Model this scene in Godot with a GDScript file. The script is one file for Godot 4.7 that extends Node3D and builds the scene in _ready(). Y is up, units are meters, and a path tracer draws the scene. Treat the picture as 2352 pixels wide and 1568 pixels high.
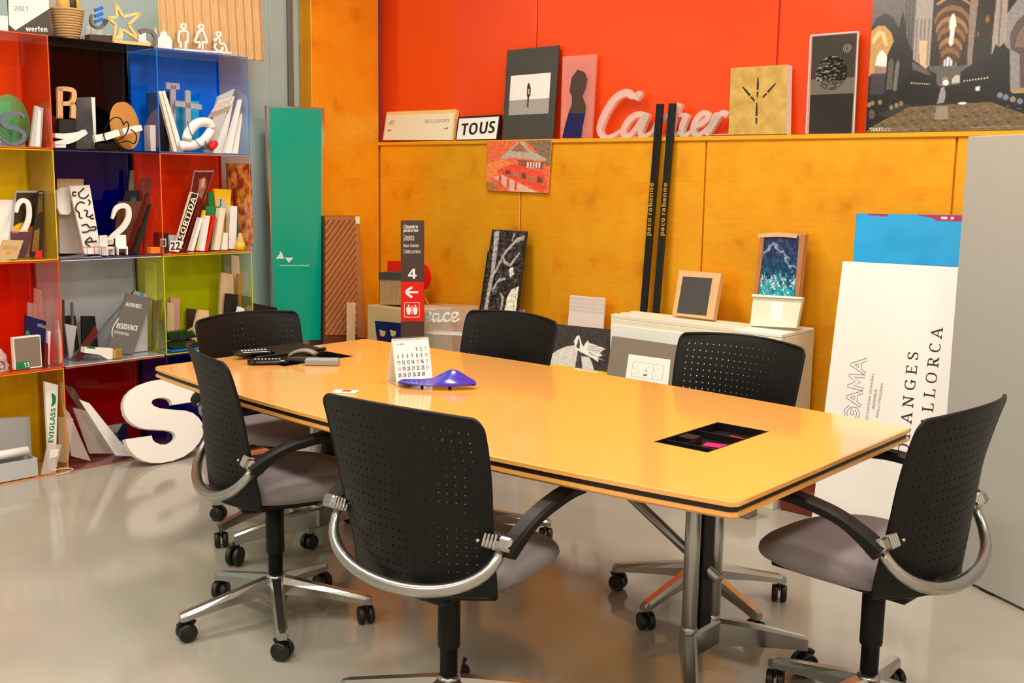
extends Node3D
# A studio meeting room: lacquered table with six perforated chairs, coloured acrylic cubes of samples, gold leaf and red walls.
# Frames: the gold wall (x along it, z out of it), the shelf wall, the table. Units are metres.
var WALL := Transform3D(Basis(Vector3(0.7464, 0, 0.6655), Vector3.UP, Vector3(-0.6655, 0, 0.7464)), Vector3(-0.831, 0, -6.66))
var SHELF := Transform3D(Basis(Vector3(0.6768, 0, -0.7362), Vector3.UP, Vector3(0.7362, 0, 0.6768)), Vector3(-2.072, 0, -4.8717))
var DESK := Transform3D(Basis(Vector3(0.7528, 0, 0.6583), Vector3.UP, Vector3(-0.6583, 0, 0.7528)), Vector3(-0.069, 0, -3.2841))
var GREY := Transform3D(Basis(Vector3(0.3306, 0, 0.9438), Vector3.UP, Vector3(-0.9438, 0, 0.3306)), Vector3(1.566, 0, -3.765))
const CELL := 0.5156
const ROW := 0.4981
const LEDGE := 1.6053
var names := {}
var M := {}
var sans: SystemFont
var bold: SystemFont
var serif: SystemFont
var rng := RandomNumberGenerator.new()

# ---------- naming and tagging ----------
func numbered(called: String) -> String:
	names[called] = names.get(called, -1) + 1
	return called if names[called] == 0 else "%s_%03d" % [called, names[called]]

func tag(o: Node, label: String, category: String, group := "") -> Node:
	o.set_meta("label", label)
	o.set_meta("category", category)
	if group != "":
		o.set_meta("group", group)
	return o

func root(called: String, label: String, category: String, xf: Transform3D, group := "") -> Node3D:
	var o := Node3D.new()
	o.name = numbered(called)
	add_child(o)
	o.transform = xf
	tag(o, label, category, group)
	return o

func begin(smooth := false) -> SurfaceTool:
	var st := SurfaceTool.new()
	st.begin(Mesh.PRIMITIVE_TRIANGLES)
	st.set_smooth_group(0 if smooth else -1)
	return st

func finish(st: SurfaceTool) -> ArrayMesh:
	st.generate_normals()
	return st.commit()

func part(called: String, mesh: Mesh, m: Material, parent: Node, xf := Transform3D.IDENTITY) -> MeshInstance3D:
	var o := MeshInstance3D.new()
	o.mesh = mesh
	o.material_override = m
	o.name = called
	parent.add_child(o, true)
	o.transform = xf
	return o

func whole(called: String, mesh: Mesh, m: Material, label: String, category: String, xf: Transform3D, group := "") -> MeshInstance3D:
	var o := part(numbered(called), mesh, m, self, xf)
	tag(o, label, category, group)
	return o

func structure(called: String, mesh: Mesh, m: Material, xf: Transform3D) -> MeshInstance3D:
	var o := part(called, mesh, m, self, xf)
	o.set_meta("kind", "structure")
	return o

# ---------- shapes ----------
func tri(st: SurfaceTool, a: Vector3, b: Vector3, c: Vector3) -> void:
	st.add_vertex(a)
	st.add_vertex(b)
	st.add_vertex(c)

func quad(st: SurfaceTool, a: Vector3, b: Vector3, c: Vector3, d: Vector3) -> void:
	tri(st, a, b, c)
	tri(st, a, c, d)

func add_box(st: SurfaceTool, size: Vector3, at: Vector3, bevel := 0.0, turn := Basis.IDENTITY) -> void:
	# chamfered box: each face inset by the bevel, strips between
	var h := size * 0.5
	var b: float = minf(bevel, minf(h.x, minf(h.y, h.z)) * 0.9)
	var axes := [[0, 1, 2], [1, 2, 0], [2, 0, 1]]
	var P := func(v: Vector3) -> Vector3: return turn * v + at
	for ax in axes:
		var i: int = ax[0]
		var j: int = ax[1]
		var k: int = ax[2]
		for s in [-1.0, 1.0]:
			var c: Array = []
			for q in [[-1, -1], [1, -1], [1, 1], [-1, 1]]:
				var v := Vector3.ZERO
				v[i] = s * h[i]
				v[j] = q[0] * (h[j] - b)
				v[k] = q[1] * (h[k] - b)
				c.append(P.call(v))
			if s < 0:
				quad(st, c[0], c[1], c[2], c[3])
			else:
				quad(st, c[3], c[2], c[1], c[0])
			if b > 0.0:
				for t in [-1.0, 1.0]:   # edge strip along k between face i=s and face j=t
					var e: Array = []
					for q in [[0, -1], [0, 1], [1, 1], [1, -1]]:
						var v := Vector3.ZERO
						v[i] = s * (h[i] - (b if q[0] == 1 else 0.0))
						v[j] = t * (h[j] - (0.0 if q[0] == 1 else b))
						v[k] = q[1] * (h[k] - b)
						e.append(P.call(v))
					if s * t > 0:
						quad(st, e[0], e[1], e[2], e[3])
					else:
						quad(st, e[3], e[2], e[1], e[0])
	if b > 0.0:
		for sx in [-1.0, 1.0]:
			for sy in [-1.0, 1.0]:
				for sz in [-1.0, 1.0]:
					var a: Vector3 = P.call(Vector3(sx * h.x, sy * (h.y - b), sz * (h.z - b)))
					var c2: Vector3 = P.call(Vector3(sx * (h.x - b), sy * h.y, sz * (h.z - b)))
					var d: Vector3 = P.call(Vector3(sx * (h.x - b), sy * (h.y - b), sz * h.z))
					if sx * sy * sz > 0:
						tri(st, a, d, c2)
					else:
						tri(st, a, c2, d)

func box(size: Vector3, at := Vector3.ZERO, bevel := 0.0) -> ArrayMesh:
	var st := begin()
	add_box(st, size, at, bevel)
	return finish(st)

func add_prism(st: SurfaceTool, poly: PackedVector2Array, z0: float, z1: float, xf := Transform3D.IDENTITY) -> void:
	var p := poly
	if Geometry2D.is_polygon_clockwise(p):
		p = p.duplicate()
		p.reverse()
	var idx := Geometry2D.triangulate_polygon(p)
	for t in range(0, idx.size(), 3):
		var a := p[idx[t]]
		var b := p[idx[t + 1]]
		var c := p[idx[t + 2]]
		if (b - a).cross(c - a) < 0:
			var s := b
			b = c
			c = s
		tri(st, xf * Vector3(a.x, a.y, z1), xf * Vector3(c.x, c.y, z1), xf * Vector3(b.x, b.y, z1))
		tri(st, xf * Vector3(a.x, a.y, z0), xf * Vector3(b.x, b.y, z0), xf * Vector3(c.x, c.y, z0))
	for i in p.size():
		var a := p[i]
		var b := p[(i + 1) % p.size()]
		quad(st, xf * Vector3(a.x, a.y, z0), xf * Vector3(a.x, a.y, z1), xf * Vector3(b.x, b.y, z1), xf * Vector3(b.x, b.y, z0))

func flat2(a: Array) -> PackedVector2Array:
	var p := PackedVector2Array()
	for i in range(0, a.size(), 2):
		p.append(Vector2(a[i], a[i + 1]))
	return p

func prism(a: Array, z0: float, z1: float) -> ArrayMesh:
	var st := begin()
	add_prism(st, flat2(a), z0, z1)
	return finish(st)

func smooth_line(pts: Array, steps := 6, closed := false) -> Array:
	var out: Array = []
	var n := pts.size()
	for i in (n if closed else n - 1):
		var p0: Variant = pts[(i - 1 + n) % n] if closed or i > 0 else pts[0]
		var p1: Variant = pts[i]
		var p2: Variant = pts[(i + 1) % n]
		var p3: Variant = pts[(i + 2) % n] if closed or i + 2 < n else pts[n - 1]
		for s in steps:
			var t := float(s) / steps
			out.append(0.5 * ((2.0 * p1) + (p2 - p0) * t + (2.0 * p0 - 5.0 * p1 + 4.0 * p2 - p3) * t * t + (3.0 * p1 - p0 - 3.0 * p2 + p3) * t * t * t))
	if not closed:
		out.append(pts[n - 1])
	return out

func points2(a: Array) -> Array:
	var p: Array = []
	for i in range(0, a.size(), 2):
		p.append(Vector2(a[i], a[i + 1]))
	return p

func points3(a: Array) -> Array:
	var p: Array = []
	for i in range(0, a.size(), 3):
		p.append(Vector3(a[i], a[i + 1], a[i + 2]))
	return p

func add_ribbon(st: SurfaceTool, line: Array, widths: Array, z0: float, z1: float) -> void:
	# a flat stroke with thickness, as cut letters have
	var L: Array = []
	var R: Array = []
	for i in line.size():
		var a: Vector2 = line[maxi(i - 1, 0)]
		var b: Vector2 = line[mini(i + 1, line.size() - 1)]
		var t := (b - a).normalized()
		var f: float = float(i) / maxf(1.0, line.size() - 1) * (widths.size() - 1)
		var k := mini(int(f), widths.size() - 2) if widths.size() > 1 else 0
		var w: float = lerpf(widths[k], widths[mini(k + 1, widths.size() - 1)], f - k) * 0.5
		L.append(line[i] + Vector2(-t.y, t.x) * w)
		R.append(line[i] - Vector2(-t.y, t.x) * w)
	var V := func(p: Vector2, z: float) -> Vector3: return Vector3(p.x, p.y, z)
	for i in line.size() - 1:
		quad(st, V.call(L[i], z1), V.call(L[i + 1], z1), V.call(R[i + 1], z1), V.call(R[i], z1))
		quad(st, V.call(R[i], z0), V.call(R[i + 1], z0), V.call(L[i + 1], z0), V.call(L[i], z0))
		quad(st, V.call(L[i], z0), V.call(L[i + 1], z0), V.call(L[i + 1], z1), V.call(L[i], z1))
		quad(st, V.call(R[i], z1), V.call(R[i + 1], z1), V.call(R[i + 1], z0), V.call(R[i], z0))
	var e := line.size() - 1
	quad(st, V.call(L[0], z1), V.call(R[0], z1), V.call(R[0], z0), V.call(L[0], z0))
	quad(st, V.call(R[e], z1), V.call(L[e], z1), V.call(L[e], z0), V.call(R[e], z0))

func add_tube(st: SurfaceTool, pts: Array, rad: Variant, sides := 10, squash := Vector2.ONE, up := Vector3.UP) -> void:
	# swept round or flattened bar; rad is a number or one per point
	var rings: Array = []
	for i in pts.size():
		var t: Vector3 = (pts[mini(i + 1, pts.size() - 1)] - pts[maxi(i - 1, 0)]).normalized()
		var x := up.cross(t)
		if x.length() < 0.05:
			x = Vector3(0.98, 0.05, 0.2).cross(t)
		x = x.normalized()
		var y := t.cross(x)
		var r: float = rad[i] if rad is Array else rad
		var ring: Array = []
		for k in sides:
			var a := TAU * k / sides
			ring.append(pts[i] + x * cos(a) * r * squash.x + y * sin(a) * r * squash.y)
		rings.append(ring)
	for i in pts.size() - 1:
		for k in sides:
			var l := (k + 1) % sides
			quad(st, rings[i + 1][k], rings[i + 1][l], rings[i][l], rings[i][k])
	for k in range(1, sides - 1):
		tri(st, rings[0][0], rings[0][k], rings[0][k + 1])
		var e: Array = rings[pts.size() - 1]
		tri(st, e[0], e[k + 1], e[k])

func tube(pts: Array, rad: Variant, sides := 10, squash := Vector2.ONE, up := Vector3.UP) -> ArrayMesh:
	var st := begin(true)
	add_tube(st, pts, rad, sides, squash, up)
	return finish(st)

func add_lathe(st: SurfaceTool, prof: Array, segs := 20, xf := Transform3D.IDENTITY) -> void:
	# profile of (radius, height), from bottom to top
	for i in prof.size() - 1:
		for k in segs:
			var a := TAU * k / segs
			var b := TAU * (k + 1) / segs
			var p: Vector2 = prof[i]
			var q: Vector2 = prof[i + 1]
			var A := xf * Vector3(cos(a) * p.x, p.y, sin(a) * p.x)
			var B := xf * Vector3(cos(b) * p.x, p.y, sin(b) * p.x)
			var C := xf * Vector3(cos(b) * q.x, q.y, sin(b) * q.x)
			var D := xf * Vector3(cos(a) * q.x, q.y, sin(a) * q.x)
			if p.x > 1e-6:
				tri(st, A, B, C)
			if q.x > 1e-6:
				tri(st, A, C, D)

func lathe(prof: Array, segs := 20, smooth := true) -> ArrayMesh:
	var st := begin(smooth)
	add_lathe(st, points2(prof), segs)
	return finish(st)

func picture(c: Array, z: float) -> ArrayMesh:
	# a printed sheet: four corners (x, y) from lower edge round, with uv
	var st := begin()
	var v: Array = points2(c)
	var uv := [Vector2(0, 1), Vector2(1, 1), Vector2(1, 0), Vector2(0, 0)]
	for k in [0, 3, 2, 0, 2, 1]:
		st.set_uv(uv[k])
		st.add_vertex(Vector3(v[k].x, v[k].y, z))
	for e in 4:   # the sheet's own edge
		var a := Vector3(v[e].x, v[e].y, z)
		var b := Vector3(v[(e + 1) % 4].x, v[(e + 1) % 4].y, z)
		var back := Vector3(0, 0, -0.0006)
		for p in [[a, e], [b, (e + 1) % 4], [b + back, (e + 1) % 4], [a, e], [b + back, (e + 1) % 4], [a + back, e]]:
			st.set_uv(uv[p[1]])
			st.add_vertex(p[0])
	return finish(st)

func text(parent: Node, s: String, height: float, at: Vector3, m: Material, font: Font = null, turn := 0.0, stretch := 1.0, depth := 0.0008, align := HORIZONTAL_ALIGNMENT_LEFT, called := "lettering") -> MeshInstance3D:
	var t := TextMesh.new()
	t.text = s
	t.font = font if font else sans
	t.font_size = 48
	t.pixel_size = height / 35.0
	t.depth = depth
	t.curve_step = 1.0
	t.horizontal_alignment = align
	t.vertical_alignment = VERTICAL_ALIGNMENT_CENTER
	var o := part(called, t, m, parent)
	o.transform = Transform3D(Basis(Vector3(0, 0, 1), turn) * Basis.from_scale(Vector3(stretch, 1, 1)), at)
	return o

# ---------- materials ----------
func plain(key: String, c: Color, rough := 0.5, metal := 0.0, extra := {}) -> StandardMaterial3D:
	var m := StandardMaterial3D.new()
	m.albedo_color = c
	m.roughness = rough
	m.metallic = metal
	for k in extra:
		m.set(k, extra[k])
	m.resource_name = key
	M[key] = m
	return m

func clear(key: String, c: Color, alpha: float, rough := 0.03) -> StandardMaterial3D:
	var m := plain(key, Color(c, alpha), rough)
	m.transparency = BaseMaterial3D.TRANSPARENCY_ALPHA
	return m

func noise_tex(freq: float, ramp: Array, size := 512, stretch := Vector2.ONE, seed_ := 1, octaves := 4) -> ImageTexture:
	var n := FastNoiseLite.new()
	n.seed = seed_
	n.frequency = freq
	n.fractal_octaves = octaves
	var g := Gradient.new()
	g.offsets = PackedFloat32Array()
	g.colors = PackedColorArray()
	var off := PackedFloat32Array()
	var col := PackedColorArray()
	for i in ramp.size():
		off.append(float(i) / (ramp.size() - 1))
		col.append(ramp[i])
	g.offsets = off
	g.colors = col
	var im := Image.create(size, size, false, Image.FORMAT_RGB8)
	for y in size:
		for x in size:
			# fold the edges over so that it tiles
			var fx := float(x) / size
			var fy := float(y) / size
			var sx := x * stretch.x
			var sy := y * stretch.y
			var w := size * stretch.x
			var h := size * stretch.y
			var a := n.get_noise_2d(sx, sy)
			var b := n.get_noise_2d(sx - w, sy)
			var c := n.get_noise_2d(sx, sy - h)
			var d := n.get_noise_2d(sx - w, sy - h)
			var v := lerpf(lerpf(a, b, fx), lerpf(c, d, fx), fy)
			im.set_pixel(x, y, g.sample(clampf(v * 0.9 + 0.5, 0, 1)))
	return ImageTexture.create_from_image(im)

func paint(w: int, h: int, f: Callable) -> ImageTexture:
	var im := Image.create(w, h, false, Image.FORMAT_RGB8)
	for y in h:
		for x in w:
			im.set_pixel(x, y, f.call((x + 0.5) / w, (y + 0.5) / h))
	return ImageTexture.create_from_image(im)

func printed(key: String, tex: Texture2D, rough := 0.35) -> StandardMaterial3D:
	return plain(key, Color.WHITE, rough, 0.0, {"albedo_texture": tex})

func noise(seed_: int, freq: float, octaves := 3) -> FastNoiseLite:
	var n := FastNoiseLite.new()
	n.seed = seed_
	n.frequency = freq
	n.fractal_octaves = octaves
	return n

func local(at: Vector3, yaw := 0.0, lean := 0.0) -> Transform3D:
	return Transform3D(Basis(Vector3.UP, yaw) * Basis(Vector3.RIGHT, -lean), at)

func board(called: String, label: String, category: String, frame: Transform3D, at: Vector3, yaw: float, lean: float, outline: Array, thick: float, m: Material, group := "") -> MeshInstance3D:
	# a sheet of material with its own outline and thickness, standing on its lower edge
	return whole(called, prism(outline, -thick, 0.0), m, label, category, frame * local(at, yaw, lean), group)

# ---------- materials of the place ----------
func make_materials() -> void:
	plain("black_plastic", Color(0.066, 0.063, 0.060), 0.44, 0.0, {"metallic_specular": 0.32})
	plain("black_rubber", Color(0.05, 0.05, 0.052), 0.45)
	plain("black_gloss", Color(0.03, 0.03, 0.032), 0.12)
	plain("dark_card", Color(0.13, 0.125, 0.12), 0.55)
	plain("aluminium", Color(0.68, 0.67, 0.655), 0.24, 0.95)
	plain("bright_metal", Color(0.82, 0.81, 0.8), 0.2, 0.95)
	plain("satin_tube", Color(0.70, 0.70, 0.69), 0.36, 0.85)
	plain("white", Color(0.92, 0.915, 0.90), 0.42)
	plain("white_gloss", Color(0.93, 0.925, 0.91), 0.18)
	plain("cream", Color(0.90, 0.87, 0.78), 0.45)
	plain("paper", Color(0.93, 0.92, 0.90), 0.7)
	plain("grey", Color(0.55, 0.55, 0.54), 0.5)
	plain("light_grey", Color(0.72, 0.73, 0.74), 0.45)
	plain("mid_grey", Color(0.42, 0.41, 0.40), 0.5)
	plain("dark_grey", Color(0.25, 0.245, 0.24), 0.5)
	plain("taupe", Color(0.50, 0.45, 0.40), 0.5)
	plain("brown", Color(0.40, 0.22, 0.13), 0.4)
	plain("dark_brown", Color(0.26, 0.18, 0.15), 0.5)
	plain("oxblood", Color(0.36, 0.06, 0.05), 0.3)
	plain("red", Color(0.86, 0.10, 0.04), 0.3)
	plain("orange", Color(0.95, 0.50, 0.08), 0.4)
	plain("yellow", Color(0.94, 0.76, 0.10), 0.45)
	plain("green", Color(0.08, 0.48, 0.26), 0.45)
	plain("teal", Color(0.16, 0.50, 0.50), 0.5)
	plain("navy", Color(0.06, 0.07, 0.30), 0.35)
	plain("sky_blue", Color(0.10, 0.66, 0.88), 0.3)
	plain("magenta", Color(0.85, 0.06, 0.42), 0.4)
	plain("pink", Color(0.93, 0.45, 0.62), 0.5)
	plain("lime", Color(0.80, 0.86, 0.05), 0.3)
	plain("kraft", Color(0.77, 0.66, 0.47), 0.7)
	plain("ink", Color(0.06, 0.06, 0.06), 0.6)
	plain("grey_ink", Color(0.48, 0.47, 0.46), 0.6)
	plain("brass", Color(0.82, 0.66, 0.30), 0.3, 0.8)
	plain("gilt", Color(0.85, 0.62, 0.20), 0.35, 0.4)
	clear("clear_acrylic", Color(0.93, 0.95, 0.95), 0.16)
	clear("frosted_acrylic", Color(0.90, 0.86, 0.84), 0.42, 0.25)
	clear("smoke_acrylic", Color(0.45, 0.40, 0.38), 0.45)
	clear("pink_acrylic", Color(0.92, 0.62, 0.58), 0.35)
	clear("green_glass", Color(0.25, 0.72, 0.42), 0.55)
	clear("lime_acrylic", Color(0.82, 0.92, 0.05), 0.85)
	# timber of several tones
	for w in [["beech", Color(0.80, 0.62, 0.42), Color(0.88, 0.71, 0.51)], ["pale_wood", Color(0.80, 0.68, 0.51), Color(0.88, 0.78, 0.62)], ["red_wood", Color(0.62, 0.38, 0.22), Color(0.72, 0.47, 0.29)], ["oak", Color(0.60, 0.47, 0.33), Color(0.71, 0.57, 0.41)], ["light_pine", Color(0.90, 0.72, 0.42), Color(0.95, 0.80, 0.53)]]:
		plain(w[0], Color.WHITE, 0.5, 0.0, {"albedo_texture": noise_tex(0.02, [w[1], w[2], w[1].lerp(w[2], 0.4), w[2]], 128, Vector2(6.0, 0.7), 11), "uv1_triplanar": true, "uv1_scale": Vector3(3, 3, 3)})
	plain("cork", Color.WHITE, 0.8, 0.0, {"albedo_texture": noise_tex(0.25, [Color(0.55, 0.36, 0.16), Color(0.80, 0.58, 0.28), Color(0.86, 0.65, 0.35)], 128, Vector2.ONE, 3), "uv1_triplanar": true, "uv1_scale": Vector3(6, 6, 6)})
	plain("wicker", Color.WHITE, 0.85, 0.0, {"albedo_texture": noise_tex(0.06, [Color(0.52, 0.38, 0.22), Color(0.78, 0.64, 0.44), Color(0.70, 0.55, 0.36)], 128, Vector2(1, 8), 5), "uv1_triplanar": true, "uv1_scale": Vector3(6, 6, 6)})
	# lacquered table veneer: grain runs the length of the top
	var wood := noise_tex(0.012, [Color(0.885, 0.625, 0.305), Color(0.905, 0.655, 0.345), Color(0.895, 0.640, 0.322), Color(0.915, 0.670, 0.360)], 512, Vector2(1.0, 9.0), 21)
	plain("veneer", Color.WHITE, 0.16, 0.0, {"albedo_texture": wood, "uv1_triplanar": true, "uv1_scale": Vector3(0.9, 0.9, 0.9), "clearcoat_enabled": true, "clearcoat": 0.6, "clearcoat_roughness": 0.08})
	# poured resin floor, faintly clouded
	var fl := noise_tex(0.006, [Color(0.622, 0.603, 0.560), Color(0.650, 0.631, 0.588), Color(0.634, 0.616, 0.575), Color(0.664, 0.643, 0.602)], 512, Vector2.ONE, 8, 5)
	plain("resin_floor", Color.WHITE, 0.11, 0.0, {"albedo_texture": fl, "uv1_triplanar": true, "uv1_scale": Vector3(0.35, 0.35, 0.35)})
	# gold leaf laid in squares, rubbed unevenly
	var gn := noise(4, 0.009, 4)
	var gf := noise(9, 0.05, 3)
	var leaf := paint(512, 512, func(u: float, v: float) -> Color:
		var x := u * 512.0
		var y := v * 512.0
		var a := gn.get_noise_2d(x, y) * 0.5 + 0.5
		var f := gf.get_noise_2d(x * 0.5, y * 2.0)
		var su := fposmod(u * 8.0, 1.0)
		var sv := fposmod(v * 8.0, 1.0)
		var lap := 1.0 if su < 0.03 or sv < 0.025 else 0.0
		var rub: float = clampf(1.0 - Vector2(su - 0.5, sv - 0.5).length() * 2.4, 0.0, 1.0) * clampf(a * 3.0 - 1.75, 0.0, 1.0)
		var c := Color(0.960, 0.690, 0.115).lerp(Color(0.925, 0.585, 0.050), clampf(a * 1.1 - 0.1 + f * 0.25, 0, 1))
		c = c.lerp(Color(0.62, 0.36, 0.03), rub * 0.7)
		return c.lerp(Color(0.96, 0.74, 0.22), lap * 0.2))
	plain("gold_leaf", Color.WHITE, 0.36, 0.3, {"albedo_texture": leaf, "uv1_triplanar": true, "uv1_scale": Vector3(0.72, 0.72, 0.72)})
	plain("gold_bead", Color(0.96, 0.78, 0.32), 0.35, 0.35)
	plain("gold_trim", Color(0.945, 0.675, 0.14), 0.36, 0.3)
	plain("red_lacquer", Color.WHITE, 0.2, 0.0, {"albedo_texture": noise_tex(0.008, [Color(0.895, 0.262, 0.052), Color(0.910, 0.280, 0.060), Color(0.900, 0.268, 0.055)], 128, Vector2.ONE, 2), "uv1_triplanar": true, "uv1_scale": Vector3(0.4, 0.4, 0.4)})
	plain("red_seam", Color(0.82, 0.30, 0.32), 0.3)  # lighter pinkish tone: a reflection along the seams, painted into the colour
	plain("wall_grey_green", Color(0.640, 0.735, 0.735), 0.25)
	plain("wall_white", Color(0.86, 0.85, 0.82), 0.7)
	plain("ceiling_white", Color(0.90, 0.89, 0.87), 0.8)
	plain("grey_panel", Color(0.66, 0.655, 0.635), 0.4)
	# chair upholstery: close grey weave
	var weave := paint(64, 64, func(u: float, v: float) -> Color:
		var k := sin(u * TAU * 8.0) * sin(v * TAU * 8.0)
		return Color(0.46, 0.43, 0.445).lerp(Color(0.575, 0.54, 0.555), k * 0.5 + 0.5))
	plain("upholstery", Color.WHITE, 0.9, 0.0, {"albedo_texture": weave, "uv1_triplanar": true, "uv1_scale": Vector3(22, 22, 22)})

# ---------- lamps ----------
func ceiling_lamp(at: Vector3, energy: float, label: String) -> void:
	var o := root("ceiling_lamp", label, "lamp", Transform3D(Basis.IDENTITY, at), "round ceiling lamps")
	part("rim", lathe([0.0, 0.0, 0.30, 0.0, 0.31, -0.005, 0.31, -0.05, 0.29, -0.055, 0.285, -0.045], 32), M.white, o)
	var glow := part("diffuser", lathe([0.0, -0.05, 0.20, -0.05, 0.285, -0.044], 32), M.lamp_glow, o)
	glow.name = "diffuser"
	var l := AreaLight3D.new()
	l.name = "lamp_light"
	l.area_size = Vector2(0.5, 0.5)
	l.light_energy = energy
	l.light_color = Color(1.0, 0.965, 0.90)
	l.shadow_enabled = true
	l.set("area_range", 14.0)
	l.set("area_attenuation", 2.0)
	o.add_child(l)
	l.transform = Transform3D(Basis(Vector3.RIGHT, -PI / 2), Vector3(0, -0.06, 0))

# ---------- the room ----------
func build_room() -> void:
	structure("floor", box(Vector3(8.2, 0.1, 8.6), Vector3(3.3, -0.05, 3.6)), M.resin_floor, WALL)
	structure("ceiling", box(Vector3(8.2, 0.1, 8.6), Vector3(3.3, 3.35, 3.6)), M.ceiling_white, WALL)
	# gold lower wall: leaf panels on a bright bead, seams every 1.16 m; red panels above, set back behind the ledge
	var gw := structure("wall_back", box(Vector3(8.4, LEDGE - 0.004, 0.16), Vector3(3.4, (LEDGE - 0.004) * 0.5, -0.1)), M.gold_bead, WALL)
	for k in 6:
		part("gold_panel", box(Vector3(1.151, LEDGE - 0.008, 0.022), Vector3(1.1593 * (k + 0.5), (LEDGE - 0.008) * 0.5, -0.011), 0.003), M.gold_leaf, gw)
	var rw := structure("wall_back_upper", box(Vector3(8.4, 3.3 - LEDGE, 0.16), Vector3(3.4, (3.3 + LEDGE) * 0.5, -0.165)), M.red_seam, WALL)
	for e in [[-0.06, 1.19], [1.197, 2.622], [2.633, 3.80], [3.806, 4.96], [4.966, 6.96]]:
		part("red_panel", box(Vector3(e[1] - e[0], 3.3 - LEDGE - 0.01, 0.014), Vector3((e[0] + e[1]) * 0.5, (3.3 + LEDGE) * 0.5, -0.078), 0.002), M.red_lacquer, rw)
	structure("trim_1", box(Vector3(6.98, 0.022, 0.10), Vector3(3.485, LEDGE - 0.011, -0.038), 0.004), M.gold_trim, WALL)
	# the wall behind the cubes and the gold pier in the corner
	var lw := structure("wall_left", box(Vector3(9.0, 3.3, 0.12), Vector3(-2.4, 1.65, -0.478)), M.wall_grey_green, SHELF)
	part("joint_strip", box(Vector3(0.035, 3.3, 0.02), Vector3(1.585, 1.65, -0.408), 0.003), M.mid_grey, lw)
	part("cover_strip", box(Vector3(0.10, 3.3, 0.006), Vector3(1.50, 1.65, -0.415), 0.002), M.wall_grey_green, lw)
	structure("wall_pier", box(Vector3(0.50, 3.3, 0.115), Vector3(1.90, 1.65, -0.3535), 0.003), M.gold_leaf, SHELF)
	structure("wall_right", box(Vector3(0.12, 3.3, 8.6), Vector3(7.1, 1.65, 3.6)), M.wall_white, WALL)
	structure("wall_front", box(Vector3(8.2, 3.3, 0.12), Vector3(3.3, 1.65, 7.8)), M.wall_white, WALL)

# ---------- coloured acrylic cubes ----------
func bent_back(w: float, h: float, r: float) -> ArrayMesh:
	# sheet bent forward at both upright edges
	var line: Array = [Vector2(-w * 0.5, 0.03)]
	for k in 7:
		var a := PI + PI * 0.5 * k / 6.0
		line.append(Vector2(-w * 0.5 + r + cos(a) * r, r + sin(a) * r))
	for k in 7:
		var a := PI * 1.5 + PI * 0.5 * k / 6.0
		line.append(Vector2(w * 0.5 - r + cos(a) * r, r + sin(a) * r))
	line.append(Vector2(w * 0.5, 0.03))
	var st := begin(true)
	for i in line.size() - 1:
		var p: Vector2 = line[i]
		var q: Vector2 = line[i + 1]
		quad(st, Vector3(p.x, 0, p.y), Vector3(p.x, h, p.y), Vector3(q.x, h, q.y), Vector3(q.x, 0, q.y))
	st.set_smooth_group(1)
	for i in line.size() - 1:
		var o := Vector2(0, -0.006)
		var p: Vector2 = line[i] + o
		var q: Vector2 = line[i + 1] + o
		quad(st, Vector3(q.x, 0, q.y), Vector3(q.x, h, q.y), Vector3(p.x, h, p.y), Vector3(p.x, 0, p.y))
	return finish(st)

func acrylic_cube(col: int, row: int, c: Color, edge: Color, tint: float, sides: Array, said: String) -> void:
	var w := CELL - 0.004
	var h := ROW - 0.003
	var d := 0.297
	var t := 0.005
	var o := root("acrylic_cube", said, "storage cube", SHELF * Transform3D(Basis.IDENTITY, Vector3(CELL * (col + 0.5), ROW * row, 0)), "coloured acrylic storage cubes stacked against the grey wall")
	var key := "cube_%d_%d" % [col, row]
	var solid := plain(key, c, 0.08, 0.0, {"metallic_specular": 0.32})
	var pane := clear(key + "_pane", c, tint, 0.04)
	var rim := plain(key + "_edge", edge, 0.15)  # opaque brighter colour paints in the glow of the acrylic edges
	part("back_panel", bent_back(w - 2 * t, h - 2 * t, 0.014), solid, o, Transform3D(Basis.IDENTITY, Vector3(0, t, -d)))
	for s in sides:
		var p := part("side_panel", box(Vector3(t, h, d - 0.003), Vector3(s * (w - t) * 0.5, h * 0.5, -d * 0.5 - 0.0015), 0.0008), pane, o)
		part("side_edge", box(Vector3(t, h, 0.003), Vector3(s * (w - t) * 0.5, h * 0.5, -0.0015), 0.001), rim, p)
	for y in [t * 0.5, h - t * 0.5]:
		var p := part("bottom_panel" if y < 0.1 else "top_panel", box(Vector3(w - 2 * t, t, d - 0.003), Vector3(0, y, -d * 0.5 - 0.0015), 0.0008), pane, o)
		part("front_edge", box(Vector3(w - 2 * t, t, 0.003), Vector3(0, y, -0.0015), 0.001), rim, p)

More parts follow.
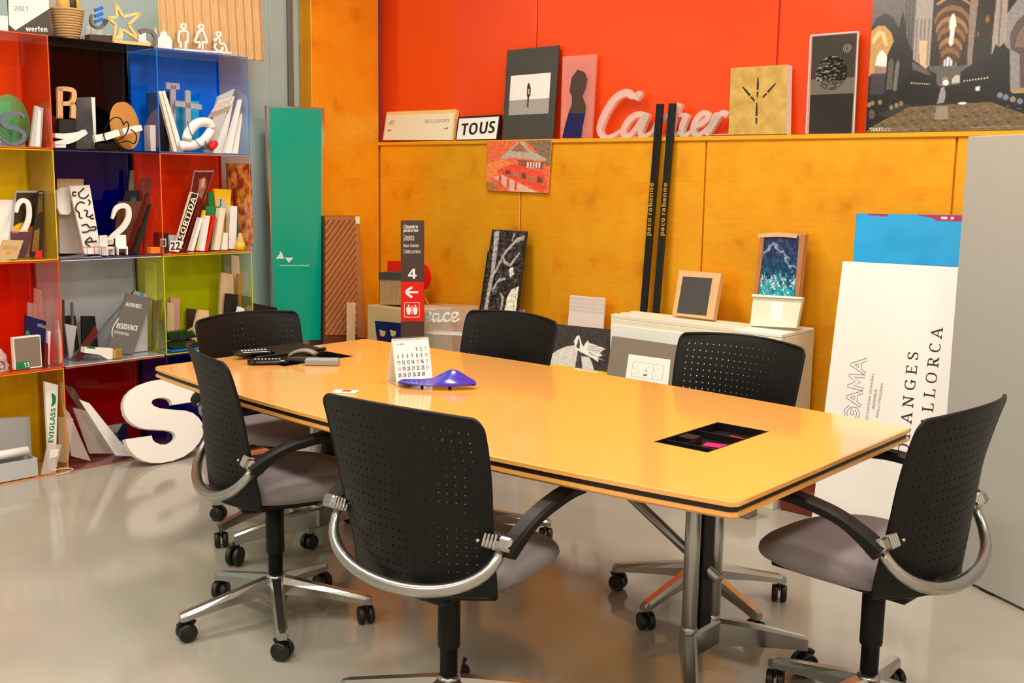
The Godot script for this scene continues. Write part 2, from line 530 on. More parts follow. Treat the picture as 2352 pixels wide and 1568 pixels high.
func build_cubes() -> void:
	var where := ["bottom row", "second row up", "third row up", "top row"]
	var spec := [
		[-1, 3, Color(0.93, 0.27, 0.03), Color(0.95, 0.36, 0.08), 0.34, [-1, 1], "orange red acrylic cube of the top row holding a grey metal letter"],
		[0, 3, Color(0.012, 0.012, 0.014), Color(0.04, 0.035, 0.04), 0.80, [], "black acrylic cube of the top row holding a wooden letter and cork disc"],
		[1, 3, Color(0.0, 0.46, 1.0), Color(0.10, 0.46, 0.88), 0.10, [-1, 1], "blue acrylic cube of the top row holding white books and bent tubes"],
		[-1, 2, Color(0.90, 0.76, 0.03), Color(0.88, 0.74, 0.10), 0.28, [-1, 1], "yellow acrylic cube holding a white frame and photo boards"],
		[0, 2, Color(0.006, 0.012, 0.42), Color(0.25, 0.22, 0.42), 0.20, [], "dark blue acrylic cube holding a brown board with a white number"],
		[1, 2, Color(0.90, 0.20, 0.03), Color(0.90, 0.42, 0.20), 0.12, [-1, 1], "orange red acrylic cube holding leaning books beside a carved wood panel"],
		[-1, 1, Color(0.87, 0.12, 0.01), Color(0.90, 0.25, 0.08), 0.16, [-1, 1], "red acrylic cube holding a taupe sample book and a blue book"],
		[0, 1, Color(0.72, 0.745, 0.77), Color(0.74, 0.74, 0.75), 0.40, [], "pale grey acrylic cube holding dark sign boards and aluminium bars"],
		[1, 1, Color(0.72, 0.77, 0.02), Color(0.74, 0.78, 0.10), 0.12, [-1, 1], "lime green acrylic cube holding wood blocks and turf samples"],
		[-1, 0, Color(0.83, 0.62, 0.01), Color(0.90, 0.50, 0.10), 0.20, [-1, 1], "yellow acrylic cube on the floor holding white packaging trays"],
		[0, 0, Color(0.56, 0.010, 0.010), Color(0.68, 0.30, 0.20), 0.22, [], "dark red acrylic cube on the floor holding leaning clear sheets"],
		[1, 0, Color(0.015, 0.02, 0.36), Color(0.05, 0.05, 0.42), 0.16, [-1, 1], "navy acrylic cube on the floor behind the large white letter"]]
	for s in spec:
		acrylic_cube(s[0], s[1], s[2], s[3], s[4], s[5], s[6])

# ---------- the table ----------
func desk_half(a: float, near: bool) -> float:
	return 0.483 + (0.095 if near else 0.055) * (1.0 - pow(a / 1.145, 2.0))

func desk_outline(inset: float) -> PackedVector2Array:
	var p := PackedVector2Array()
	for k in 25:
		var a := -1.145 + 2.29 * k / 24.0
		p.append(Vector2(a, desk_half(a, true)))
	for k in 25:
		var a := 1.145 - 2.29 * k / 24.0
		p.append(Vector2(a, -desk_half(a, false)))
	p = Geometry2D.offset_polygon(p, -0.014 - inset, Geometry2D.JOIN_MITER)[0]
	return Geometry2D.offset_polygon(p, 0.014, Geometry2D.JOIN_ROUND)[0]

func layer(st: SurfaceTool, poly: PackedVector2Array, y0: float, y1: float) -> void:
	for i in poly.size():
		var a := poly[i]
		var b := poly[(i + 1) % poly.size()]
		if Geometry2D.is_polygon_clockwise(poly):
			quad(st, Vector3(a.x, y0, a.y), Vector3(a.x, y1, a.y), Vector3(b.x, y1, b.y), Vector3(b.x, y0, b.y))
		else:
			quad(st, Vector3(b.x, y0, b.y), Vector3(b.x, y1, b.y), Vector3(a.x, y1, a.y), Vector3(a.x, y0, a.y))

func face(st: SurfaceTool, p: PackedVector2Array, y: float, up: bool) -> void:
	var idx := Geometry2D.triangulate_polygon(p)
	for t in range(0, idx.size(), 3):
		var a := p[idx[t]]
		var b := p[idx[t + 1]]
		var c := p[idx[t + 2]]
		if ((b - a).cross(c - a) > 0) != up:
			var s := b
			b = c
			c = s
		tri(st, Vector3(a.x, y, a.y), Vector3(b.x, y, b.y), Vector3(c.x, y, c.y))

func rect(x0: float, x1: float, y0: float, y1: float) -> PackedVector2Array:
	return PackedVector2Array([Vector2(x0, y0), Vector2(x1, y0), Vector2(x1, y1), Vector2(x0, y1)])

const TRAYS := [[-0.995, -0.835], [0.722, 0.882]]

func build_table() -> void:
	var o := root("meeting_table", "long honey coloured lacquered meeting table with a dark line round its edge", "table", DESK)
	var outer := desk_outline(0.0)
	var st := begin()
	layer(st, outer, 0.7125, 0.7225)
	# chamfer ring, then the top face cut round the two trays
	var n := outer.size()
	var inner := PackedVector2Array()
	for i in n:
		var t := (outer[(i + 1) % n] - outer[(i - 1 + n) % n]).normalized()
		var out := Vector2(t.y, -t.x)
		if Geometry2D.is_polygon_clockwise(outer):
			out = -out
		inner.append(outer[i] - out * 0.003)
	for i in n:
		var j := (i + 1) % n
		var q := [Vector3(outer[i].x, 0.7225, outer[i].y), Vector3(inner[i].x, 0.725, inner[i].y), Vector3(inner[j].x, 0.725, inner[j].y), Vector3(outer[j].x, 0.7225, outer[j].y)]
		if Geometry2D.is_polygon_clockwise(outer):
			quad(st, q[0], q[1], q[2], q[3])
		else:
			quad(st, q[3], q[2], q[1], q[0])
	var cuts := [-1.3, (TRAYS[0][0] + TRAYS[0][1]) * 0.5, (TRAYS[1][0] + TRAYS[1][1]) * 0.5, 1.3]
	for k in 3:
		for piece in Geometry2D.intersect_polygons(inner, rect(cuts[k], cuts[k + 1], -1, 1)):
			var bits: Array = [piece]
			for tr in TRAYS:
				var next: Array = []
				for b in bits:
					next.append_array(Geometry2D.clip_polygons(b, rect(tr[0], tr[1], -0.16, 0.16)))
				bits = next
			for b in bits:
				face(st, b, 0.725, true)
	part("table_top", finish(st), M.veneer, o)
	st = begin()
	layer(st, desk_outline(0.006), 0.699, 0.7125)
	part("dark_core", finish(st), M.black_rubber, o)
	st = begin()
	layer(st, desk_outline(0.0), 0.690, 0.699)
	var low := desk_outline(0.012)
	face(st, outer, 0.699, true)
	face(st, outer, 0.690, false)
	layer(st, low, 0.682, 0.690)
	face(st, low, 0.682, false)
	part("lower_board", finish(st), M.veneer, o)
	for s in [-1.0, 1.0]:
		pedestal(o, s)
	# braces from each pedestal up to the underside
	for s in [-1.0, 1.0]:
		part("brace_rod", tube([Vector3(s * 0.83, 0.335, -0.01), Vector3(s * 0.23, 0.682, -0.01)], 0.014, 12), M.satin_tube, o)

func pedestal(o: Node3D, s: float) -> void:
	var a := 0.79 * s
	for b in [0.060, -0.060]:
		part("column", lathe([0.0, 0.0, 0.021, 0.0, 0.021, 0.48, 0.0, 0.48], 20), M.satin_tube, o, Transform3D(Basis.IDENTITY, Vector3(a, 0.203, b)))
		part("collar", lathe([0.022, 0.0, 0.0225, 0.002, 0.0225, 0.012, 0.021, 0.014], 20), M.aluminium, o, Transform3D(Basis.IDENTITY, Vector3(a, 0.198, b)))
	part("mast", box(Vector3(0.03, 0.50, 0.05), Vector3(a, 0.43, 0.0), 0.003), M.black_plastic, o)
	part("cross_pin", tube([Vector3(a, 0.335, -0.03), Vector3(a + 0.04 * s, 0.335, -0.03)], 0.012, 12), M.satin_tube, o)
	part("head_plate", box(Vector3(0.16, 0.012, 0.5), Vector3(a, 0.677, 0.0), 0.002), M.black_plastic, o)
	# the cast bridge and the two feet that splay outwards
	part("bridge", box(Vector3(0.05, 0.075, 0.15), Vector3(a, 0.163, 0.0), 0.008), M.aluminium, o)
	for z in [1.0, -1.0]:
		var tip := Vector3(a + 0.165 * s, 0.098, z * 0.30)
		var from := Vector3(a, 0.165, z * 0.060)
		var st := begin()
		var dir := (tip - from).normalized()
		var side := Vector3.UP.cross(dir).normalized()
		var rings: Array = []
		for k in 9:
			var t := k / 8.0
			var c := from.lerp(tip, t) + Vector3(0, 0.004 * sin(t * PI), 0)
			var hh := lerpf(0.040, 0.019, t)
			var ww := lerpf(0.021, 0.016, t)
			var ring: Array = []
			for e in [[-1, -1], [-1, 0.7], [-0.6, 1], [0.6, 1], [1, 0.7], [1, -1]]:
				ring.append(c + side * ww * e[0] + Vector3.UP * hh * e[1])
			rings.append(ring)
		for k in 8:
			for e in 6:
				var f := (e + 1) % 6
				quad(st, rings[k][e], rings[k][f], rings[k + 1][f], rings[k + 1][e])
		for e in range(1, 5):
			tri(st, rings[8][0], rings[8][e], rings[8][e + 1])
			tri(st, rings[0][0], rings[0][e + 1], rings[0][e])
		var foot := part("foot", finish(st), M.aluminium, o)
		part("table_caster", caster_mesh(0.035), M.black_rubber, foot, Transform3D(Basis(Vector3.UP, 0.5 * z), tip + Vector3(0, -0.098, 0)))

func tray(k: int, label: String) -> void:
	var x0: float = TRAYS[k][0] + 0.0012
	var x1: float = TRAYS[k][1] - 0.0012
	var w := x1 - x0
	var o := root("desk_tray", label, "tray", DESK * Transform3D(Basis.IDENTITY, Vector3((x0 + x1) * 0.5, 0.7005, 0)))
	var L := 0.3176
	var st := begin()
	add_box(st, Vector3(w, 0.003, L), Vector3(0, 0.0015, 0))
	for s in [-1.0, 1.0]:
		add_box(st, Vector3(0.004, 0.025, L), Vector3(s * (w * 0.5 - 0.002), 0.0125, 0), 0.0008)
		add_box(st, Vector3(w, 0.025, 0.004), Vector3(0, 0.0125, s * (L * 0.5 - 0.002)), 0.0008)
	part("tray_body", finish(st), M.black_plastic, o)
	for z in [0.105, -0.045]:
		part("divider", box(Vector3(w - 0.008, 0.019, 0.003), Vector3(0, 0.012, z), 0.0008), M.black_plastic, o)
	part("divider", box(Vector3(0.003, 0.019, 0.05), Vector3(-0.02, 0.012, 0.078), 0.0008), M.black_plastic, o)
	part("raised_box", box(Vector3(0.05, 0.020, 0.042), Vector3(-0.052, 0.0125, 0.03), 0.002), M.black_plastic, o)

# ---------- chairs ----------
func caster_mesh(r: float) -> ArrayMesh:
	# twin wheels under a hood, standing on y = 0
	var st := begin()
	for s in [-1.0, 1.0]:
		var xf := Transform3D(Basis(Vector3(0, 0, 1), PI / 2), Vector3(s * 0.0145, r, 0))
		add_lathe(st, [Vector2(0, -0.010), Vector2(r * 0.55, -0.010), Vector2(r * 0.62, -0.0085), Vector2(r * 0.85, -0.010), Vector2(r * 0.97, -0.007), Vector2(r, -0.003), Vector2(r, 0.003), Vector2(r * 0.97, 0.007), Vector2(r * 0.85, 0.010), Vector2(r * 0.62, 0.0085), Vector2(r * 0.55, 0.010), Vector2(0, 0.010)], 22, xf)
	var hood: Array = []
	for k in 9:
		var a := PI * 0.22 + PI * 0.56 * k / 8.0
		hood.append(Vector3(0, r + sin(a) * r * 1.04, cos(a) * r * 1.04))
	add_tube(st, hood, 0.004, 6, Vector2(3.0, 0.8), Vector3.RIGHT)
	add_lathe(st, [Vector2(0, r * 1.6), Vector2(0.008, r * 1.6), Vector2(0.008, r * 2.45), Vector2(0, r * 2.45)], 10)
	return finish(st)

func shell_point(a: float, b: float) -> Vector3:
	# the perforated back: a across (-1..1), b up (0..1)
	var y := 0.435 + 0.435 * b
	var hw := lerpf(0.214, 0.236, smoothstep(0.0, 0.9, b))
	var top := (y - 0.842) / 0.028
	if top > 0.0:
		hw -= 0.028 * (1.0 - sqrt(maxf(0.0, 1.0 - top * top * 0.94)))
	var z := 0.188 + 0.012 * sin(b * PI) + 0.05 * pow(maxf(b - 0.55, 0.0) / 0.45, 2.0)
	var bow := lerpf(0.088, 0.042, smoothstep(0.0, 0.85, b))
	y += 0.010 * (1.0 - a * a) * smoothstep(0.8, 1.0, b)
	return Vector3(a * hw, y, z - bow * a * a)

func backrest_mesh() -> ArrayMesh:
	var cols := 20
	var rows := 18
	var A0 := -0.90
	var A1 := 0.90
	var B0 := 0.075
	var B1 := 0.945
	var st := begin(true)
	var N := func(a: float, b: float) -> Vector3:
		var du: Vector3 = shell_point(a + 0.01, b) - shell_point(a - 0.01, b)
		var dv: Vector3 = shell_point(a, minf(b + 0.01, 1.0)) - shell_point(a, b - 0.01)
		return du.cross(dv).normalized()
	var P := func(a: float, b: float, side: float) -> Vector3: return shell_point(a, b) + N.call(a, b) * side
	var T := 0.003
	for side in [T, -T]:
		st.set_smooth_group(1 if side > 0 else 2)
		for i in cols:
			for j in rows:
				var a0 := lerpf(A0, A1, float(i) / cols)
				var a1 := lerpf(A0, A1, float(i + 1) / cols)
				var b0 := lerpf(B0, B1, float(j) / rows)
				var b1 := lerpf(B0, B1, float(j + 1) / rows)
				var ac := (a0 + a1) * 0.5
				var bc := (b0 + b1) * 0.5
				var edge := [[a1, bc], [a1, b1], [ac, b1], [a0, b1], [a0, bc], [a0, b0], [ac, b0], [a1, b0]]
				var hole: Array = []
				for k in 8:
					hole.append([ac + cos(TAU * k / 8.0) * 0.0026 / 0.225, bc + sin(TAU * k / 8.0) * 0.0026 / 0.435])
				for k in 8:
					var l := (k + 1) % 8
					var q := [P.call(hole[k][0], hole[k][1], side), P.call(edge[k][0], edge[k][1], side), P.call(edge[l][0], edge[l][1], side), P.call(hole[l][0], hole[l][1], side)]
					if side > 0:
						quad(st, q[3], q[2], q[1], q[0])
					else:
						quad(st, q[0], q[1], q[2], q[3])
		# plain border round the perforated field
		var As: Array = [-1.0, -0.95]
		for i in cols + 1:
			As.append(lerpf(A0, A1, float(i) / cols))
		As.append_array([0.95, 1.0])
		var Bs: Array = [0.0]
		for j in rows + 1:
			Bs.append(lerpf(B0, B1, float(j) / rows))
		Bs.append_array([0.956, 0.967, 0.977, 0.985, 0.992, 0.997, 1.0])
		for i in As.size() - 1:
			for j in Bs.size() - 1:
				if i >= 2 and i < As.size() - 3 and j >= 1 and j < rows + 1:
					continue
				var q := [P.call(As[i], Bs[j], side), P.call(As[i + 1], Bs[j], side), P.call(As[i + 1], Bs[j + 1], side), P.call(As[i], Bs[j + 1], side)]
				if side > 0:
					quad(st, q[3], q[2], q[1], q[0])
				else:
					quad(st, q[0], q[1], q[2], q[3])
	st.set_smooth_group(-1)
	for i in cols:
		for j in rows:
			var ac := lerpf(A0, A1, (i + 0.5) / cols)
			var bc := lerpf(B0, B1, (j + 0.5) / rows)
			for k in 8:
				var h0 := [ac + cos(TAU * k / 8.0) * 0.0026 / 0.225, bc + sin(TAU * k / 8.0) * 0.0026 / 0.435]
				var h1 := [ac + cos(TAU * (k + 1) / 8.0) * 0.0026 / 0.225, bc + sin(TAU * (k + 1) / 8.0) * 0.0026 / 0.435]
				quad(st, P.call(h0[0], h0[1], T), P.call(h0[0], h0[1], -T), P.call(h1[0], h1[1], -T), P.call(h1[0], h1[1], T))
	# rolled rim
	var rim: Array = []
	var up: Array = []
	for k in 19:
		up.append(k / 20.0)
	up.append_array([0.93, 0.945, 0.956, 0.967, 0.977, 0.985, 0.992, 0.997])
	up.sort()
	for b in up:
		rim.append(P.call(-1.0, b, 0.0))
	for k in 24:
		rim.append(P.call(lerpf(-1.0, 1.0, k / 24.0), 1.0, 0.0))
	rim.append(P.call(1.0, 1.0, 0.0))
	for k in up.size():
		rim.append(P.call(1.0, up[up.size() - 1 - k], 0.0))
	for k in 25:
		rim.append(P.call(lerpf(1.0, -1.0, k / 24.0), 0.0, 0.0))
	st.set_smooth_group(4)
	add_tube(st, rim, 0.0052, 6, Vector2.ONE, Vector3(0, 0.3, 1))
	return finish(st)

func cushion_mesh() -> ArrayMesh:
	var st := begin(true)
	var n := 40
	var rings: Array = []
	# from the underside out round the edge to the crown
	for r in [[0.0, -0.030], [0.55, -0.030], [0.90, -0.027], [0.975, -0.016], [1.0, 0.0], [0.985, 0.014], [0.93, 0.025], [0.75, 0.033], [0.45, 0.035], [0.0, 0.034]]:
		var ring: Array = []
		for k in n:
			var a := TAU * k / n
			var c := cos(a)
			var s := sin(a)
			var e := pow(pow(absf(c), 3.2) + pow(absf(s), 3.2), -1.0 / 3.2)
			var x: float = c * e * 0.226 * r[0]
			var z: float = s * e * 0.215 * r[0]
			if z < 0:
				x *= 1.0 - 0.25 * pow(-z / 0.215, 2.0) * 0.6
			var y: float = r[1]
			var f: float = clampf((-z - 0.06) / 0.155, 0.0, 1.0)
			if y < 0.0:
				y *= lerpf(1.0, 0.45, f)
			y -= 0.012 * f * f
			y += 0.010 * pow(absf(x) / 0.226, 2.0) * (1.0 - f)
			ring.append(Vector3(x, y, z))
		rings.append(ring)
	for i in rings.size() - 1:
		for k in n:
			var l := (k + 1) % n
			quad(st, rings[i][k], rings[i][l], rings[i + 1][l], rings[i + 1][k])
	return finish(st)

func star_base(o: Node3D) -> void:
	var hub := part("star_base", lathe([0.0, 0.062, 0.030, 0.062, 0.036, 0.075, 0.036, 0.125, 0.030, 0.150, 0.026, 0.156, 0.0, 0.156], 24), M.aluminium, o)
	for k in 5:
		var a := TAU * k / 5.0
		var u := Vector3(cos(a), 0, sin(a))
		var v := Vector3(-sin(a), 0, cos(a))
		var st := begin()
		var rings: Array = []
		for q in [[0.02, 0.150, 0.095, 0.022], [0.06, 0.142, 0.094, 0.0205], [0.15, 0.122, 0.086, 0.0185], [0.24, 0.102, 0.074, 0.0175], [0.285, 0.092, 0.066, 0.0175], [0.303, 0.086, 0.064, 0.012]]:
			var ring: Array = []
			for e in [[-1.0, 0.0], [-1.0, 0.62], [-0.62, 1.0], [0.62, 1.0], [1.0, 0.62], [1.0, 0.0]]:
				ring.append(u * q[0] + v * q[3] * e[0] + Vector3.UP * lerpf(q[2], q[1], e[1]))
			rings.append(ring)
		for i in rings.size() - 1:
			for e in 6:
				var f := (e + 1) % 6
				quad(st, rings[i + 1][e], rings[i + 1][f], rings[i][f], rings[i][e])
		for e in range(1, 5):
			tri(st, rings[5][0], rings[5][e + 1], rings[5][e])
		part("base_leg", finish(st), M.aluminium, hub)
		part("caster", caster_mesh(0.0285), M.black_rubber, hub, Transform3D(Basis(Vector3.UP, 0.9 * k + 0.4), u * 0.284))

func make_chair(label: String) -> Node3D:
	var o := root("office_chair", label, "chair", Transform3D.IDENTITY, "perforated black swivel chairs round the meeting table")
	star_base(o)
	part("gas_column", lathe([0.0, 0.150, 0.0225, 0.150, 0.0225, 0.225, 0.0275, 0.226, 0.0285, 0.232, 0.0285, 0.405, 0.0, 0.405], 24), M.black_plastic, o)
	var st := begin()
	add_box(st, Vector3(0.16, 0.035, 0.24), Vector3(0, 0.4, 0.0), 0.008)
	add_box(st, Vector3(0.30, 0.012, 0.30), Vector3(0, 0.419, -0.06), 0.004)
	part("mechanism", finish(st), M.black_plastic, o)
	part("seat", cushion_mesh(), M.upholstery, o, Transform3D(Basis.IDENTITY, Vector3(0, 0.455, -0.065)))
	part("backrest", backrest_mesh(), M.black_plastic, o)
	# aluminium hoop that carries back and arms
	var hoop: Array = []
	var rad: Array = []
	for k in 25:
		var t := PI * k / 24.0
		hoop.append(Vector3(cos(t) * 0.249, 0.572 - 0.118 * pow(sin(t), 0.8), 0.128 + 0.092 * pow(sin(t), 0.9)))
		rad.append(0.0125 + 0.004 * sin(t))
	part("back_hoop", tube(hoop, rad, 12), M.aluminium, o)
	part("hoop_bracket", tube(points3([0, 0.452, 0.214, 0, 0.436, 0.185, 0, 0.420, 0.135, 0, 0.410, 0.09]), [0.016, 0.018, 0.018, 0.016], 12, Vector2(4.2, 1.0), Vector3.UP), M.aluminium, o)
	for s in [-1.0, 1.0]:
		st = begin()
		var tilt := Basis(Vector3.RIGHT, -0.45)
		add_box(st, Vector3(0.036, 0.032, 0.052), Vector3(s * 0.268, 0.580, 0.128), 0.006, tilt)
		add_box(st, Vector3(0.054, 0.020, 0.046), Vector3(s * 0.232, 0.574, 0.130), 0.004, tilt)
		for f in 4:
			add_box(st, Vector3(0.0068, 0.033, 0.050), Vector3(s * (0.214 + 0.0098 * f), 0.580, 0.130), 0.0028, tilt)
		part("clamp", finish(st), M.aluminium, o)
		part("bolt", lathe([0.0, -0.004, 0.0045, -0.004, 0.0045, 0.002, 0.002, 0.003, 0.0, 0.003], 10), M.aluminium, o, Transform3D(Basis(Vector3.RIGHT, 1.3), Vector3(s * 0.204, 0.588, 0.160)))
		st = begin()
		var path: Array = smooth_line(points3([s * 0.272, 0.568, 0.142, s * 0.274, 0.598, 0.098, s * 0.276, 0.627, 0.040, s * 0.275, 0.643, -0.035, s * 0.272, 0.650, -0.11, s * 0.268, 0.646, -0.175]), 5)
		var rings: Array = []
		for i in path.size():
			var t: Vector3 = (path[mini(i + 1, path.size() - 1)] - path[maxi(i - 1, 0)]).normalized()
			var x := Vector3.RIGHT
			var y := x.cross(t).normalized() * -1.0
			if y.y < 0:
				y = -y
			var f := float(i) / (path.size() - 1)
			var hw := lerpf(0.020, 0.026, f) * (1.0 if f < 0.93 else 0.8)
			var hh := lerpf(0.020, 0.013, smoothstep(0.0, 0.4, f)) * (1.0 if f < 0.97 else 0.7)
			var ring: Array = []
			for e in [[-1.0, -0.7], [-1.0, 0.5], [-0.7, 1.0], [0.7, 1.0], [1.0, 0.5], [1.0, -0.7], [0.7, -1.0], [-0.7, -1.0]]:
				ring.append(path[i] + x * hw * e[0] + y * hh * e[1])
			rings.append(ring)
		for i in rings.size() - 1:
			for e in 8:
				var g := (e + 1) % 8
				quad(st, rings[i + 1][e], rings[i + 1][g], rings[i][g], rings[i][e])
		for e in range(1, 7):
			tri(st, rings[0][0], rings[0][e], rings[0][e + 1])
			var z := rings.size() - 1
			tri(st, rings[z][0], rings[z][e + 1], rings[z][e])
		part("armrest", finish(st), M.black_plastic, o)
	return o

func build_chairs() -> void:
	# x, z, facing, turn of the star base, gas lift, label
	var spots := [
		[-0.1465, -2.535, -0.607, -0.972, 0.004, "black perforated swivel chair with its back turned, behind the key tag on the table"],
		[-0.731, -3.208, -1.073, -0.038, 0.0, "black perforated swivel chair beside the large white floor letter"],
		[-0.916, -4.104, 3.96, -0.96, -0.036, "black perforated chair at the table end by the lime cube"],
		[-0.136, -3.931, 2.39, -1.05, 0.0, "black perforated chair between the tree photograph and the horse photograph"],
		[0.632, -3.385, 2.40, -1.09, 0.0, "black perforated chair in front of the white chest with the black skis"],
		[0.924, -2.574, 0.776, -0.26, 0.010, "black perforated chair at the table end by the plain grey panel"]]
	var first: Node3D
	for i in spots.size():
		var s: Array = spots[i]
		var o: Node3D
		if i == 0:
			o = make_chair(s[5])
			first = o
		else:
			o = first.duplicate()
			for p in o.get_children():
				if p.name != "star_base":
					(p as Node3D).position.y -= spots[0][4]
			o.name = numbered("office_chair")
			add_child(o)
			o.set_meta("label", s[5])
		o.transform = Transform3D(Basis(Vector3.UP, s[2]), Vector3(s[0], 0, s[1]))
		(o.get_node("star_base") as Node3D).rotation.y = s[3] - s[2]
		for p in o.get_children():
			if p.name != "star_base":
				(p as Node3D).position.y += s[4]

func _ready() -> void:
	rng.seed = 7
	# --- camera ---
	var cam := Camera3D.new()
	cam.name = "camera"
	add_child(cam)
	cam.transform = Transform3D(Basis(Vector3.RIGHT, -0.1495) * Basis(Vector3(0, 0, 1), 0.0152), Vector3(0, 1.3856, 0))
	cam.fov = 35.44
	cam.current = true
	# --- sky and exposure ---
	var env := Environment.new()
	env.background_mode = Environment.BG_COLOR
	env.background_color = Color(0.5, 0.55, 0.6)
	env.tonemap_mode = Environment.TONE_MAPPER_LINEAR
	env.tonemap_exposure = 1.0
	env.sdfgi_enabled = true
	env.ssao_enabled = true
	env.ssil_enabled = true
	var we := WorldEnvironment.new()
	we.name = "world"
	we.environment = env
	add_child(we)
	sans = SystemFont.new()
	sans.font_names = PackedStringArray(["Droid Sans"])
	bold = SystemFont.new()
	bold.font_names = PackedStringArray(["Droid Sans"])
	bold.font_weight = 700
	serif = SystemFont.new()
	serif.font_names = PackedStringArray(["Droid Serif"])
	# --- ceiling lamps ---
	plain("lamp_glow", Color(1, 1, 1), 0.5, 0.0, {"emission_enabled": true, "emission": Color(1.0, 0.965, 0.90), "emission_energy_multiplier": 5.0})
	make_materials()
	var over := ["above the shelf corner", "above the slatted panel", "by the cubes' far end", "over the black skis", "over the middle of the meeting table", "over the open floor before the table", "over the church poster", "over the grey panel", "in the empty corner of the room"]
	for i in 3:
		for k in 3:
			ceiling_lamp(WALL * Vector3([1.5, 3.5, 5.6][i], 3.3, [1.5, 3.6, 5.9][k]), 3.7, "round white ceiling lamp " + over[i * 3 + k])
	# --- the room and its furniture ---
	build_room()
	build_cubes()
	build_table()
	tray(0, "open black tray sunk in the table beside the remote controls")
	tray(1, "black tray sunk in the table holding pink and red cards")
	build_chairs()
	build_grey_panel()
	build_items()

func build_grey_panel() -> void:
	var o := whole("room_divider", box(Vector3(1.6, 1.55, 0.045), Vector3(0.8, 0.785, -0.0225), 0.003), M.grey_panel, "plain grey standing panel beside the white poster board", "panel", GREY)
	for x in [0.25, 1.35]:
		part("foot_block", box(Vector3(0.06, 0.012, 0.04), Vector3(x, 0.006, -0.0225), 0.001), M.black_rubber, o)

# ---------- small makers for the samples and signs ----------
func text_fit(parent: Node, s: String, p: Vector2, q: Vector2, height: float, m: Material, font: Font, z: float, depth: float, called: String) -> MeshInstance3D:
	# lettering set between two points of a face
	var t := TextMesh.new()
	t.text = s
	t.font = font
	t.font_size = 32
	t.pixel_size = 0.001
	t.depth = 0.02
	t.curve_step = 1.5
	var bb := t.get_aabb()
	var o := part(called, t, m, parent)
	var sc := Vector3((q - p).length() / maxf(bb.size.x, 1e-5), height / maxf(bb.size.y, 1e-5), depth / 0.02)
	var turn := Basis(Vector3(0, 0, 1), (q - p).angle()) * Basis.from_scale(sc)
	var mid := (p + q) * 0.5
	o.transform = Transform3D(turn, Vector3(mid.x, mid.y, z * 0.5) - turn * Vector3(bb.get_center().x, bb.get_center().y, 0))
	return o

func stroke(parent: Node, a: Array, widths: Array, z0: float, z1: float, m: Material, called: String) -> void:
	var st := begin()
	add_ribbon(st, smooth_line(points2(a), 5), widths, z0, z1)
	part(called, finish(st), m, parent)

func fill_poly(im: Image, a: Array, c: Color) -> void:
	var p := flat2(a)
	var w := im.get_width()
	var h := im.get_height()
	var lo := Vector2(9, 9)
	var hi := Vector2(-9, -9)
	for v in p:
		lo = lo.min(v)
		hi = hi.max(v)
	for y in range(maxi(0, int(lo.y * h)), mini(h, int(hi.y * h) + 1)):
		for x in range(maxi(0, int(lo.x * w)), mini(w, int(hi.x * w) + 1)):
			if Geometry2D.is_point_in_polygon(Vector2((x + 0.5) / w, (y + 0.5) / h), p):
				im.set_pixel(x, y, c)

func fill_oval(im: Image, cx: float, cy: float, rx: float, ry: float, c: Color) -> void:
	var a: Array = []
	for k in 28:
		a.append_array([cx + cos(TAU * k / 28.0) * rx, cy + sin(TAU * k / 28.0) * ry])
	fill_poly(im, a, c)

func mottle(im: Image, seed_: int, freq: float, amount: float) -> void:
	var n := noise(seed_, freq, 4)
	for y in im.get_height():
		for x in im.get_width():
			var k := n.get_noise_2d(x, y) * amount
			var c := im.get_pixel(x, y)
			im.set_pixel(x, y, Color(clampf(c.r + k, 0, 1), clampf(c.g + k, 0, 1), clampf(c.b + k, 0, 1)))

func blank(w: int, h: int, c: Color) -> Image:
	var im := Image.create(w, h, false, Image.FORMAT_RGB8)
	im.fill(c)
	return im

func keep(key: String, im: Image, rough := 0.35, soft := 1) -> void:
	if soft > 1:   # photographs have soft outlines
		var w := im.get_width()
		var hh := im.get_height()
		im.resize(w / soft, hh / soft, Image.INTERPOLATE_BILINEAR)
		im.resize(w, hh, Image.INTERPOLATE_CUBIC)
	printed(key, ImageTexture.create_from_image(im), rough)

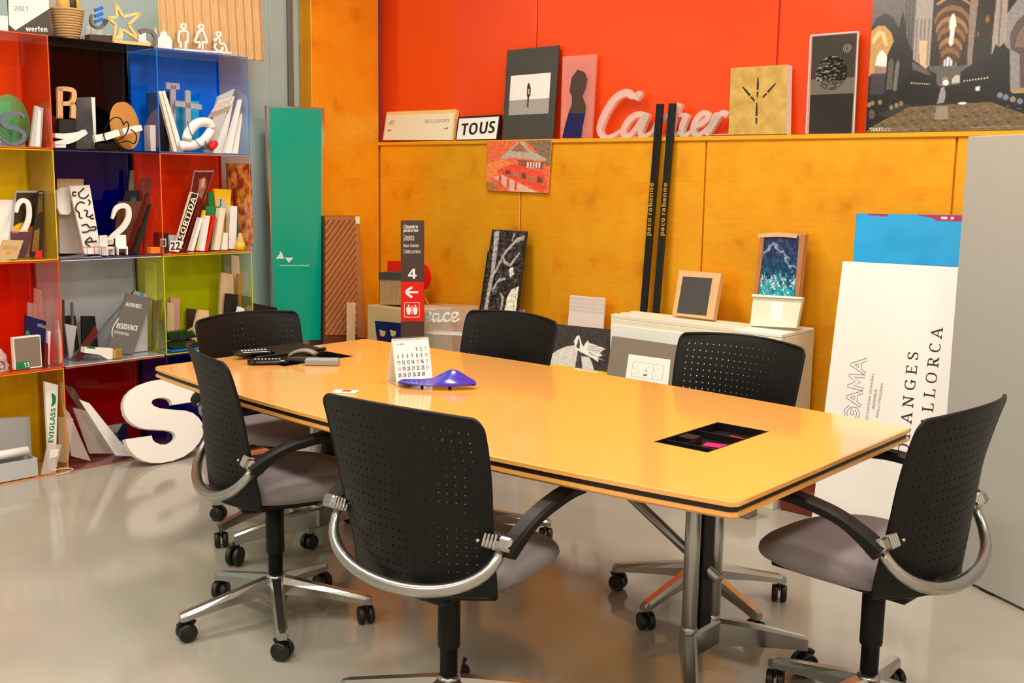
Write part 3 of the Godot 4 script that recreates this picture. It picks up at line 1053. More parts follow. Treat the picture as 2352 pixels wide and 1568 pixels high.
func make_prints() -> void:
	# small figure on a pale beach, in grey
	var im := blank(128, 128, Color(0.90, 0.895, 0.885))
	im.fill_rect(Rect2i(0, 80, 128, 48), Color(0.62, 0.615, 0.60))
	fill_poly(im, [0.44, 0.27, 0.47, 0.20, 0.50, 0.27, 0.53, 0.36, 0.53, 0.52, 0.50, 0.57, 0.49, 0.82, 0.46, 0.82, 0.46, 0.57, 0.44, 0.5], Color(0.16, 0.155, 0.15))
	fill_poly(im, [0.46, 0.36, 0.50, 0.36, 0.51, 0.50, 0.46, 0.50], Color(0.72, 0.71, 0.70))
	mottle(im, 3, 0.3, 0.05)
	keep("print_beach", im, 0.35, 2)
	# autumn garden: pavilion roof, red bridge
	im = blank(160, 128, Color(0.88, 0.42, 0.26))
	fill_poly(im, [0.62, 0, 1, 0, 1, 0.5, 0.9, 0.45, 0.8, 0.25], Color(0.52, 0.42, 0.34))
	fill_poly(im, [0.2, 0.36, 0.5, 0.02, 0.6, 0.02, 0.68, 0.2, 0.95, 0.36, 0.92, 0.4, 0.4, 0.34], Color(0.70, 0.66, 0.62))
	fill_poly(im, [0.38, 0.2, 0.52, 0.04, 0.66, 0.24], Color(0.62, 0.40, 0.33))
	fill_poly(im, [0.5, 0.38, 0.9, 0.42, 0.9, 0.56, 0.5, 0.5], Color(0.60, 0.30, 0.24))
	for k in 5:
		fill_poly(im, [0.64 + k * 0.045, 0.42, 0.668 + k * 0.045, 0.42, 0.668 + k * 0.045, 0.54, 0.64 + k * 0.045, 0.53], Color(0.85, 0.83, 0.80))
	fill_poly(im, [0.0, 0.45, 0.3, 0.35, 0.5, 0.55, 0.3, 0.6, 0.1, 0.7, 0, 0.9], Color(0.93, 0.52, 0.30))
	fill_poly(im, [0.15, 0.6, 0.4, 0.46, 0.9, 0.62, 0.98, 0.9, 0.9, 0.98, 0.3, 0.72], Color(0.90, 0.30, 0.20))
	for k in 5:
		fill_poly(im, [0.3 + k * 0.13, 0.58 + k * 0.03, 0.38 + k * 0.13, 0.6 + k * 0.03, 0.38 + k * 0.13, 0.68 + k * 0.035, 0.3 + k * 0.13, 0.66 + k * 0.035], Color(0.62, 0.50, 0.40) if k % 2 else Color(0.36, 0.30, 0.20))
	fill_poly(im, [0.1, 0.72, 0.25, 0.68, 0.85, 1.0, 0.4, 1.0], Color(0.88, 0.70, 0.60))
	for k in 3:
		fill_poly(im, [0.2 + k * 0.13, 0.68 + k * 0.06, 0.24 + k * 0.13, 0.70 + k * 0.06, 0.24 + k * 0.13, 0.92 + k * 0.03, 0.2 + k * 0.13, 0.9 + k * 0.03], Color(0.86, 0.26, 0.22))
	fill_poly(im, [0, 0.8, 0.2, 0.92, 0.1, 1, 0, 1], Color(0.62, 0.46, 0.26))
	mottle(im, 5, 0.12, 0.12)
	keep("print_garden", im, 0.6, 2)
	# bare tree in black and white
	im = blank(96, 220, Color(0.20, 0.19, 0.19))
	mottle(im, 8, 0.05, 0.16)
	for b in [[0.1, 1, 0.2, 1, 0.26, 0.5, 0.22, 0, 0.06, 0, 0.14, 0.5], [0.2, 0.55, 0.45, 0.25, 0.75, 0.08, 0.98, 0.04, 0.98, 0.09, 0.75, 0.14, 0.5, 0.28, 0.3, 0.52], [0.4, 0.28, 0.55, 0.36, 0.72, 0.40, 0.70, 0.43, 0.52, 0.40, 0.38, 0.3], [0.65, 0.4, 0.9, 0.24, 0.92, 0.26, 0.7, 0.43], [0.24, 0.72, 0.4, 0.58, 0.6, 0.56, 0.6, 0.59, 0.42, 0.62, 0.3, 0.75], [0.45, 0.72, 0.62, 0.8, 0.6, 1.0, 0.54, 1.0, 0.55, 0.82], [0.66, 0.02, 0.70, 0.02, 0.66, 0.12, 0.62, 0.12]]:
		fill_poly(im, b, Color(0.66, 0.64, 0.64))
	fill_poly(im, [0.66, 1.0, 0.70, 0.80, 0.80, 0.70, 0.98, 0.66, 0.98, 1.0], Color(0.90, 0.88, 0.80))
	fill_poly(im, [0.66, 0.46, 0.76, 0.42, 0.82, 0.52, 0.72, 0.56], Color(0.86, 0.85, 0.84))
	for k in 26:
		var x := rng.randf()
		var y := rng.randf()
		var a := rng.randf_range(-2.6, -0.4)
		var l := rng.randf_range(0.10, 0.28)
		var e := Vector2(x + cos(a) * l, y + sin(a) * l * 0.45)
		fill_poly(im, [x, y, x + 0.03, y + 0.004, e.x, e.y], Color(0.58, 0.57, 0.57) if k % 2 else Color(0.09, 0.085, 0.085))
	mottle(im, 9, 0.09, 0.22)
	keep("print_tree", im, 0.3, 2)
	# white horse's head on a dark ground
	im = blank(160, 130, Color(0.23, 0.215, 0.205))
	fill_poly(im, [0.0, 0.78, 0.12, 0.62, 0.28, 0.5, 0.42, 0.45, 0.48, 0.52, 0.46, 1.0, 0.0, 1.0], Color(0.84, 0.83, 0.81))
	fill_poly(im, [0.38, 0.36, 0.42, 0.22, 0.46, 0.2, 0.53, 0.40, 0.56, 0.46, 0.62, 0.30, 0.66, 0.36, 0.80, 0.40, 0.92, 0.48, 0.84, 0.56, 0.90, 0.64, 0.82, 0.66, 0.84, 0.80, 0.74, 0.72, 0.66, 0.68, 0.54, 0.62, 0.44, 0.56], Color(0.93, 0.92, 0.90))
	fill_poly(im, [0.46, 0.26, 0.50, 0.42, 0.50, 0.54, 0.44, 0.5], Color(0.30, 0.28, 0.27))
	fill_poly(im, [0.48, 0.56, 0.54, 0.64, 0.52, 0.84, 0.56, 1.0, 0.47, 1.0], Color(0.27, 0.25, 0.24))
	fill_poly(im, [0.54, 0.70, 0.68, 0.70, 0.74, 0.84, 0.78, 1.0, 0.58, 1.0], Color(0.85, 0.84, 0.83))
	for k in 12:
		var y := 0.40 + k * 0.028
		fill_poly(im, [0.62 + 0.01 * (k % 3), 0.44 + k * 0.012, 0.80 + 0.05 * sin(k * 2.1), y, 0.90 + 0.05 * sin(k * 1.3), y + 0.03, 0.70, 0.50 + k * 0.014], Color(0.95, 0.94, 0.92) if k % 2 else Color(0.70, 0.68, 0.66))
	mottle(im, 12, 0.06, 0.08)
	keep("print_horse", im, 0.4, 2)
	# breaking sea in resin
	var s1 := noise(31, 0.035, 5)
	var s2 := noise(32, 0.06, 5)
	printed("print_sea", paint(96, 200, func(u: float, v: float) -> Color:
		var a := s1.get_noise_2d(u * 96, v * 200)
		var b := s2.get_noise_2d(u * 96 + a * 30, v * 120 + a * 40)
		var c := Color(0.10, 0.14, 0.34).lerp(Color(0.02, 0.20, 0.36), smoothstep(0.2, 0.4, v + a * 0.15)).lerp(Color(0.03, 0.62, 0.68), smoothstep(0.45, 0.75, v + a * 0.3))
		var foam := smoothstep(0.05, 0.35, b + 0.20 * (1.0 if absf(v - 0.55 + a * 0.12) < 0.07 else 0.0)) * (0.2 + smoothstep(0.4, 0.6, v)) + 0.6 * smoothstep(0.05, 0.0, absf(v - 0.24 + 0.12 * sin(u * 5.0) + a * 0.1))
		return c.lerp(Color(0.82, 0.92, 0.95), clampf(foam, 0, 0.85))), 0.08)
	# dark poster with a globe
	var gl := noise(41, 0.09, 3)
	printed("print_globe", paint(110, 230, func(u: float, v: float) -> Color:
		var c := Color(0.24, 0.225, 0.21) if v < 0.58 else Color(0.19, 0.175, 0.165)
		if v > 0.44 and v < 0.60:
			c = Color(0.42, 0.40, 0.37)
		var p := Vector2((u - 0.47) / 0.36, (v - 0.385) / 0.175)
		if p.length() < 1.0:
			var k := gl.get_noise_2d(u * 80, v * 300)
			c = Color(0.10, 0.09, 0.085).lerp(Color(0.55, 0.53, 0.50), clampf(k * 1.8 - p.x * 0.35 + 0.1, 0, 1))
			if v > 0.46:
				c = c.lerp(Color(0.40, 0.38, 0.36), 0.6)
		var q := Vector2((u - 0.80) / 0.09, (v - 0.145) / 0.042)
		if q.length() < 1.0 and (q.length() > 0.82 or (q.length() > 0.35 and q.length() < 0.55)):
			c = Color(0.60, 0.59, 0.57)
		return c), 0.06)
	# parchment-gold canvas
	var cn := noise(51, 0.03, 4)
	printed("print_canvas", paint(128, 140, func(u: float, v: float) -> Color:
		var k := cn.get_noise_2d(u * 128, v * 140) * 0.5 + 0.5
		return Color(0.66, 0.52, 0.20).lerp(Color(0.82, 0.68, 0.36), k)), 0.5)
	# printed church interior: nave vault, dark stalls, tiled floor
	im = blank(400, 312, Color(0.10, 0.085, 0.075))
	var D := func(a: Array, c: Color) -> void:
		var b: Array = []
		for k in range(0, a.size(), 2):
			b.append_array([(a[k] - 125.0) / 1995.0, (a[k + 1] + 160.0) / 1561.0])
		fill_poly(im, b, c)
	var O := func(x: float, y: float, rx: float, ry: float, c: Color) -> void: fill_oval(im, (x - 125.0) / 1995.0, (y + 160.0) / 1561.0, rx / 1995.0, ry / 1561.0, c)
	var stone := Color(0.46, 0.44, 0.43)
	var warm := Color(0.72, 0.56, 0.33)
	D.call([100, -160, 700, -160, 700, 560, 560, 520, 420, 300, 100, 330], Color(0.36, 0.345, 0.345))
	for k in 5:
		D.call([520 + k * 38, -160, 540 + k * 38, -160, 545 + k * 38, 520, 525 + k * 38, 510], Color(0.28, 0.26, 0.26))
	D.call([100, 330, 180, 180, 280, 130, 380, 170, 450, 280, 440, 420, 100, 760], Color(0.15, 0.13, 0.125))
	D.call([100, 340, 200, 260, 290, 260, 370, 330, 410, 430, 350, 560, 330, 760, 100, 800], warm)
	D.call([130, 420, 210, 300, 290, 330, 340, 470, 300, 470, 240, 350, 160, 460], Color(0.86, 0.74, 0.50))
	D.call([195, 680, 205, 600, 240, 530, 280, 515, 335, 580, 330, 690], Color(0.88, 0.87, 0.87))
	D.call([190, 690, 330, 690, 325, 760, 190, 770], Color(0.56, 0.46, 0.44))
	D.call([150, 770, 330, 760, 320, 1000, 150, 1000], Color(0.22, 0.21, 0.23))
	D.call([640, -160, 850, -160, 840, 180, 850, 640, 800, 690, 640, 600], Color(0.60, 0.57, 0.55))
	for k in 4:
		D.call([660 + k * 45, 180, 672 + k * 45, 180, 675 + k * 45, 650, 663 + k * 45, 640], Color(0.42, 0.39, 0.38))
	D.call([700, 400, 800, 400, 800, 690, 720, 640], Color(0.80, 0.68, 0.54))
	D.call([840, -160, 1340, -160, 1290, 180, 1240, 640, 840, 650], Color(0.17, 0.135, 0.10))
	for k in 11:
		var y := 140.0 + 42.0 * k
		var hw := 205.0 - 12.0 * k
		var vault: Array = []
		for j in 15:
			var t := PI * j / 14.0
			vault.append_array([1060.0 - cos(t) * hw, y + 90.0 - sin(t) * hw * 0.95])
		D.call(vault, [Color(0.50, 0.35, 0.20), Color(0.27, 0.18, 0.10), Color(0.60, 0.43, 0.26), Color(0.36, 0.24, 0.14)][k % 4])
	D.call([860, 30, 1060, -120, 1270, 30, 1240, 30, 1060, -60, 890, 40], Color(0.66, 0.50, 0.28))
	D.call([950, 640, 990, 560, 1050, 545, 1110, 560, 1130, 640], Color(0.30, 0.22, 0.16))
	D.call([993, 655, 996, 590, 1045, 550, 1092, 590, 1096, 655], Color(0.76, 0.80, 0.86))
	for k in 3:
		D.call([1014 + k * 22, 655, 1018 + k * 22, 655, 1018 + k * 22, 575, 1014 + k * 22, 575], Color(0.2, 0.2, 0.22))
	D.call([1030, 190, 1050, 130, 1075, 115, 1098, 170, 1112, 240, 1095, 270, 1085, 430, 1055, 448, 1035, 420, 1045, 290, 1025, 255], Color(0.90, 0.88, 0.86))
	D.call([835, 655, 1300, 640, 1180, 720, 920, 740, 835, 700], Color(0.34, 0.33, 0.34))
	D.call([920, 735, 1190, 700, 1180, 860, 930, 880], Color(0.36, 0.34, 0.34))
	D.call([980, 870, 985, 780, 1015, 755, 1050, 780, 1055, 870], Color(0.55, 0.45, 0.38))
	O.call(1025, 835, 32, 34, Color(0.97, 0.96, 0.93))
	D.call([1090, 850, 1095, 790, 1130, 752, 1172, 760, 1175, 840], Color(0.72, 0.71, 0.70))
	D.call([1240, -160, 1340, -160, 1310, 640, 1250, 660], Color(0.52, 0.45, 0.40))
	D.call([1340, -160, 1530, -160, 1490, 560, 1300, 640], Color(0.13, 0.09, 0.065))
	O.call(1440, 170, 22, 40, Color(0.55, 0.32, 0.14))
	O.call(1350, 320, 14, 30, Color(0.48, 0.28, 0.12))
	D.call([1525, -160, 1650, -160, 1640, 480, 1495, 550], Color(0.60, 0.555, 0.53))
	D.call([1570, -160, 1590, -160, 1580, 500, 1560, 520], Color(0.44, 0.40, 0.39))
	D.call([1645, 110, 1830, -160, 2130, -160, 2130, 980, 1690, 960, 1680, 500, 1640, 470], Color(0.52, 0.51, 0.52))
	D.call([1690, 500, 1680, 330, 1740, 200, 1850, 90, 2130, 60, 2130, 940, 1790, 940, 1780, 560], Color(0.33, 0.27, 0.26))
	D.call([1730, 480, 1760, 330, 1850, 200, 2130, 140, 2130, 500], Color(0.46, 0.37, 0.34))
	D.call([1300, 640, 1500, 560, 1540, 430, 1580, 470, 1620, 420, 1680, 540, 1680, 980, 1180, 860, 1180, 720], Color(0.07, 0.06, 0.055))
	D.call([490, 95, 530, 240, 545, 370, 600, 480, 640, 520, 640, 900, 330, 930, 335, 570, 410, 400, 450, 300], Color(0.11, 0.092, 0.088))
	D.call([345, 930, 350, 640, 390, 580, 420, 640, 420, 920], Color(0.34, 0.31, 0.27))
	D.call([425, 930, 440, 660, 465, 605, 490, 640, 470, 940], Color(0.42, 0.41, 0.40))
	D.call([630, 620, 830, 700, 860, 760, 640, 700], Color(0.35, 0.32, 0.31))
	D.call([610, 700, 860, 770, 950, 870, 960, 1060, 480, 1060, 480, 940], Color(0.065, 0.055, 0.05))
	for k in 9:
		O.call(640 + k * 26, 842, 9, 9, Color(0.86, 0.80, 0.62))
		O.call(1220 + k * 30, 826 - k * 3, 10, 11, Color(0.88, 0.82, 0.66))
	D.call([975, 890, 1010, 880, 1050, 1060, 930, 1080], Color(0.56, 0.55, 0.58))
	D.call([1040, 900, 1500, 880, 1520, 1060, 1010, 1080], Color(0.075, 0.062, 0.055))
	D.call([1335, 895, 1385, 892, 1385, 945, 1335, 945], Color(0.84, 0.84, 0.85))
	D.call([620, 1100, 1500, 1075, 1900, 1250, 2130, 1330, 2130, 1405, 110, 1405, 250, 1300], Color(0.42, 0.35, 0.25))
	for j in 8:
		for k in 26:
			if (j * 7 + k * 5) % 9 < 4:
				var y := 1110.0 + j * 37.0
				var x := 300.0 + k * 62.0 - j * 24.0
				D.call([x, y, x + 44, y, x + 40, y + 24, x - 4, y + 24], Color(0.29, 0.28, 0.20) if (j + k) % 2 else Color(0.52, 0.40, 0.28))
	D.call([930, 1110, 1050, 1105, 1060, 1260, 900, 1260], Color(0.54, 0.51, 0.47))
	O.call(1205, 1080, 48, 15, Color(0.90, 0.89, 0.87))
	D.call([100, 1000, 470, 960, 560, 1050, 420, 1180, 140, 1330, 100, 1330], Color(0.105, 0.088, 0.078))
	D.call([270, 1200, 540, 1060, 660, 1080, 400, 1225], Color(0.20, 0.19, 0.17))
	for q in [[280, 1065], [480, 1085], [535, 1062], [420, 1110], [150, 1100], [190, 1080]]:
		O.call(q[0], q[1], 26, 28, Color(0.52, 0.46, 0.34))
	O.call(190, 1200, 38, 50, Color(0.36, 0.30, 0.25))
	D.call([1490, 1050, 1640, 975, 2130, 1080, 2130, 1150, 1740, 1150], Color(0.08, 0.10, 0.15))
	for q in [[1590, 1005], [1650, 1030], [1720, 1055], [1790, 1080], [1880, 1095], [1980, 1100]]:
		O.call(q[0], q[1], 30, 34, Color(0.46, 0.48, 0.56) if int(q[0]) % 20 else Color(0.55, 0.50, 0.38))
	D.call([1690, 960, 1800, 930, 2130, 960, 2130, 1000, 1720, 990], Color(0.62, 0.52, 0.36))
	mottle(im, 61, 0.12, 0.06)
	keep("print_church", im, 0.25, 2)
	# sky-blue sheet with a torn magenta band
	im = blank(120, 60, Color(0.07, 0.60, 0.84))
	mottle(im, 71, 0.02, 0.05)
	fill_poly(im, [0.1, 0.0, 0.27, 0.0, 0.26, 0.05, 0.1, 0.03], Color(0.66, 0.02, 0.32))
	fill_poly(im, [0.50, 0.0, 1, 0.0, 1, 0.11, 0.66, 0.11, 0.62, 0.06], Color(0.66, 0.02, 0.32))
	im.fill_rect(Rect2i(83, 2, 6, 3), Color(0.9, 0.88, 0.9))
	im.fill_rect(Rect2i(92, 2, 3, 3), Color(0.9, 0.88, 0.9))
	keep("print_sky", im, 0.3)
	# carved timber
	var cv := noise(81, 0.05, 4)
	printed("print_carved", paint(64, 150, func(u: float, v: float) -> Color:
		var k := cv.get_noise_2d(u * 64, v * 110)
		return Color(0.70, 0.47, 0.18).lerp(Color(0.26, 0.15, 0.06), smoothstep(0.02, 0.28, k)).lerp(Color(0.84, 0.66, 0.38), smoothstep(-0.1, -0.4, k))), 0.5)
	# dark teal night photograph, warm photograph, dusk card
	im = blank(64, 48, Color(0.02, 0.07, 0.16))
	mottle(im, 91, 0.06, 0.08)
	fill_poly(im, [0.55, 0.9, 0.62, 0.4, 0.7, 0.7, 0.8, 0.3, 0.86, 0.6, 0.95, 0.5, 0.95, 1, 0.55, 1], Color(0.05, 0.42, 0.50))
	keep("print_night", im, 0.35, 2)
	im = blank(64, 128, Color(0.22, 0.17, 0.09))
	fill_poly(im, [0, 0.55, 0.4, 0.48, 1, 0.6, 1, 0.85, 0, 0.9], Color(0.93, 0.72, 0.22))
	fill_poly(im, [0.6, 0.5, 1, 0.56, 1, 0.8, 0.7, 0.85], Color(0.92, 0.48, 0.24))
	fill_poly(im, [0, 0.86, 1, 0.8, 1, 1, 0, 1], Color(0.85, 0.50, 0.36))
	mottle(im, 93, 0.08, 0.08)
	keep("print_sunset", im, 0.35, 3)
	im = blank(64, 128, Color(0.17, 0.13, 0.08))
	fill_poly(im, [0.1, 0.05, 0.9, 0.02, 0.9, 0.3, 0.2, 0.35], Color(0.40, 0.30, 0.12))
	fill_poly(im, [0.05, 0.6, 0.7, 0.58, 0.6, 0.95, 0.0, 0.95], Color(0.55, 0.40, 0.16))
	mottle(im, 95, 0.06, 0.08)
	keep("print_brochure", im, 0.35, 3)
	im = blank(64, 64, Color(0.86, 0.86, 0.85))
	for j in 6:
		for k in 8:
			im.fill_rect(Rect2i(4 + k * 7, 6 + j * 5, 5, 3), [Color(0.45, 0.42, 0.40), Color(0.80, 0.55, 0.35), Color(0.35, 0.45, 0.62), Color(0.70, 0.68, 0.30), Color(0.62, 0.60, 0.58)][(j * 3 + k) % 5])
	im.fill_rect(Rect2i(0, 38, 64, 26), Color(0.62, 0.57, 0.52))
	keep("print_swatches", im)
	im = blank(64, 128, Color(0.42, 0.07, 0.06))
	fill_poly(im, [0.3, 0.1, 0.6, 0.06, 0.75, 0.2, 0.6, 0.36, 0.35, 0.3], Color(0.66, 0.45, 0.40))
	fill_poly(im, [0.45, 0.1, 0.62, 0.1, 0.6, 0.2, 0.48, 0.2], Color(0.82, 0.70, 0.66))
	mottle(im, 97, 0.08, 0.1)
	keep("print_maroon", im, 0.35, 3)
	# ribbed white sample, plan sheet, slate
	printed("print_ribs", paint(8, 128, func(_u: float, v: float) -> Color:
		return Color(0.86, 0.80, 0.78) if v > 0.55 or fposmod(v * 30.0, 1.0) < 0.6 else Color(0.74, 0.67, 0.65)), 0.5)
	im = blank(96, 72, Color(0.93, 0.93, 0.91))
	for r in [[12, 18, 70, 1], [12, 18, 1, 40], [82, 18, 1, 40], [12, 58, 70, 1], [60, 18, 1, 40]]:
		im.fill_rect(Rect2i(r[0], r[1], r[2], r[3]), Color(0.66, 0.66, 0.66))
	for k in 14:
		im.fill_rect(Rect2i(14 + (k * 23) % 66, 20 + (k * 17) % 36, 2, 2), Color(0.55, 0.55, 0.55))
	im.fill_rect(Rect2i(43, 38, 4, 3), Color(0.15, 0.55, 0.30))
	im.fill_rect(Rect2i(40, 48, 8, 5), Color(0.45, 0.45, 0.45))
	keep("print_plan", im, 0.6)
	printed("slate", noise_tex(0.05, [Color(0.20, 0.20, 0.20), Color(0.33, 0.33, 0.33), Color(0.28, 0.28, 0.28)], 64, Vector2.ONE, 17), 0.6).uv1_triplanar = true
	printed("violet_glaze", noise_tex(0.02, [Color(0.10, 0.12, 0.50), Color(0.30, 0.16, 0.62), Color(0.12, 0.20, 0.66), Color(0.42, 0.34, 0.72)], 64, Vector2.ONE, 19), 0.18)
	M.violet_glaze.uv1_triplanar = true
	M.violet_glaze.uv1_scale = Vector3(9, 9, 9)
	plain("banner_green", Color(0.0, 0.655, 0.565), 0.22)
	plain("pink_tile", Color(0.80, 0.64, 0.60), 0.6)
	plain("pale_teal", Color(0.70, 0.84, 0.82), 0.5)
	plain("steel_blue", Color(0.40, 0.46, 0.54), 0.4, 0.3)
	plain("stripe_blue", Color(0.08, 0.45, 0.82), 0.3)
	plain("gilt_ink", Color(0.66, 0.46, 0.20), 0.5)
	plain("slat_pine", Color.WHITE, 0.5, 0.0, {"albedo_texture": noise_tex(0.02, [Color(0.66, 0.51, 0.34), Color(0.80, 0.65, 0.46), Color(0.73, 0.58, 0.40)], 128, Vector2(6.0, 0.7), 23), "uv1_triplanar": true, "uv1_scale": Vector3(3, 3, 3)})
	plain("plum", Color(0.33, 0.19, 0.22), 0.5)
	plain("red_brown", Color(0.42, 0.15, 0.08), 0.5)
	plain("frosted_grey", Color(0.62, 0.62, 0.66), 0.4)
	plain("cactus_yellow", Color(0.88, 0.68, 0.32), 0.5)
	plain("cactus_green", Color(0.08, 0.17, 0.08), 0.4)
	plain("turf", Color(0.10, 0.28, 0.05), 0.9)
	plain("cable_white", Color(0.85, 0.82, 0.74), 0.5)

func disc_mesh(r: float, t: float) -> ArrayMesh:
	var a: Array = []
	for k in 40:
		a.append_array([cos(TAU * k / 40.0) * r, sin(TAU * k / 40.0) * r])
	return prism(a, -t * 0.5, t * 0.5)

func diagonal_slats(o: Node, field: PackedVector2Array, _y: float) -> void:
	# slats laid aslant over a darker backing, cut to the field
	var lo := field[0]
	var hi := field[0]
	for v in field:
		lo = lo.min(v)
		hi = hi.max(v)
	var step := 0.040
	var n := int((hi.y - lo.y + (hi.x - lo.x)) / step) + 2
	for k in n:
		var y := lo.y - (hi.x - lo.x) + k * step
		var w := hi.x - lo.x
		var strip := PackedVector2Array([Vector2(lo.x - 0.01, y), Vector2(hi.x + 0.01, y + w + 0.02), Vector2(hi.x + 0.01, y + w + 0.02 + step * 0.74), Vector2(lo.x - 0.01, y + step * 0.74)])
		for piece in Geometry2D.intersect_polygons(strip, field):
			if piece.size() >= 3:
				var st := begin()
				add_prism(st, piece, 0.0002, 0.005)
				part("slat", finish(st), M.red_wood, o)

func upright_slats(o: Node, c: Array, n: int) -> void:
	# rounded upright slats between the board's lower and upper edges
	var v := points2(c)
	for k in n:
		var a: Vector2 = v[0].lerp(v[1], (k + 0.05) / n)
		var b: Vector2 = v[0].lerp(v[1], (k + 0.95) / n)
		var d: Vector2 = v[3].lerp(v[2], (k + 0.05) / n)
		var e: Vector2 = v[3].lerp(v[2], (k + 0.95) / n)
		var st := begin(true)
		for s in 8:
			var t0 := s / 8.0
			var t1 := (s + 1) / 8.0
			var z0 := 0.0004 + 0.014 * sin(t0 * PI)
			var z1 := 0.0004 + 0.014 * sin(t1 * PI)
			var p := a.lerp(b, t0)
			var q := a.lerp(b, t1)
			var r := d.lerp(e, t0)
			var w := d.lerp(e, t1)
			quad(st, Vector3(p.x, p.y, z0), Vector3(r.x, r.y, z0), Vector3(w.x, w.y, z1), Vector3(q.x, q.y, z1))
		part("slat", finish(st), M.slat_pine, o)

func outline_word(o: Node, s: String, p: Vector2, q: Vector2, h: float) -> void:
	# hollow block capitals drawn with a thin line
	var glyphs := {"A": [[0.0, 0, 0.5, 1, 1.0, 0], [0.24, 0.34, 0.76, 0.34]], "G": [[0.98, 0.80, 0.75, 0.97, 0.4, 0.98, 0.1, 0.78, 0.05, 0.4, 0.25, 0.06, 0.65, 0.02, 0.95, 0.2, 0.95, 0.48, 0.55, 0.48]], "M": [[0.0, 0, 0.08, 1, 0.5, 0.35, 0.92, 1, 1.0, 0]]}
	var along := (q - p) / s.length()
	var up := Vector2(-along.y, along.x).normalized() * h
	for i in s.length():
		var shapes: Array = []
		for line in glyphs[s[i]]:
			var l := PackedVector2Array()
			for v in points2(line):
				l.append(p + along * (i + 0.10 + v.x * 0.78) + up * (0.08 + v.y * 0.84 - 0.5))
			for poly in Geometry2D.offset_polyline(l, h * 0.085, Geometry2D.JOIN_MITER, Geometry2D.END_SQUARE):
				shapes.append(poly)
		if shapes.size() == 2:
			shapes = Geometry2D.merge_polygons(shapes[0], shapes[1])
		var st := begin()
		for poly in shapes:
			var ring: Array = Array(poly)
			ring.append(poly[0])
			add_ribbon(st, ring, [h * 0.035, h * 0.035], 0.0002, 0.0009)
		part("lettering", finish(st), M.grey_ink, o)

func cactus_basket(at: Vector3) -> void:
	var o := root("cactus_basket", "woven rope basket holding smooth wooden cactus shapes on top of the cubes", "basket", Transform3D(SHELF.basis, at))
	var st := begin(true)
	for k in 12:
		var y := 0.006 + k * 0.0115
		var r := 0.044 + 0.026 * pow(k / 11.0, 0.8)
		var ring: Array = []
		for j in 25:
			ring.append(Vector3(cos(TAU * j / 24.0) * r, y, sin(TAU * j / 24.0) * r))
		add_tube(st, ring, 0.0065, 6)
	add_lathe(st, [Vector2(0, 0.001), Vector2(0.044, 0.001), Vector2(0.066, 0.120), Vector2(0, 0.110)], 24)
	part("woven_pot", finish(st), M.wicker, o)
	part("cactus_lobe", lathe([0, 0.10, 0.024, 0.115, 0.030, 0.16, 0.026, 0.21, 0.012, 0.235, 0, 0.24], 16), M.cactus_yellow, o, Transform3D(Basis.IDENTITY, Vector3(-0.02, 0, 0.01)))
	part("cactus_lobe", lathe([0, 0.10, 0.015, 0.112, 0.018, 0.16, 0.014, 0.21, 0, 0.225], 14), M.cactus_green, o, Transform3D(Basis.IDENTITY, Vector3(0.018, 0, 0.02)))
	part("cactus_lobe", lathe([0, 0.10, 0.018, 0.115, 0.023, 0.16, 0.018, 0.22, 0, 0.235], 14), M.cactus_yellow, o, Transform3D(Basis.IDENTITY, Vector3(0.045, 0, -0.01)))

func bent_tubes(xf: Transform3D) -> void:
	var o := root("bent_tube", "thick white bent foam tube tied with a thin cord in the blue cube", "tube", xf)
	part("foam_tube", tube(smooth_line(points3([-0.10, 0.03, 0.0, -0.03, 0.035, 0.0, 0.03, 0.06, 0.0, 0.075, 0.115, 0.0, 0.06, 0.15, 0.0, 0.0, 0.145, 0.0, -0.05, 0.10, 0.0, -0.07, 0.06, 0.01]), 4), 0.024, 12), M.white, o)
	part("tie_cord", tube(smooth_line(points3([-0.075, 0.15, 0.03, -0.06, 0.09, 0.035, -0.01, 0.03, 0.035, 0.03, 0.02, 0.033, 0.02, 0.06, 0.03]), 4), 0.002, 6), M.ink, o)
	part("red_tip", lathe([0, 0, 0.018, 0.002, 0.020, 0.03, 0.015, 0.05, 0, 0.052], 12), M.red, o, Transform3D(Basis(Vector3(0, 0, 1), -0.9), Vector3(0.065, 0.022, 0.0)))

func toy_chairs(xf: Transform3D) -> void:
	for k in 2:
		var o := root("model_chair", ["tiny white model chair beside the number two", "second tiny white model chair before the brown board"][k], "model", xf * Transform3D(Basis(Vector3.UP, 0.4 - 0.7 * k), Vector3(-0.01 + 0.068 * k, 0, 0.0 + 0.01 * k)), "tiny white model chairs")
		part("seat", box(Vector3(0.05, 0.012, 0.045), Vector3(0, 0.034, 0), 0.002), M.white, o)
		part("backrest", box(Vector3(0.05, 0.055, 0.008), Vector3(0, 0.066, -0.02), 0.002), M.white, o)
		for s in [-1.0, 1.0]:
			part("leg", box(Vector3(0.006, 0.030, 0.044), Vector3(s * 0.021, 0.015, 0), 0.001), M.white, o)

func wire_rack(xf: Transform3D) -> void:
	var o := root("wire_rack", "small thin red wire rack at the front of the dark blue cube", "rack", xf)
	part("top_wire", tube(points3([-0.08, 0.045, 0, 0.07, 0.040, 0]), 0.0016, 6), M.red, o)
	for k in 5:
		part("upright_wire", tube(points3([-0.075 + 0.035 * k, 0.0, 0, -0.075 + 0.035 * k, 0.044, 0]), 0.0014, 6), M.red, o)

func yellow_cone(at: Vector3) -> void:
	var o := root("bottle_cone", "small yellow based cone with a pale tip before the carved panel", "cone", Transform3D(SHELF.basis, at))
	part("base", lathe([0, 0, 0.026, 0, 0.026, 0.032, 0.023, 0.036], 18), M.yellow, o)
	part("tip", lathe([0.023, 0.036, 0.012, 0.072, 0.007, 0.086, 0, 0.088], 18), M.kraft, o)

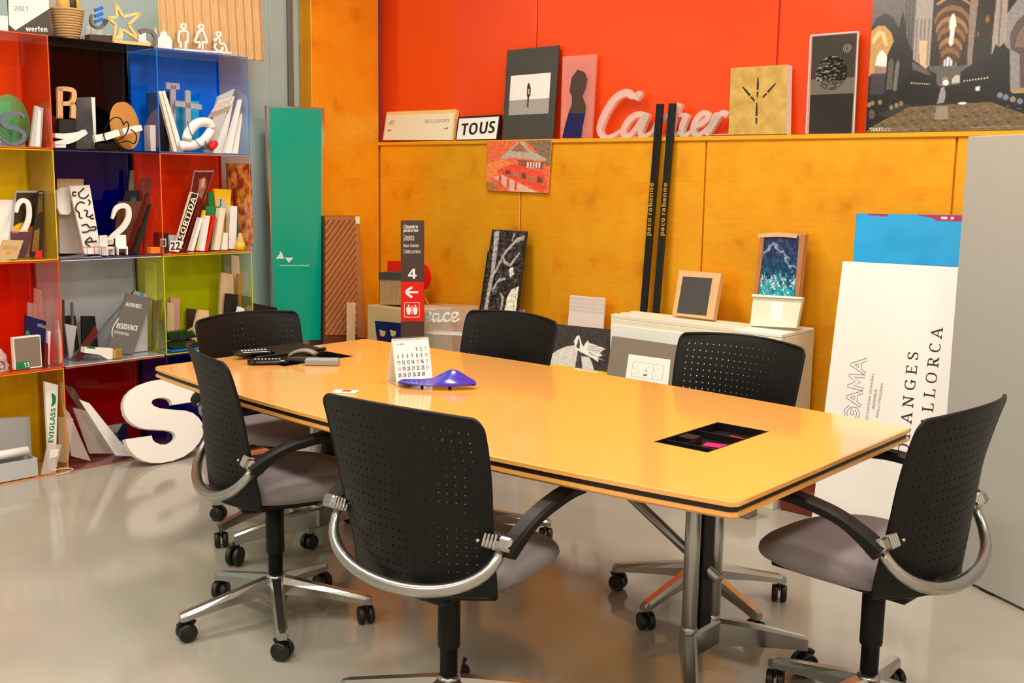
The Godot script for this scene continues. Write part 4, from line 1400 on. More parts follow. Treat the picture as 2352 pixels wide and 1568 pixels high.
func plastic_bag(xf: Transform3D) -> void:
	var st := begin(true)
	var n := noise(77, 2.2, 3)
	var rows := 10
	var seg := 18
	var g: Array = []
	for i in rows + 1:
		var t := float(i) / rows
		var ring: Array = []
		for k in seg:
			var a := TAU * k / seg
			var r := 0.042 * sqrt(maxf(0.0, 1.0 - pow(t, 2.2))) * (1.0 + 0.5 * n.get_noise_3d(cos(a) * 2.0, sin(a) * 2.0, t * 4.0))
			ring.append(Vector3(cos(a) * r, t * 0.11, sin(a) * r * 0.7))
		g.append(ring)
	for i in rows:
		for k in seg:
			var l := (k + 1) % seg
			quad(st, g[i + 1][k], g[i + 1][l], g[i][l], g[i][k])
	var o := whole("plastic_bag", finish(st), M.frosted_acrylic, "crumpled clear plastic bag at the edge of the red cube", "bag", xf)
	part("cable_in_bag", tube(smooth_line(points3([-0.02, 0.02, 0.025, 0.0, 0.05, 0.03, 0.02, 0.03, 0.028, 0.008, 0.012, 0.03, -0.015, 0.03, 0.028]), 4), 0.0025, 6), M.dark_grey, o)

func turf_samples(xf: Transform3D) -> void:
	for k in 2:
		var o := root("turf_sample", ["dark green turf mat sample lying in the lime cube", "upper green turf mat sample with upright blades in the lime cube"][k], "turf", xf * Transform3D(Basis(Vector3.UP, 0.05 * k), Vector3(0, 0.008 + 0.046 * k, -0.02 * k)), "turf mats in the lime cube")
		part("backing", box(Vector3(0.15, 0.012, 0.10), Vector3(0, 0.006, 0), 0.002), M.ink, o)
		var st := begin()
		for i in 900:
			var x := rng.randf_range(-0.074, 0.074)
			var z := rng.randf_range(-0.049, 0.049)
			var h := rng.randf_range(0.022, 0.032)
			var d := Vector3(rng.randf_range(-0.008, 0.008), h, rng.randf_range(-0.008, 0.012))
			var w := Vector3(0.0016, 0, 0).rotated(Vector3.UP, rng.randf() * PI)
			var p := Vector3(x, 0.012, z)
			tri(st, p - w, p + d, p + w)
		var b := part("blades", finish(st), M.turf, o)
		b.set_meta("kind", "stuff")
	whole("blue_mat", box(Vector3(0.17, 0.0075, 0.13), Vector3(0, 0.00375, 0), 0.001), M.stripe_blue, "thin blue mat under the turf samples", "mat", xf * Transform3D(Basis.IDENTITY, Vector3(0, 0, 0)))

func packaging_trays(f: Transform3D) -> void:
	var o := root("packaging_box", "low white cardboard tray in two halves in the yellow floor cube", "tray", f * local(Vector3(-0.318, 0.0085, -0.05), 0.0))
	for k in 2:
		var x := -0.089 + 0.178 * k
		var st := begin()
		add_box(st, Vector3(0.172, 0.003, 0.085), Vector3(x, 0.0015, 0), 0.0)
		for s in [-1.0, 1.0]:
			add_box(st, Vector3(0.172, 0.085, 0.004), Vector3(x, 0.0425, s * 0.042), 0.001)
			add_box(st, Vector3(0.004, 0.085, 0.08), Vector3(x + s * 0.084, 0.0425, 0), 0.001)
		part("tray_half", finish(st), M.light_grey, o)
	part("inner_roll", tube(points3([-0.16, 0.11, -0.01, 0.155, 0.112, -0.01]), 0.022, 12), M.white, o)
	var p := whole("label_pouch", prism([-0.05, 0, 0.015, 0, 0.05, 0.125, -0.01, 0.145], -0.012, 0.0), M.frosted_acrylic, "clear pouch with a printed label beside the white tray", "pouch", f * local(Vector3(-0.078, 0.0085, -0.006), 0.0))
	part("printed_label", prism([-0.01, 0.07, 0.03, 0.075, 0.035, 0.11, -0.005, 0.112], 0.0002, 0.001), M.paper, p)
	part("cable_loop", tube(smooth_line(points3([0.0, 0.012, 0.004, 0.05, 0.016, 0.012, 0.09, 0.006, 0.02, 0.06, 0.0, 0.03, 0.0, -0.003, 0.035]), 4), 0.0022, 6), M.cable_white, p)

func desk_things() -> void:
	var Y := 0.7252
	# loose cards in the tray
	for c in [["pink_card", "magenta", "magenta card lying in the black tray", Vector3(0.815, 0.7045, 0.01), 0.3], ["red_slip", "red", "red card lying in the black tray beside the magenta one", Vector3(0.815, 0.7045, -0.095), -0.2]]:
		whole(c[0], box(Vector3(0.055, 0.001, 0.042), Vector3(0, 0.0005, 0), 0.0), M[c[1]], c[2], "card", DESK * Transform3D(Basis(Vector3.UP, c[4]), c[3]))
	# lid of the open tray, folded back
	var lid := whole("tray_lid", box(Vector3(0.16, 0.006, 0.316), Vector3(-0.08, 0, 0), 0.001), M.black_plastic, "folded back black lid of the open tray", "lid", DESK * Transform3D(Basis(Vector3(0, 0, 1), -0.06), Vector3(-0.998, Y + 0.0045, 0.0)))
	part("lid_brush", box(Vector3(0.012, 0.010, 0.316), Vector3(-0.002, 0.006, 0), 0.002), M.black_rubber, lid)
	# two remote controls
	for k in 2:
		var o := root("remote_control", ["silver edged black remote control at the corner of the open tray", "black remote control lying across the edge of the open tray"][k], "remote control", DESK * Transform3D(Basis(Vector3.UP, [1.15, 0.9][k]), [Vector3(-1.045, Y + 0.0115, 0.135), Vector3(-0.905, Y, 0.176)][k]))
		var st := begin(true)
		var prof: Array = []
		for i in 9:
			var t := i / 8.0
			prof.append(Vector3(lerpf(-0.072, 0.072, t), 0.010, 0))
		var rad: Array = []
		for i in 9:
			rad.append(0.0095 * (0.75 if i == 0 or i == 8 else 1.0))
		add_tube(st, prof, rad, 12, Vector2(2.5, 1.0))
		part("remote_body", finish(st), M.black_gloss, o)
		for i in 8:
			for j in 3:
				part("button", box(Vector3(0.006, 0.002, 0.006), Vector3(-0.045 + 0.012 * i, 0.0198, -0.010 + 0.010 * j), 0.0006), M.grey if k == 1 else M.light_grey, o)
	# whiteboard eraser and grey sponge
	var er := root("whiteboard_eraser", "curved grey felt eraser resting across the open tray", "eraser", DESK * Transform3D(Basis(Vector3.UP, 0.5), Vector3(-0.875, 0.7263, 0.045)))
	part("grip", tube(smooth_line(points3([-0.05, 0.018, 0, -0.02, 0.034, 0, 0.02, 0.038, 0, 0.05, 0.028, 0]), 4), 0.008, 10, Vector2(2.4, 1.0)), M.taupe, er)
	part("felt", box(Vector3(0.11, 0.016, 0.036), Vector3(0, 0.008, 0), 0.003), M.dark_grey, er)
	whole("grey_sponge", box(Vector3(0.12, 0.024, 0.045), Vector3(0, 0.012, 0), 0.004), M.grey, "grey foam sponge block beside the open tray", "sponge", DESK * Transform3D(Basis(Vector3.UP, 0.75), Vector3(-0.765, Y, 0.045)))
	# desk calendar
	var cal := root("desk_calendar", "white spiral bound tent calendar standing on the table", "calendar", DESK * Transform3D(Basis(Vector3.UP, 1.2).scaled(Vector3.ONE * 0.88), Vector3(-0.312, Y, 0.045)))
	var tilt := 0.28
	var H := 0.172
	var page := part("page", box(Vector3(0.145, H, 0.0015), Vector3(0, H * 0.5, 0), 0.0), M.paper, cal, local(Vector3(0, 0, 0.049), 0.0, tilt))
	part("back_board", box(Vector3(0.145, H, 0.0015), Vector3(0, H * 0.5, 0), 0.0), M.paper, cal, local(Vector3(0, 0, -0.049), 0.0, -tilt))
	part("base_board", box(Vector3(0.143, 0.001, 0.094), Vector3(0, 0.0008, 0), 0.0), M.kraft, cal)
	for k in 22:
		part("spiral_wire", tube(smooth_line([Vector3(0, -0.005, 0.005), Vector3(0, 0.004, 0.006), Vector3(0, 0.005, -0.006), Vector3(0, -0.005, -0.005)], 4), 0.0008, 5), M.mid_grey, cal, Transform3D(Basis.IDENTITY, Vector3(-0.068 + 0.00648 * k, H * cos(tilt) - 0.001, 0)))
	var days := [["", "", "", "", "1", "2", "3"], ["4", "5", "6", "7", "8", "9", "10"], ["11", "12", "13", "14", "15", "16", "17"], ["18", "19", "20", "21", "22", "23", "24"], ["25", "26", "27", "28", "29", "30", ""]]
	for r in 5:
		for c in 7:
			if days[r][c] != "":
				var hot: bool = c == 6 or days[r][c] == "15" or days[r][c] == "18"
				var x := -0.056 + 0.0187 * c
				var y := 0.130 - 0.0232 * r
				var w := 0.0115 if days[r][c].length() == 2 else 0.0056
				text_fit(page, days[r][c], Vector2(x - w * 0.5, y), Vector2(x + w * 0.5, y), 0.0145, M.pink if hot else M.ink, bold, 0.0022, 0.0006, "day_number")
	text_fit(page, "2022", Vector2(-0.058, 0.152), Vector2(-0.047, 0.152), 0.005, M.grey_ink, sans, 0.0022, 0.0006, "month_name")
	text_fit(page, "ABRIL", Vector2(-0.045, 0.152), Vector2(-0.026, 0.152), 0.006, M.magenta, bold, 0.0022, 0.0006, "month_name")
	text_fit(page, "L' ESPAI DE RETOLACIÓ I SENYALITZACIÓ", Vector2(-0.035, 0.016), Vector2(0.035, 0.016), 0.003, M.grey_ink, sans, 0.0022, 0.0006, "small_print")
	text_fit(page, "RTL", Vector2(0.048, 0.016), Vector2(0.062, 0.016), 0.006, M.ink, bold, 0.0022, 0.0006, "small_print")
	# blue and violet dish with lifted edges
	var st2 := begin(true)
	var nx := 24
	var nz := 12
	var P := func(i: int, j: int, t: float) -> Vector3:
		var u := lerpf(-1.0, 1.0, float(i) / nx)
		var v := lerpf(-1.0, 1.0, float(j) / nz)
		var x := u * 0.128 * (1.0 - 0.10 * v * v)
		var z := v * 0.050 * (1.0 - 0.55 * pow(absf(u), 2.5))
		var y := 0.007 + 0.004 * u * u + 0.006 * v * v + 0.036 * exp(-pow((u - 0.40) / 0.46, 2.0)) * smoothstep(0.75, -1.0, v)
		return Vector3(x, y + t, z)
	for i in nx:
		for j in nz:
			quad(st2, P.call(i, j, 0.003), P.call(i + 1, j, 0.003), P.call(i + 1, j + 1, 0.003), P.call(i, j + 1, 0.003))
	st2.set_smooth_group(1)
	for i in nx:
		for j in nz:
			quad(st2, P.call(i, j + 1, 0.0), P.call(i + 1, j + 1, 0.0), P.call(i + 1, j, 0.0), P.call(i, j, 0.0))
	st2.set_smooth_group(-1)
	for i in nx:
		quad(st2, P.call(i, nz, 0.0), P.call(i, nz, 0.003), P.call(i + 1, nz, 0.003), P.call(i + 1, nz, 0.0))
		quad(st2, P.call(i + 1, 0, 0.0), P.call(i + 1, 0, 0.003), P.call(i, 0, 0.003), P.call(i, 0, 0.0))
	var dish := whole("violet_dish", finish(st2), M.violet_glaze, "glossy blue and violet curved dish in front of the calendar", "dish", DESK * Transform3D(Basis(Vector3.UP, 0.62), Vector3(-0.183, Y, 0.050)))
	for s in [-1.0, 1.0]:
		part("foot", lathe([0, 0, 0.005, 0, 0.004, 0.010, 0, 0.010], 8), M.ink, dish, Transform3D(Basis.IDENTITY, Vector3(s * 0.045, 0, 0.012)))
	# key tag
	var key := root("key_tag", "white key tag with a red square and a thin metal ring", "key tag", DESK * Transform3D(Basis(Vector3.UP, 0.55), Vector3(-0.325, Y, 0.308)))
	part("tag_plate", box(Vector3(0.075, 0.005, 0.042), Vector3(0, 0.0025, 0), 0.002), M.white_gloss, key)
	part("red_square", box(Vector3(0.026, 0.001, 0.020), Vector3(0.004, 0.0055, 0), 0.0), M.red, key)
	var ring: Array = []
	for k in 17:
		ring.append(Vector3(-0.030 + 0.002 * sin(TAU * k / 16.0), 0.0175 + sin(TAU * k / 16.0) * 0.014, cos(TAU * k / 16.0) * 0.014))
	part("metal_ring", tube(ring, 0.0009, 6), M.bright_metal, key)

func build_items() -> void:
	make_prints()
	ledge_things()
	wall_things()
	top_things()
	row_top_things()
	row_three_things()
	row_two_things()
	row_floor_things()
	table_things()

func ledge_things() -> void:
	var o1 := board("wooden_sign", "cream wooden direction sign with two small arrows lying along the ledge", "sign", WALL, Vector3(0.321, 1.6114, -0.006), 0, 0.2, [-0.2999, 0.0076, 0.3076, 0, 0.2948, 0.1781, -0.3024, 0.1812], 0.028, M.light_pine)
	part("sign_face", prism([-0.2919, 0.0096, 0.2926, -0.0002, 0.2852, 0.1566, -0.2955, 0.1596], 0.0002, 0.001), M.cream, o1)
	text_fit(o1, "ART", Vector2(-0.264, 0.112), Vector2(-0.2144, 0.1136), 0.0256, M.gilt_ink, sans, 0.0028, 0.0008, "lettering")
	text_fit(o1, "JOCS I ESPORTS", Vector2(0.0476, 0.1115), Vector2(0.2561, 0.1118), 0.0241, M.gilt_ink, sans, 0.0028, 0.0008, "lettering")
	stroke(o1, [-0.2623, 0.0659, -0.2311, 0.0667], [0.0048, 0.0048], 0.001, 0.0018, M.gilt_ink, "arrow")
	stroke(o1, [-0.2532, 0.072, -0.2623, 0.0659], [0.0048, 0.0048], 0.001, 0.0018, M.gilt_ink, "arrow")
	stroke(o1, [-0.2623, 0.0659, -0.2503, 0.0593], [0.0048, 0.0048], 0.001, 0.0018, M.gilt_ink, "arrow")
	stroke(o1, [0.2538, 0.0688, 0.2237, 0.0681], [0.0043, 0.0043], 0.001, 0.0018, M.gilt_ink, "arrow")
	stroke(o1, [0.2431, 0.0751, 0.2538, 0.0688], [0.0043, 0.0043], 0.001, 0.0018, M.gilt_ink, "arrow")
	stroke(o1, [0.2538, 0.0688, 0.2456, 0.063], [0.0043, 0.0043], 0.001, 0.0018, M.gilt_ink, "arrow")
	var o2 := board("shop_sign", "small white sign with a black border reading TOUS", "sign", WALL, Vector3(0.8086, 1.6097, -0.006), 0, 0.22, [-0.1597, 0.0015, 0.1651, 0, 0.1613, 0.1404, -0.1667, 0.135], 0.018, M.ink)
	part("sign_face", prism([-0.1507, 0.0027, 0.1577, 0.0019, 0.1527, 0.1282, -0.1552, 0.1246], 0.0002, 0.001), M.white, o2)
	text_fit(o2, "TOUS", Vector2(-0.1257, 0.0598), Vector2(0.1357, 0.0709), 0.0687, M.ink, bold, 0.0022, 0.0012, "lettering")
	var o3 := board("mounted_photo", "tall charcoal board with a small beach photograph of one standing figure", "picture", WALL, Vector3(1.1946, 1.6064, -0.004), 0, 0.075, [-0.181, 0.0006, 0.1825, 0, 0.1831, 0.4856, -0.1846, 0.4837], 0.008, M.dark_grey)
	part("print", picture([-0.1439, 0.1321, 0.1397, 0.1343, 0.1382, 0.347, -0.1446, 0.3444], 0.0008), M.print_beach, o3)
	var o4 := board("acrylic_print", "clear acrylic panel printed with a dark standing figure, next to the script letters", "panel", WALL, Vector3(1.5235, 1.6068, -0.004), 0, 0.08, [-0.0969, 0, 0.1108, 0.0006, 0.1048, 0.4243, -0.1187, 0.4252], 0.012, M.pink_acrylic)
	part("figure_print", prism([-0.036, 0.2152, -0.0554, 0.2425, -0.0482, 0.3129, -0.0123, 0.352, 0.0342, 0.3378, 0.0571, 0.3017, 0.051, 0.2555, 0.0325, 0.2125, 0.0592, 0.1677, 0.0601, 0.1268, -0.0525, 0.1301, -0.0339, 0.1768], 0.0003, 0.001), M.dark_brown, o4)
	part("figure_print", prism([-0.0525, 0.1301, 0.0601, 0.1268, 0.0489, 0.0627, 0.0456, 0.0018, -0.0824, 0.0036, -0.0696, 0.0653], 0.0003, 0.001), M.navy, o4)
	var o5 := board("script_letters", "frosted pink script letters spelling a name along the ledge", "letters", WALL, Vector3(2.0585, 1.6064, -0.012), 0, 0.05, [-0.3718, 0, 0.3721, 0.0047, 0.3718, 0.0086, -0.3721, 0.0042], 0.012, M.frosted_acrylic)
	stroke(o5, [-0.1571, 0.1806, -0.1435, 0.2089, -0.1488, 0.2125, -0.1836, 0.2001, -0.2176, 0.2206, -0.2851, 0.1953, -0.3398, 0.1294, -0.3678, 0.0708, -0.3728, 0.0352, -0.3497, 0.008, -0.3008, 0.0043, -0.2367, 0.0356], [0.0242, 0.0332, 0.0211, 0.0332, 0.0393, 0.0423, 0.0423, 0.0362, 0.0272, 0.0242, 0.0181], -0.012, 0.012, M.frosted_acrylic, "letter_stroke")
	stroke(o5, [-0.0875, 0.1047, -0.1376, 0.1118, -0.1862, 0.09, -0.2195, 0.0499, -0.2246, 0.0208, -0.2015, 0.0028, -0.1668, 0.0227, -0.1208, 0.0768, -0.0875, 0.1047, -0.1119, 0.0535, -0.12, 0.019, -0.0974, 0.0013, -0.0466, 0.0263], [0.0238, 0.0297, 0.0357, 0.0357, 0.0297, 0.0267, 0.0267, 0.0297, 0.0327, 0.0327, 0.0297, 0.0238, 0.0178], -0.012, 0.012, M.frosted_acrylic, "letter_stroke")
	stroke(o5, [-0.0466, 0.0263, -0.022, 0.0687, -0.0068, 0.0968, 0.0049, 0.0794, 0.0372, 0.1041], [0.0236, 0.0324, 0.0354, 0.0265, 0.0236], -0.012, 0.012, M.frosted_acrylic, "letter_stroke")
	stroke(o5, [0.1008, 0.1554, 0.0807, 0.1113, 0.0614, 0.0555, 0.0585, 0.0216, 0.079, 0.0032, 0.1238, 0.0317], [0.0283, 0.034, 0.034, 0.0311, 0.0227, 0.017], -0.012, 0.012, M.frosted_acrylic, "letter_stroke")
	stroke(o5, [0.0071, 0.0953, 0.0647, 0.1005, 0.1384, 0.1012], [0.0174, 0.0232, 0.0174], -0.012, 0.012, M.frosted_acrylic, "letter_stroke")
	stroke(o5, [0.1461, 0.1049, 0.125, 0.0597, 0.118, 0.0206, 0.1394, 0.0034, 0.1867, 0.0333], [0.0308, 0.0336, 0.0308, 0.0224, 0.0168], -0.012, 0.012, M.frosted_acrylic, "letter_stroke")
	stroke(o5, [0.183, 0.0389, 0.2273, 0.0573, 0.2606, 0.0868, 0.2428, 0.1076, 0.2084, 0.091, 0.1856, 0.0472, 0.1915, 0.0137, 0.2184, 0.005, 0.2736, 0.0453], [0.0167, 0.025, 0.0306, 0.025, 0.0306, 0.0333, 0.0278, 0.0222, 0.0167], -0.012, 0.012, M.frosted_acrylic, "letter_stroke")
	stroke(o5, [0.2736, 0.0453, 0.3014, 0.0966, 0.3089, 0.0828, 0.2804, 0.0397, 0.2542, 0.0044], [0.0163, 0.0217, 0.0298, 0.0326, 0.0244], -0.012, 0.012, M.frosted_acrylic, "letter_stroke")
	stroke(o5, [0.28, 0.0452, 0.3148, 0.0881, 0.342, 0.1047, 0.365, 0.0922], [0.0217, 0.0271, 0.0271, 0.0298], -0.012, 0.012, M.frosted_acrylic, "letter_stroke")
	var o6 := board("gold_canvas", "gold painted canvas with four dark brush marks and white edges", "picture", WALL, Vector3(2.5773, 1.6085, 0.004), 0, 0.06, [-0.1375, 0.0022, 0.1546, 0, 0.1343, 0.3037, -0.1513, 0.3044], 0.045, M.white)
	part("print", picture([-0.1375, 0.0022, 0.1546, 0, 0.1343, 0.3037, -0.1513, 0.3044], 0.0008), M.print_canvas, o6)
	stroke(o6, [-0.0835, 0.2181, -0.0627, 0.1975, -0.0406, 0.1757], [0.0034, 0.0101, 0.0101], 0.0009, 0.0014, M.ink, "brush_mark")
	stroke(o6, [-0.0351, 0.1702, -0.0248, 0.1601, -0.0145, 0.1499], [0.0089, 0.0089, 0.0044], 0.0009, 0.0014, M.ink, "brush_mark")
	stroke(o6, [-0.007, 0.2562, -0.0057, 0.2286, -0.0042, 0.1992], [0.0033, 0.0099, 0.0099], 0.0009, 0.0014, M.ink, "brush_mark")
	stroke(o6, [-0.0039, 0.1918, -0.0032, 0.178, -0.0025, 0.1642], [0.0088, 0.0088, 0.0044], 0.0009, 0.0014, M.ink, "brush_mark")
	stroke(o6, [0.0855, 0.2254, 0.0668, 0.2066, 0.0467, 0.1864], [0.0032, 0.0097, 0.0097], 0.0009, 0.0014, M.ink, "brush_mark")
	stroke(o6, [0.0417, 0.1813, 0.0322, 0.1718, 0.0227, 0.1622], [0.0087, 0.0087, 0.0044], 0.0009, 0.0014, M.ink, "brush_mark")
	stroke(o6, [-0.0031, 0.1431, -0.0014, 0.1142, 0.0003, 0.0833], [0.0033, 0.0099, 0.0099], 0.0009, 0.0014, M.ink, "brush_mark")
	stroke(o6, [0.0008, 0.0756, 0.0016, 0.0611, 0.0024, 0.0466], [0.0088, 0.0088, 0.0044], 0.0009, 0.0014, M.ink, "brush_mark")
	var o7 := board("framed_poster", "narrow dark poster of a globe in a clear acrylic holder", "poster", WALL, Vector3(2.9238, 1.6065, -0.002), 0, 0.075, [-0.1005, 0.0003, 0.12, 0, 0.1006, 0.4282, -0.1201, 0.4295], 0.01, M.clear_acrylic)
	part("print", picture([-0.086, 0.0014, 0.1092, 0.0009, 0.0924, 0.4202, -0.1097, 0.4198], 0.0008), M.print_globe, o7)
	stroke(o7, [-0.0996, 0.0021, -0.1193, 0.4266], [0.0062, 0.0062], -0.0005, 0.0012, M.light_grey, "clear_edge")
	stroke(o7, [-0.1193, 0.4266, 0.0987, 0.4256], [0.0062, 0.0062], -0.0005, 0.0012, M.light_grey, "clear_edge")
	stroke(o7, [0.0987, 0.4256, 0.1188, 0.0008], [0.0062, 0.0062], -0.0005, 0.0012, M.light_grey, "clear_edge")
	var o8 := board("church_poster", "large printed photograph of a vaulted church interior standing on the ledge", "poster", WALL, Vector3(3.4513, 1.606, -0.002), 0, 0.04, [-0.3559, 0.0011, 0.3831, 0, 0.3425, 0.5315, -0.3697, 0.607], 0.006, M.dark_card)
	part("print", picture([-0.3552, 0.0017, 0.3823, 0.0006, 0.3419, 0.531, -0.369, 0.6064], 0.0008), M.print_church, o8)
	text_fit(o8, "“TOGETHER”", Vector2(-0.3405, 0.0151), Vector2(-0.2407, 0.0131), 0.0144, M.white, bold, 0.0008, 0.0008, "lettering")
	text_fit(o8, "Photo by Jaume Plensa", Vector2(-0.2347, 0.0138), Vector2(-0.1283, 0.0131), 0.008, M.light_grey, sans, 0.0008, 0.0008, "lettering")
	text_fit(o8, "Henry Moore | Chichester Cathedral | Chichester", Vector2(0.0764, 0.0148), Vector2(0.2843, 0.0153), 0.0076, M.light_grey, sans, 0.0008, 0.0008, "lettering")
	var o9 := board("garden_print", "paper print of a red garden bridge pinned to the gold wall under the ledge", "picture", WALL, Vector3(1.1491, 1.3226, 0.016), 0, 0, [-0.2289, 0.0062, 0.2211, 0, 0.2374, 0.2785, -0.2296, 0.2748], 0.002, M.paper)
	part("print", picture([-0.2289, 0.0062, 0.2211, 0, 0.2374, 0.2785, -0.2296, 0.2748], 0.0008), M.print_garden, o9)

func wall_things() -> void:
	var chest := root("white_chest", "long white laminated chest with a slotted top, standing against the gold wall", "chest", WALL * Transform3D(Basis.IDENTITY, Vector3(2.3563, 0, 0.1877)))
	part("carcass", box(Vector3(0.7049, 0.7372, 0.1955), Vector3(0, 0.3686, 0), 0.003), M.cream, chest)
	for z in [-1.0, 0.0, 1.0]:
		part("top_rail", box(Vector3(0.7049, 0.02, 0.043), Vector3(0, 0.7472, z * 0.0762), 0.002), M.cream, chest)
	part("front_panel", box(Vector3(0.6949, 0.6572, 0.006), Vector3(0, 0.3786, 0.1007), 0.001), M.white, chest)
	var chest_b := root("white_cabinet", "white laminated cabinet under the sea picture at the end of the long chest", "cabinet", WALL * Transform3D(Basis.IDENTITY, Vector3(2.8274, 0, 0.1997)))
	part("body", box(Vector3(0.2294, 0.7466, 0.2994), Vector3(0, 0.3733, 0), 0.002), M.cream, chest_b)
	part("top", box(Vector3(0.2294, 0.017, 0.2994), Vector3(0, 0.7561, 0), 0.003), M.white, chest_b)
	part("door", box(Vector3(0.2034, 0.6646, 0.012), Vector3(0, 0.3723, 0.1557), 0.002), M.white, chest_b)
	part("lock", lathe([0, 0, 0.006, 0, 0.006, 0.002, 0, 0.002], 10), M.mid_grey, chest_b, Transform3D(Basis(Vector3.RIGHT, PI / 2), Vector3(-0.05, 0.7046, 0.1617)))
	var o10 := board("black_ski", "glossy black ski with gold lettering, on the tree photograph's side", "ski", WALL, Vector3(2.0329, 0.0004, 0.075), 0, 0.03, [-0.0482, 0, -0.0137, 0, 0.0504, 1.7617, 0.0116, 1.7631], 0.012, M.black_gloss, "pair of black skis")
	text_fit(o10, "paco rabanne", Vector2(0.0076, 1.1284), Vector2(0.0122, 1.385), 0.0334, M.gilt, bold, 0.0008, 0.0008, "lettering")
	var o11 := board("black_ski", "glossy black ski with gold lettering, on the beech frame's side", "ski", WALL, Vector3(2.1065, 0.0004, 0.075), 0, 0.03, [-0.0454, 0, -0.0117, 0, 0.0477, 1.7613, 0.0093, 1.7626], 0.012, M.black_gloss, "pair of black skis")
	text_fit(o11, "paco rabanne", Vector2(0.013, 1.1319), Vector2(0.0171, 1.386), 0.0328, M.gilt, bold, 0.0008, 0.0008, "lettering")
	var o12 := board("picture_frame", "small beech frame with a dark slate insert standing on the white chest", "frame", WALL, Vector3(2.3827, 0.7644, 0.16), 0, 0.226, [-0.1128, 0.0029, 0.1113, 0, 0.1144, 0.2186, -0.1129, 0.2196], 0.03, M.beech)
	part("slate_insert", prism([-0.088, 0.0148, 0.0721, 0.0164, 0.0722, 0.1928, -0.087, 0.1892], 0.0003, 0.0012), M.dark_grey, o12)
	var o13 := board("sea_picture", "resin picture of breaking blue sea in a rough driftwood frame", "picture", WALL, Vector3(2.7846, 0.7673, 0.12), 0, 0.1, [-0.1144, 0, 0.1071, 0, 0.1084, 0.4105, -0.1012, 0.4106], 0.022, M.oak)
	part("print", picture([-0.088, 0.0339, 0.0855, 0.0384, 0.0749, 0.3988, -0.0907, 0.3913], 0.003), M.print_sea, o13)
	stroke(o13, [-0.1033, 0.0158, -0.1, 0.2536, -0.0983, 0.4047], [0.0153, 0.0196, 0.0175], 0.0002, 0.009, M.red_wood, "driftwood_rail")
	stroke(o13, [0.0993, 0.0301, 0.0983, 0.2396, 0.0974, 0.4052], [0.0165, 0.0186, 0.0227], 0.0002, 0.01, M.red_wood, "driftwood_rail")
	stroke(o13, [-0.1181, 0.3901, -0.0194, 0.4, 0.0693, 0.3975], [0.0174, 0.0195, 0.0174], 0.0003, 0.012, M.beech, "driftwood_rail")
	var o14 := board("white_case", "open cream plastic case standing below the sea picture", "case", WALL, Vector3(2.8414, 0.7701, 0.24), 0, 0.16, [-0.1124, 0, 0.1084, 0.0121, 0.118, 0.1453, -0.1141, 0.1386], 0.022, M.cream)
	part("faded_label", prism([-0.025, 0.0301, 0.0419, 0.0314, 0.033, 0.1155, -0.0196, 0.1162], 0.0003, 0.001), M.white, o14)
	part("case_rim", prism([-0.1164, 0.1284, 0.1213, 0.1363, 0.1183, 0.1418, -0.1141, 0.1373], 0, 0.012), M.paper, o14)
	var o15 := board("ribbed_sample", "white sample board with fine ribs leaning on the gold wall behind the horse photograph", "board", WALL, Vector3(1.7227, 0.0015, 0.22), 0, 0.19, [-0.0831, 0, 0.151, 0, 0.079, 0.8141, -0.1469, 0.8111], 0.008, M.white)
	part("print", picture([-0.133, 0.6527, 0.0937, 0.6557, 0.0792, 0.8126, -0.1467, 0.8096], 0.0008), M.print_ribs, o15)
	var o16 := board("horse_photo", "dark photograph panel of a white horse with a yellow strip below", "picture", WALL, Vector3(1.7756, 0.0022, 0.34), 0, 0.22, [-0.1855, 0, 0.2123, 0, 0.1665, 0.6801, -0.1933, 0.6718], 0.01, M.dark_card)
	part("print", picture([-0.1911, 0.4636, 0.1817, 0.4696, 0.1666, 0.6755, -0.1908, 0.6673], 0.0008), M.print_horse, o16)
	part("yellow_strip", prism([-0.1928, 0.4442, 0.1833, 0.4467, 0.1817, 0.4696, -0.1919, 0.4635], 0.0003, 0.001), M.yellow, o16)
	part("strip_label", prism([-0.0244, 0.447, 0.1245, 0.4462, 0.1268, 0.4649, -0.0231, 0.4641], 0.001, 0.0014), M.cream, o16)
	var o17 := board("grey_board", "satin grey sheet with a white plan pinned on it, leaning on the chest", "board", WALL, Vector3(2.2519, 0.0014, 0.5), 0, 0.24, [-0.1679, 0, 0.1794, 0, 0.1869, 0.6761, -0.1984, 0.6792], 0.006, M.taupe)
	part("print", picture([-0.0807, 0.482, 0.157, 0.4834, 0.1482, 0.6063, -0.0844, 0.6044], 0.0008), M.print_plan, o17)
	var o18 := board("tree_photo", "tall black and white photograph of a bare tree leaning on the gold wall", "picture", WALL, Vector3(1.153, 0.0025, 0.3), 0, 0.21, [-0.1314, 0, 0.1647, 0, 0.1103, 1.1392, -0.1436, 1.1387], 0.012, M.dark_card)
	part("print", picture([-0.1382, 0.6775, 0.1289, 0.6903, 0.1048, 1.1346, -0.1384, 1.1339], 0.0008), M.print_tree, o18)
	var o19 := board("dark_board", "narrow black board behind the bare tree photograph", "board", WALL, Vector3(1.0637, 0.002, 0.24), 0, 0.17, [-0.0974, 0, 0.1134, 0, 0.0641, 1.0109, -0.0802, 1.006], 0.012, M.black_plastic)
	var o20 := board("pale_board", "pale blue board edge showing beside the bare tree photograph", "board", WALL, Vector3(1.2596, 0.002, 0.2), 0, 0.2, [0.0465, 0, 0.0536, 0, -0.008, 0.7035, -0.092, 0.7007], 0.01, M.light_grey)
	var o21 := board("wayfinding_totem", "brown and red wayfinding post with the number 4, an arrow and toilet symbols", "sign", WALL, Vector3(0.9839, 0, 0.6391), 0.75, 0, [-0.0603, 0, 0.0617, 0, 0.0585, 1.1745, -0.0598, 1.1728], 0.035, M.dark_brown)
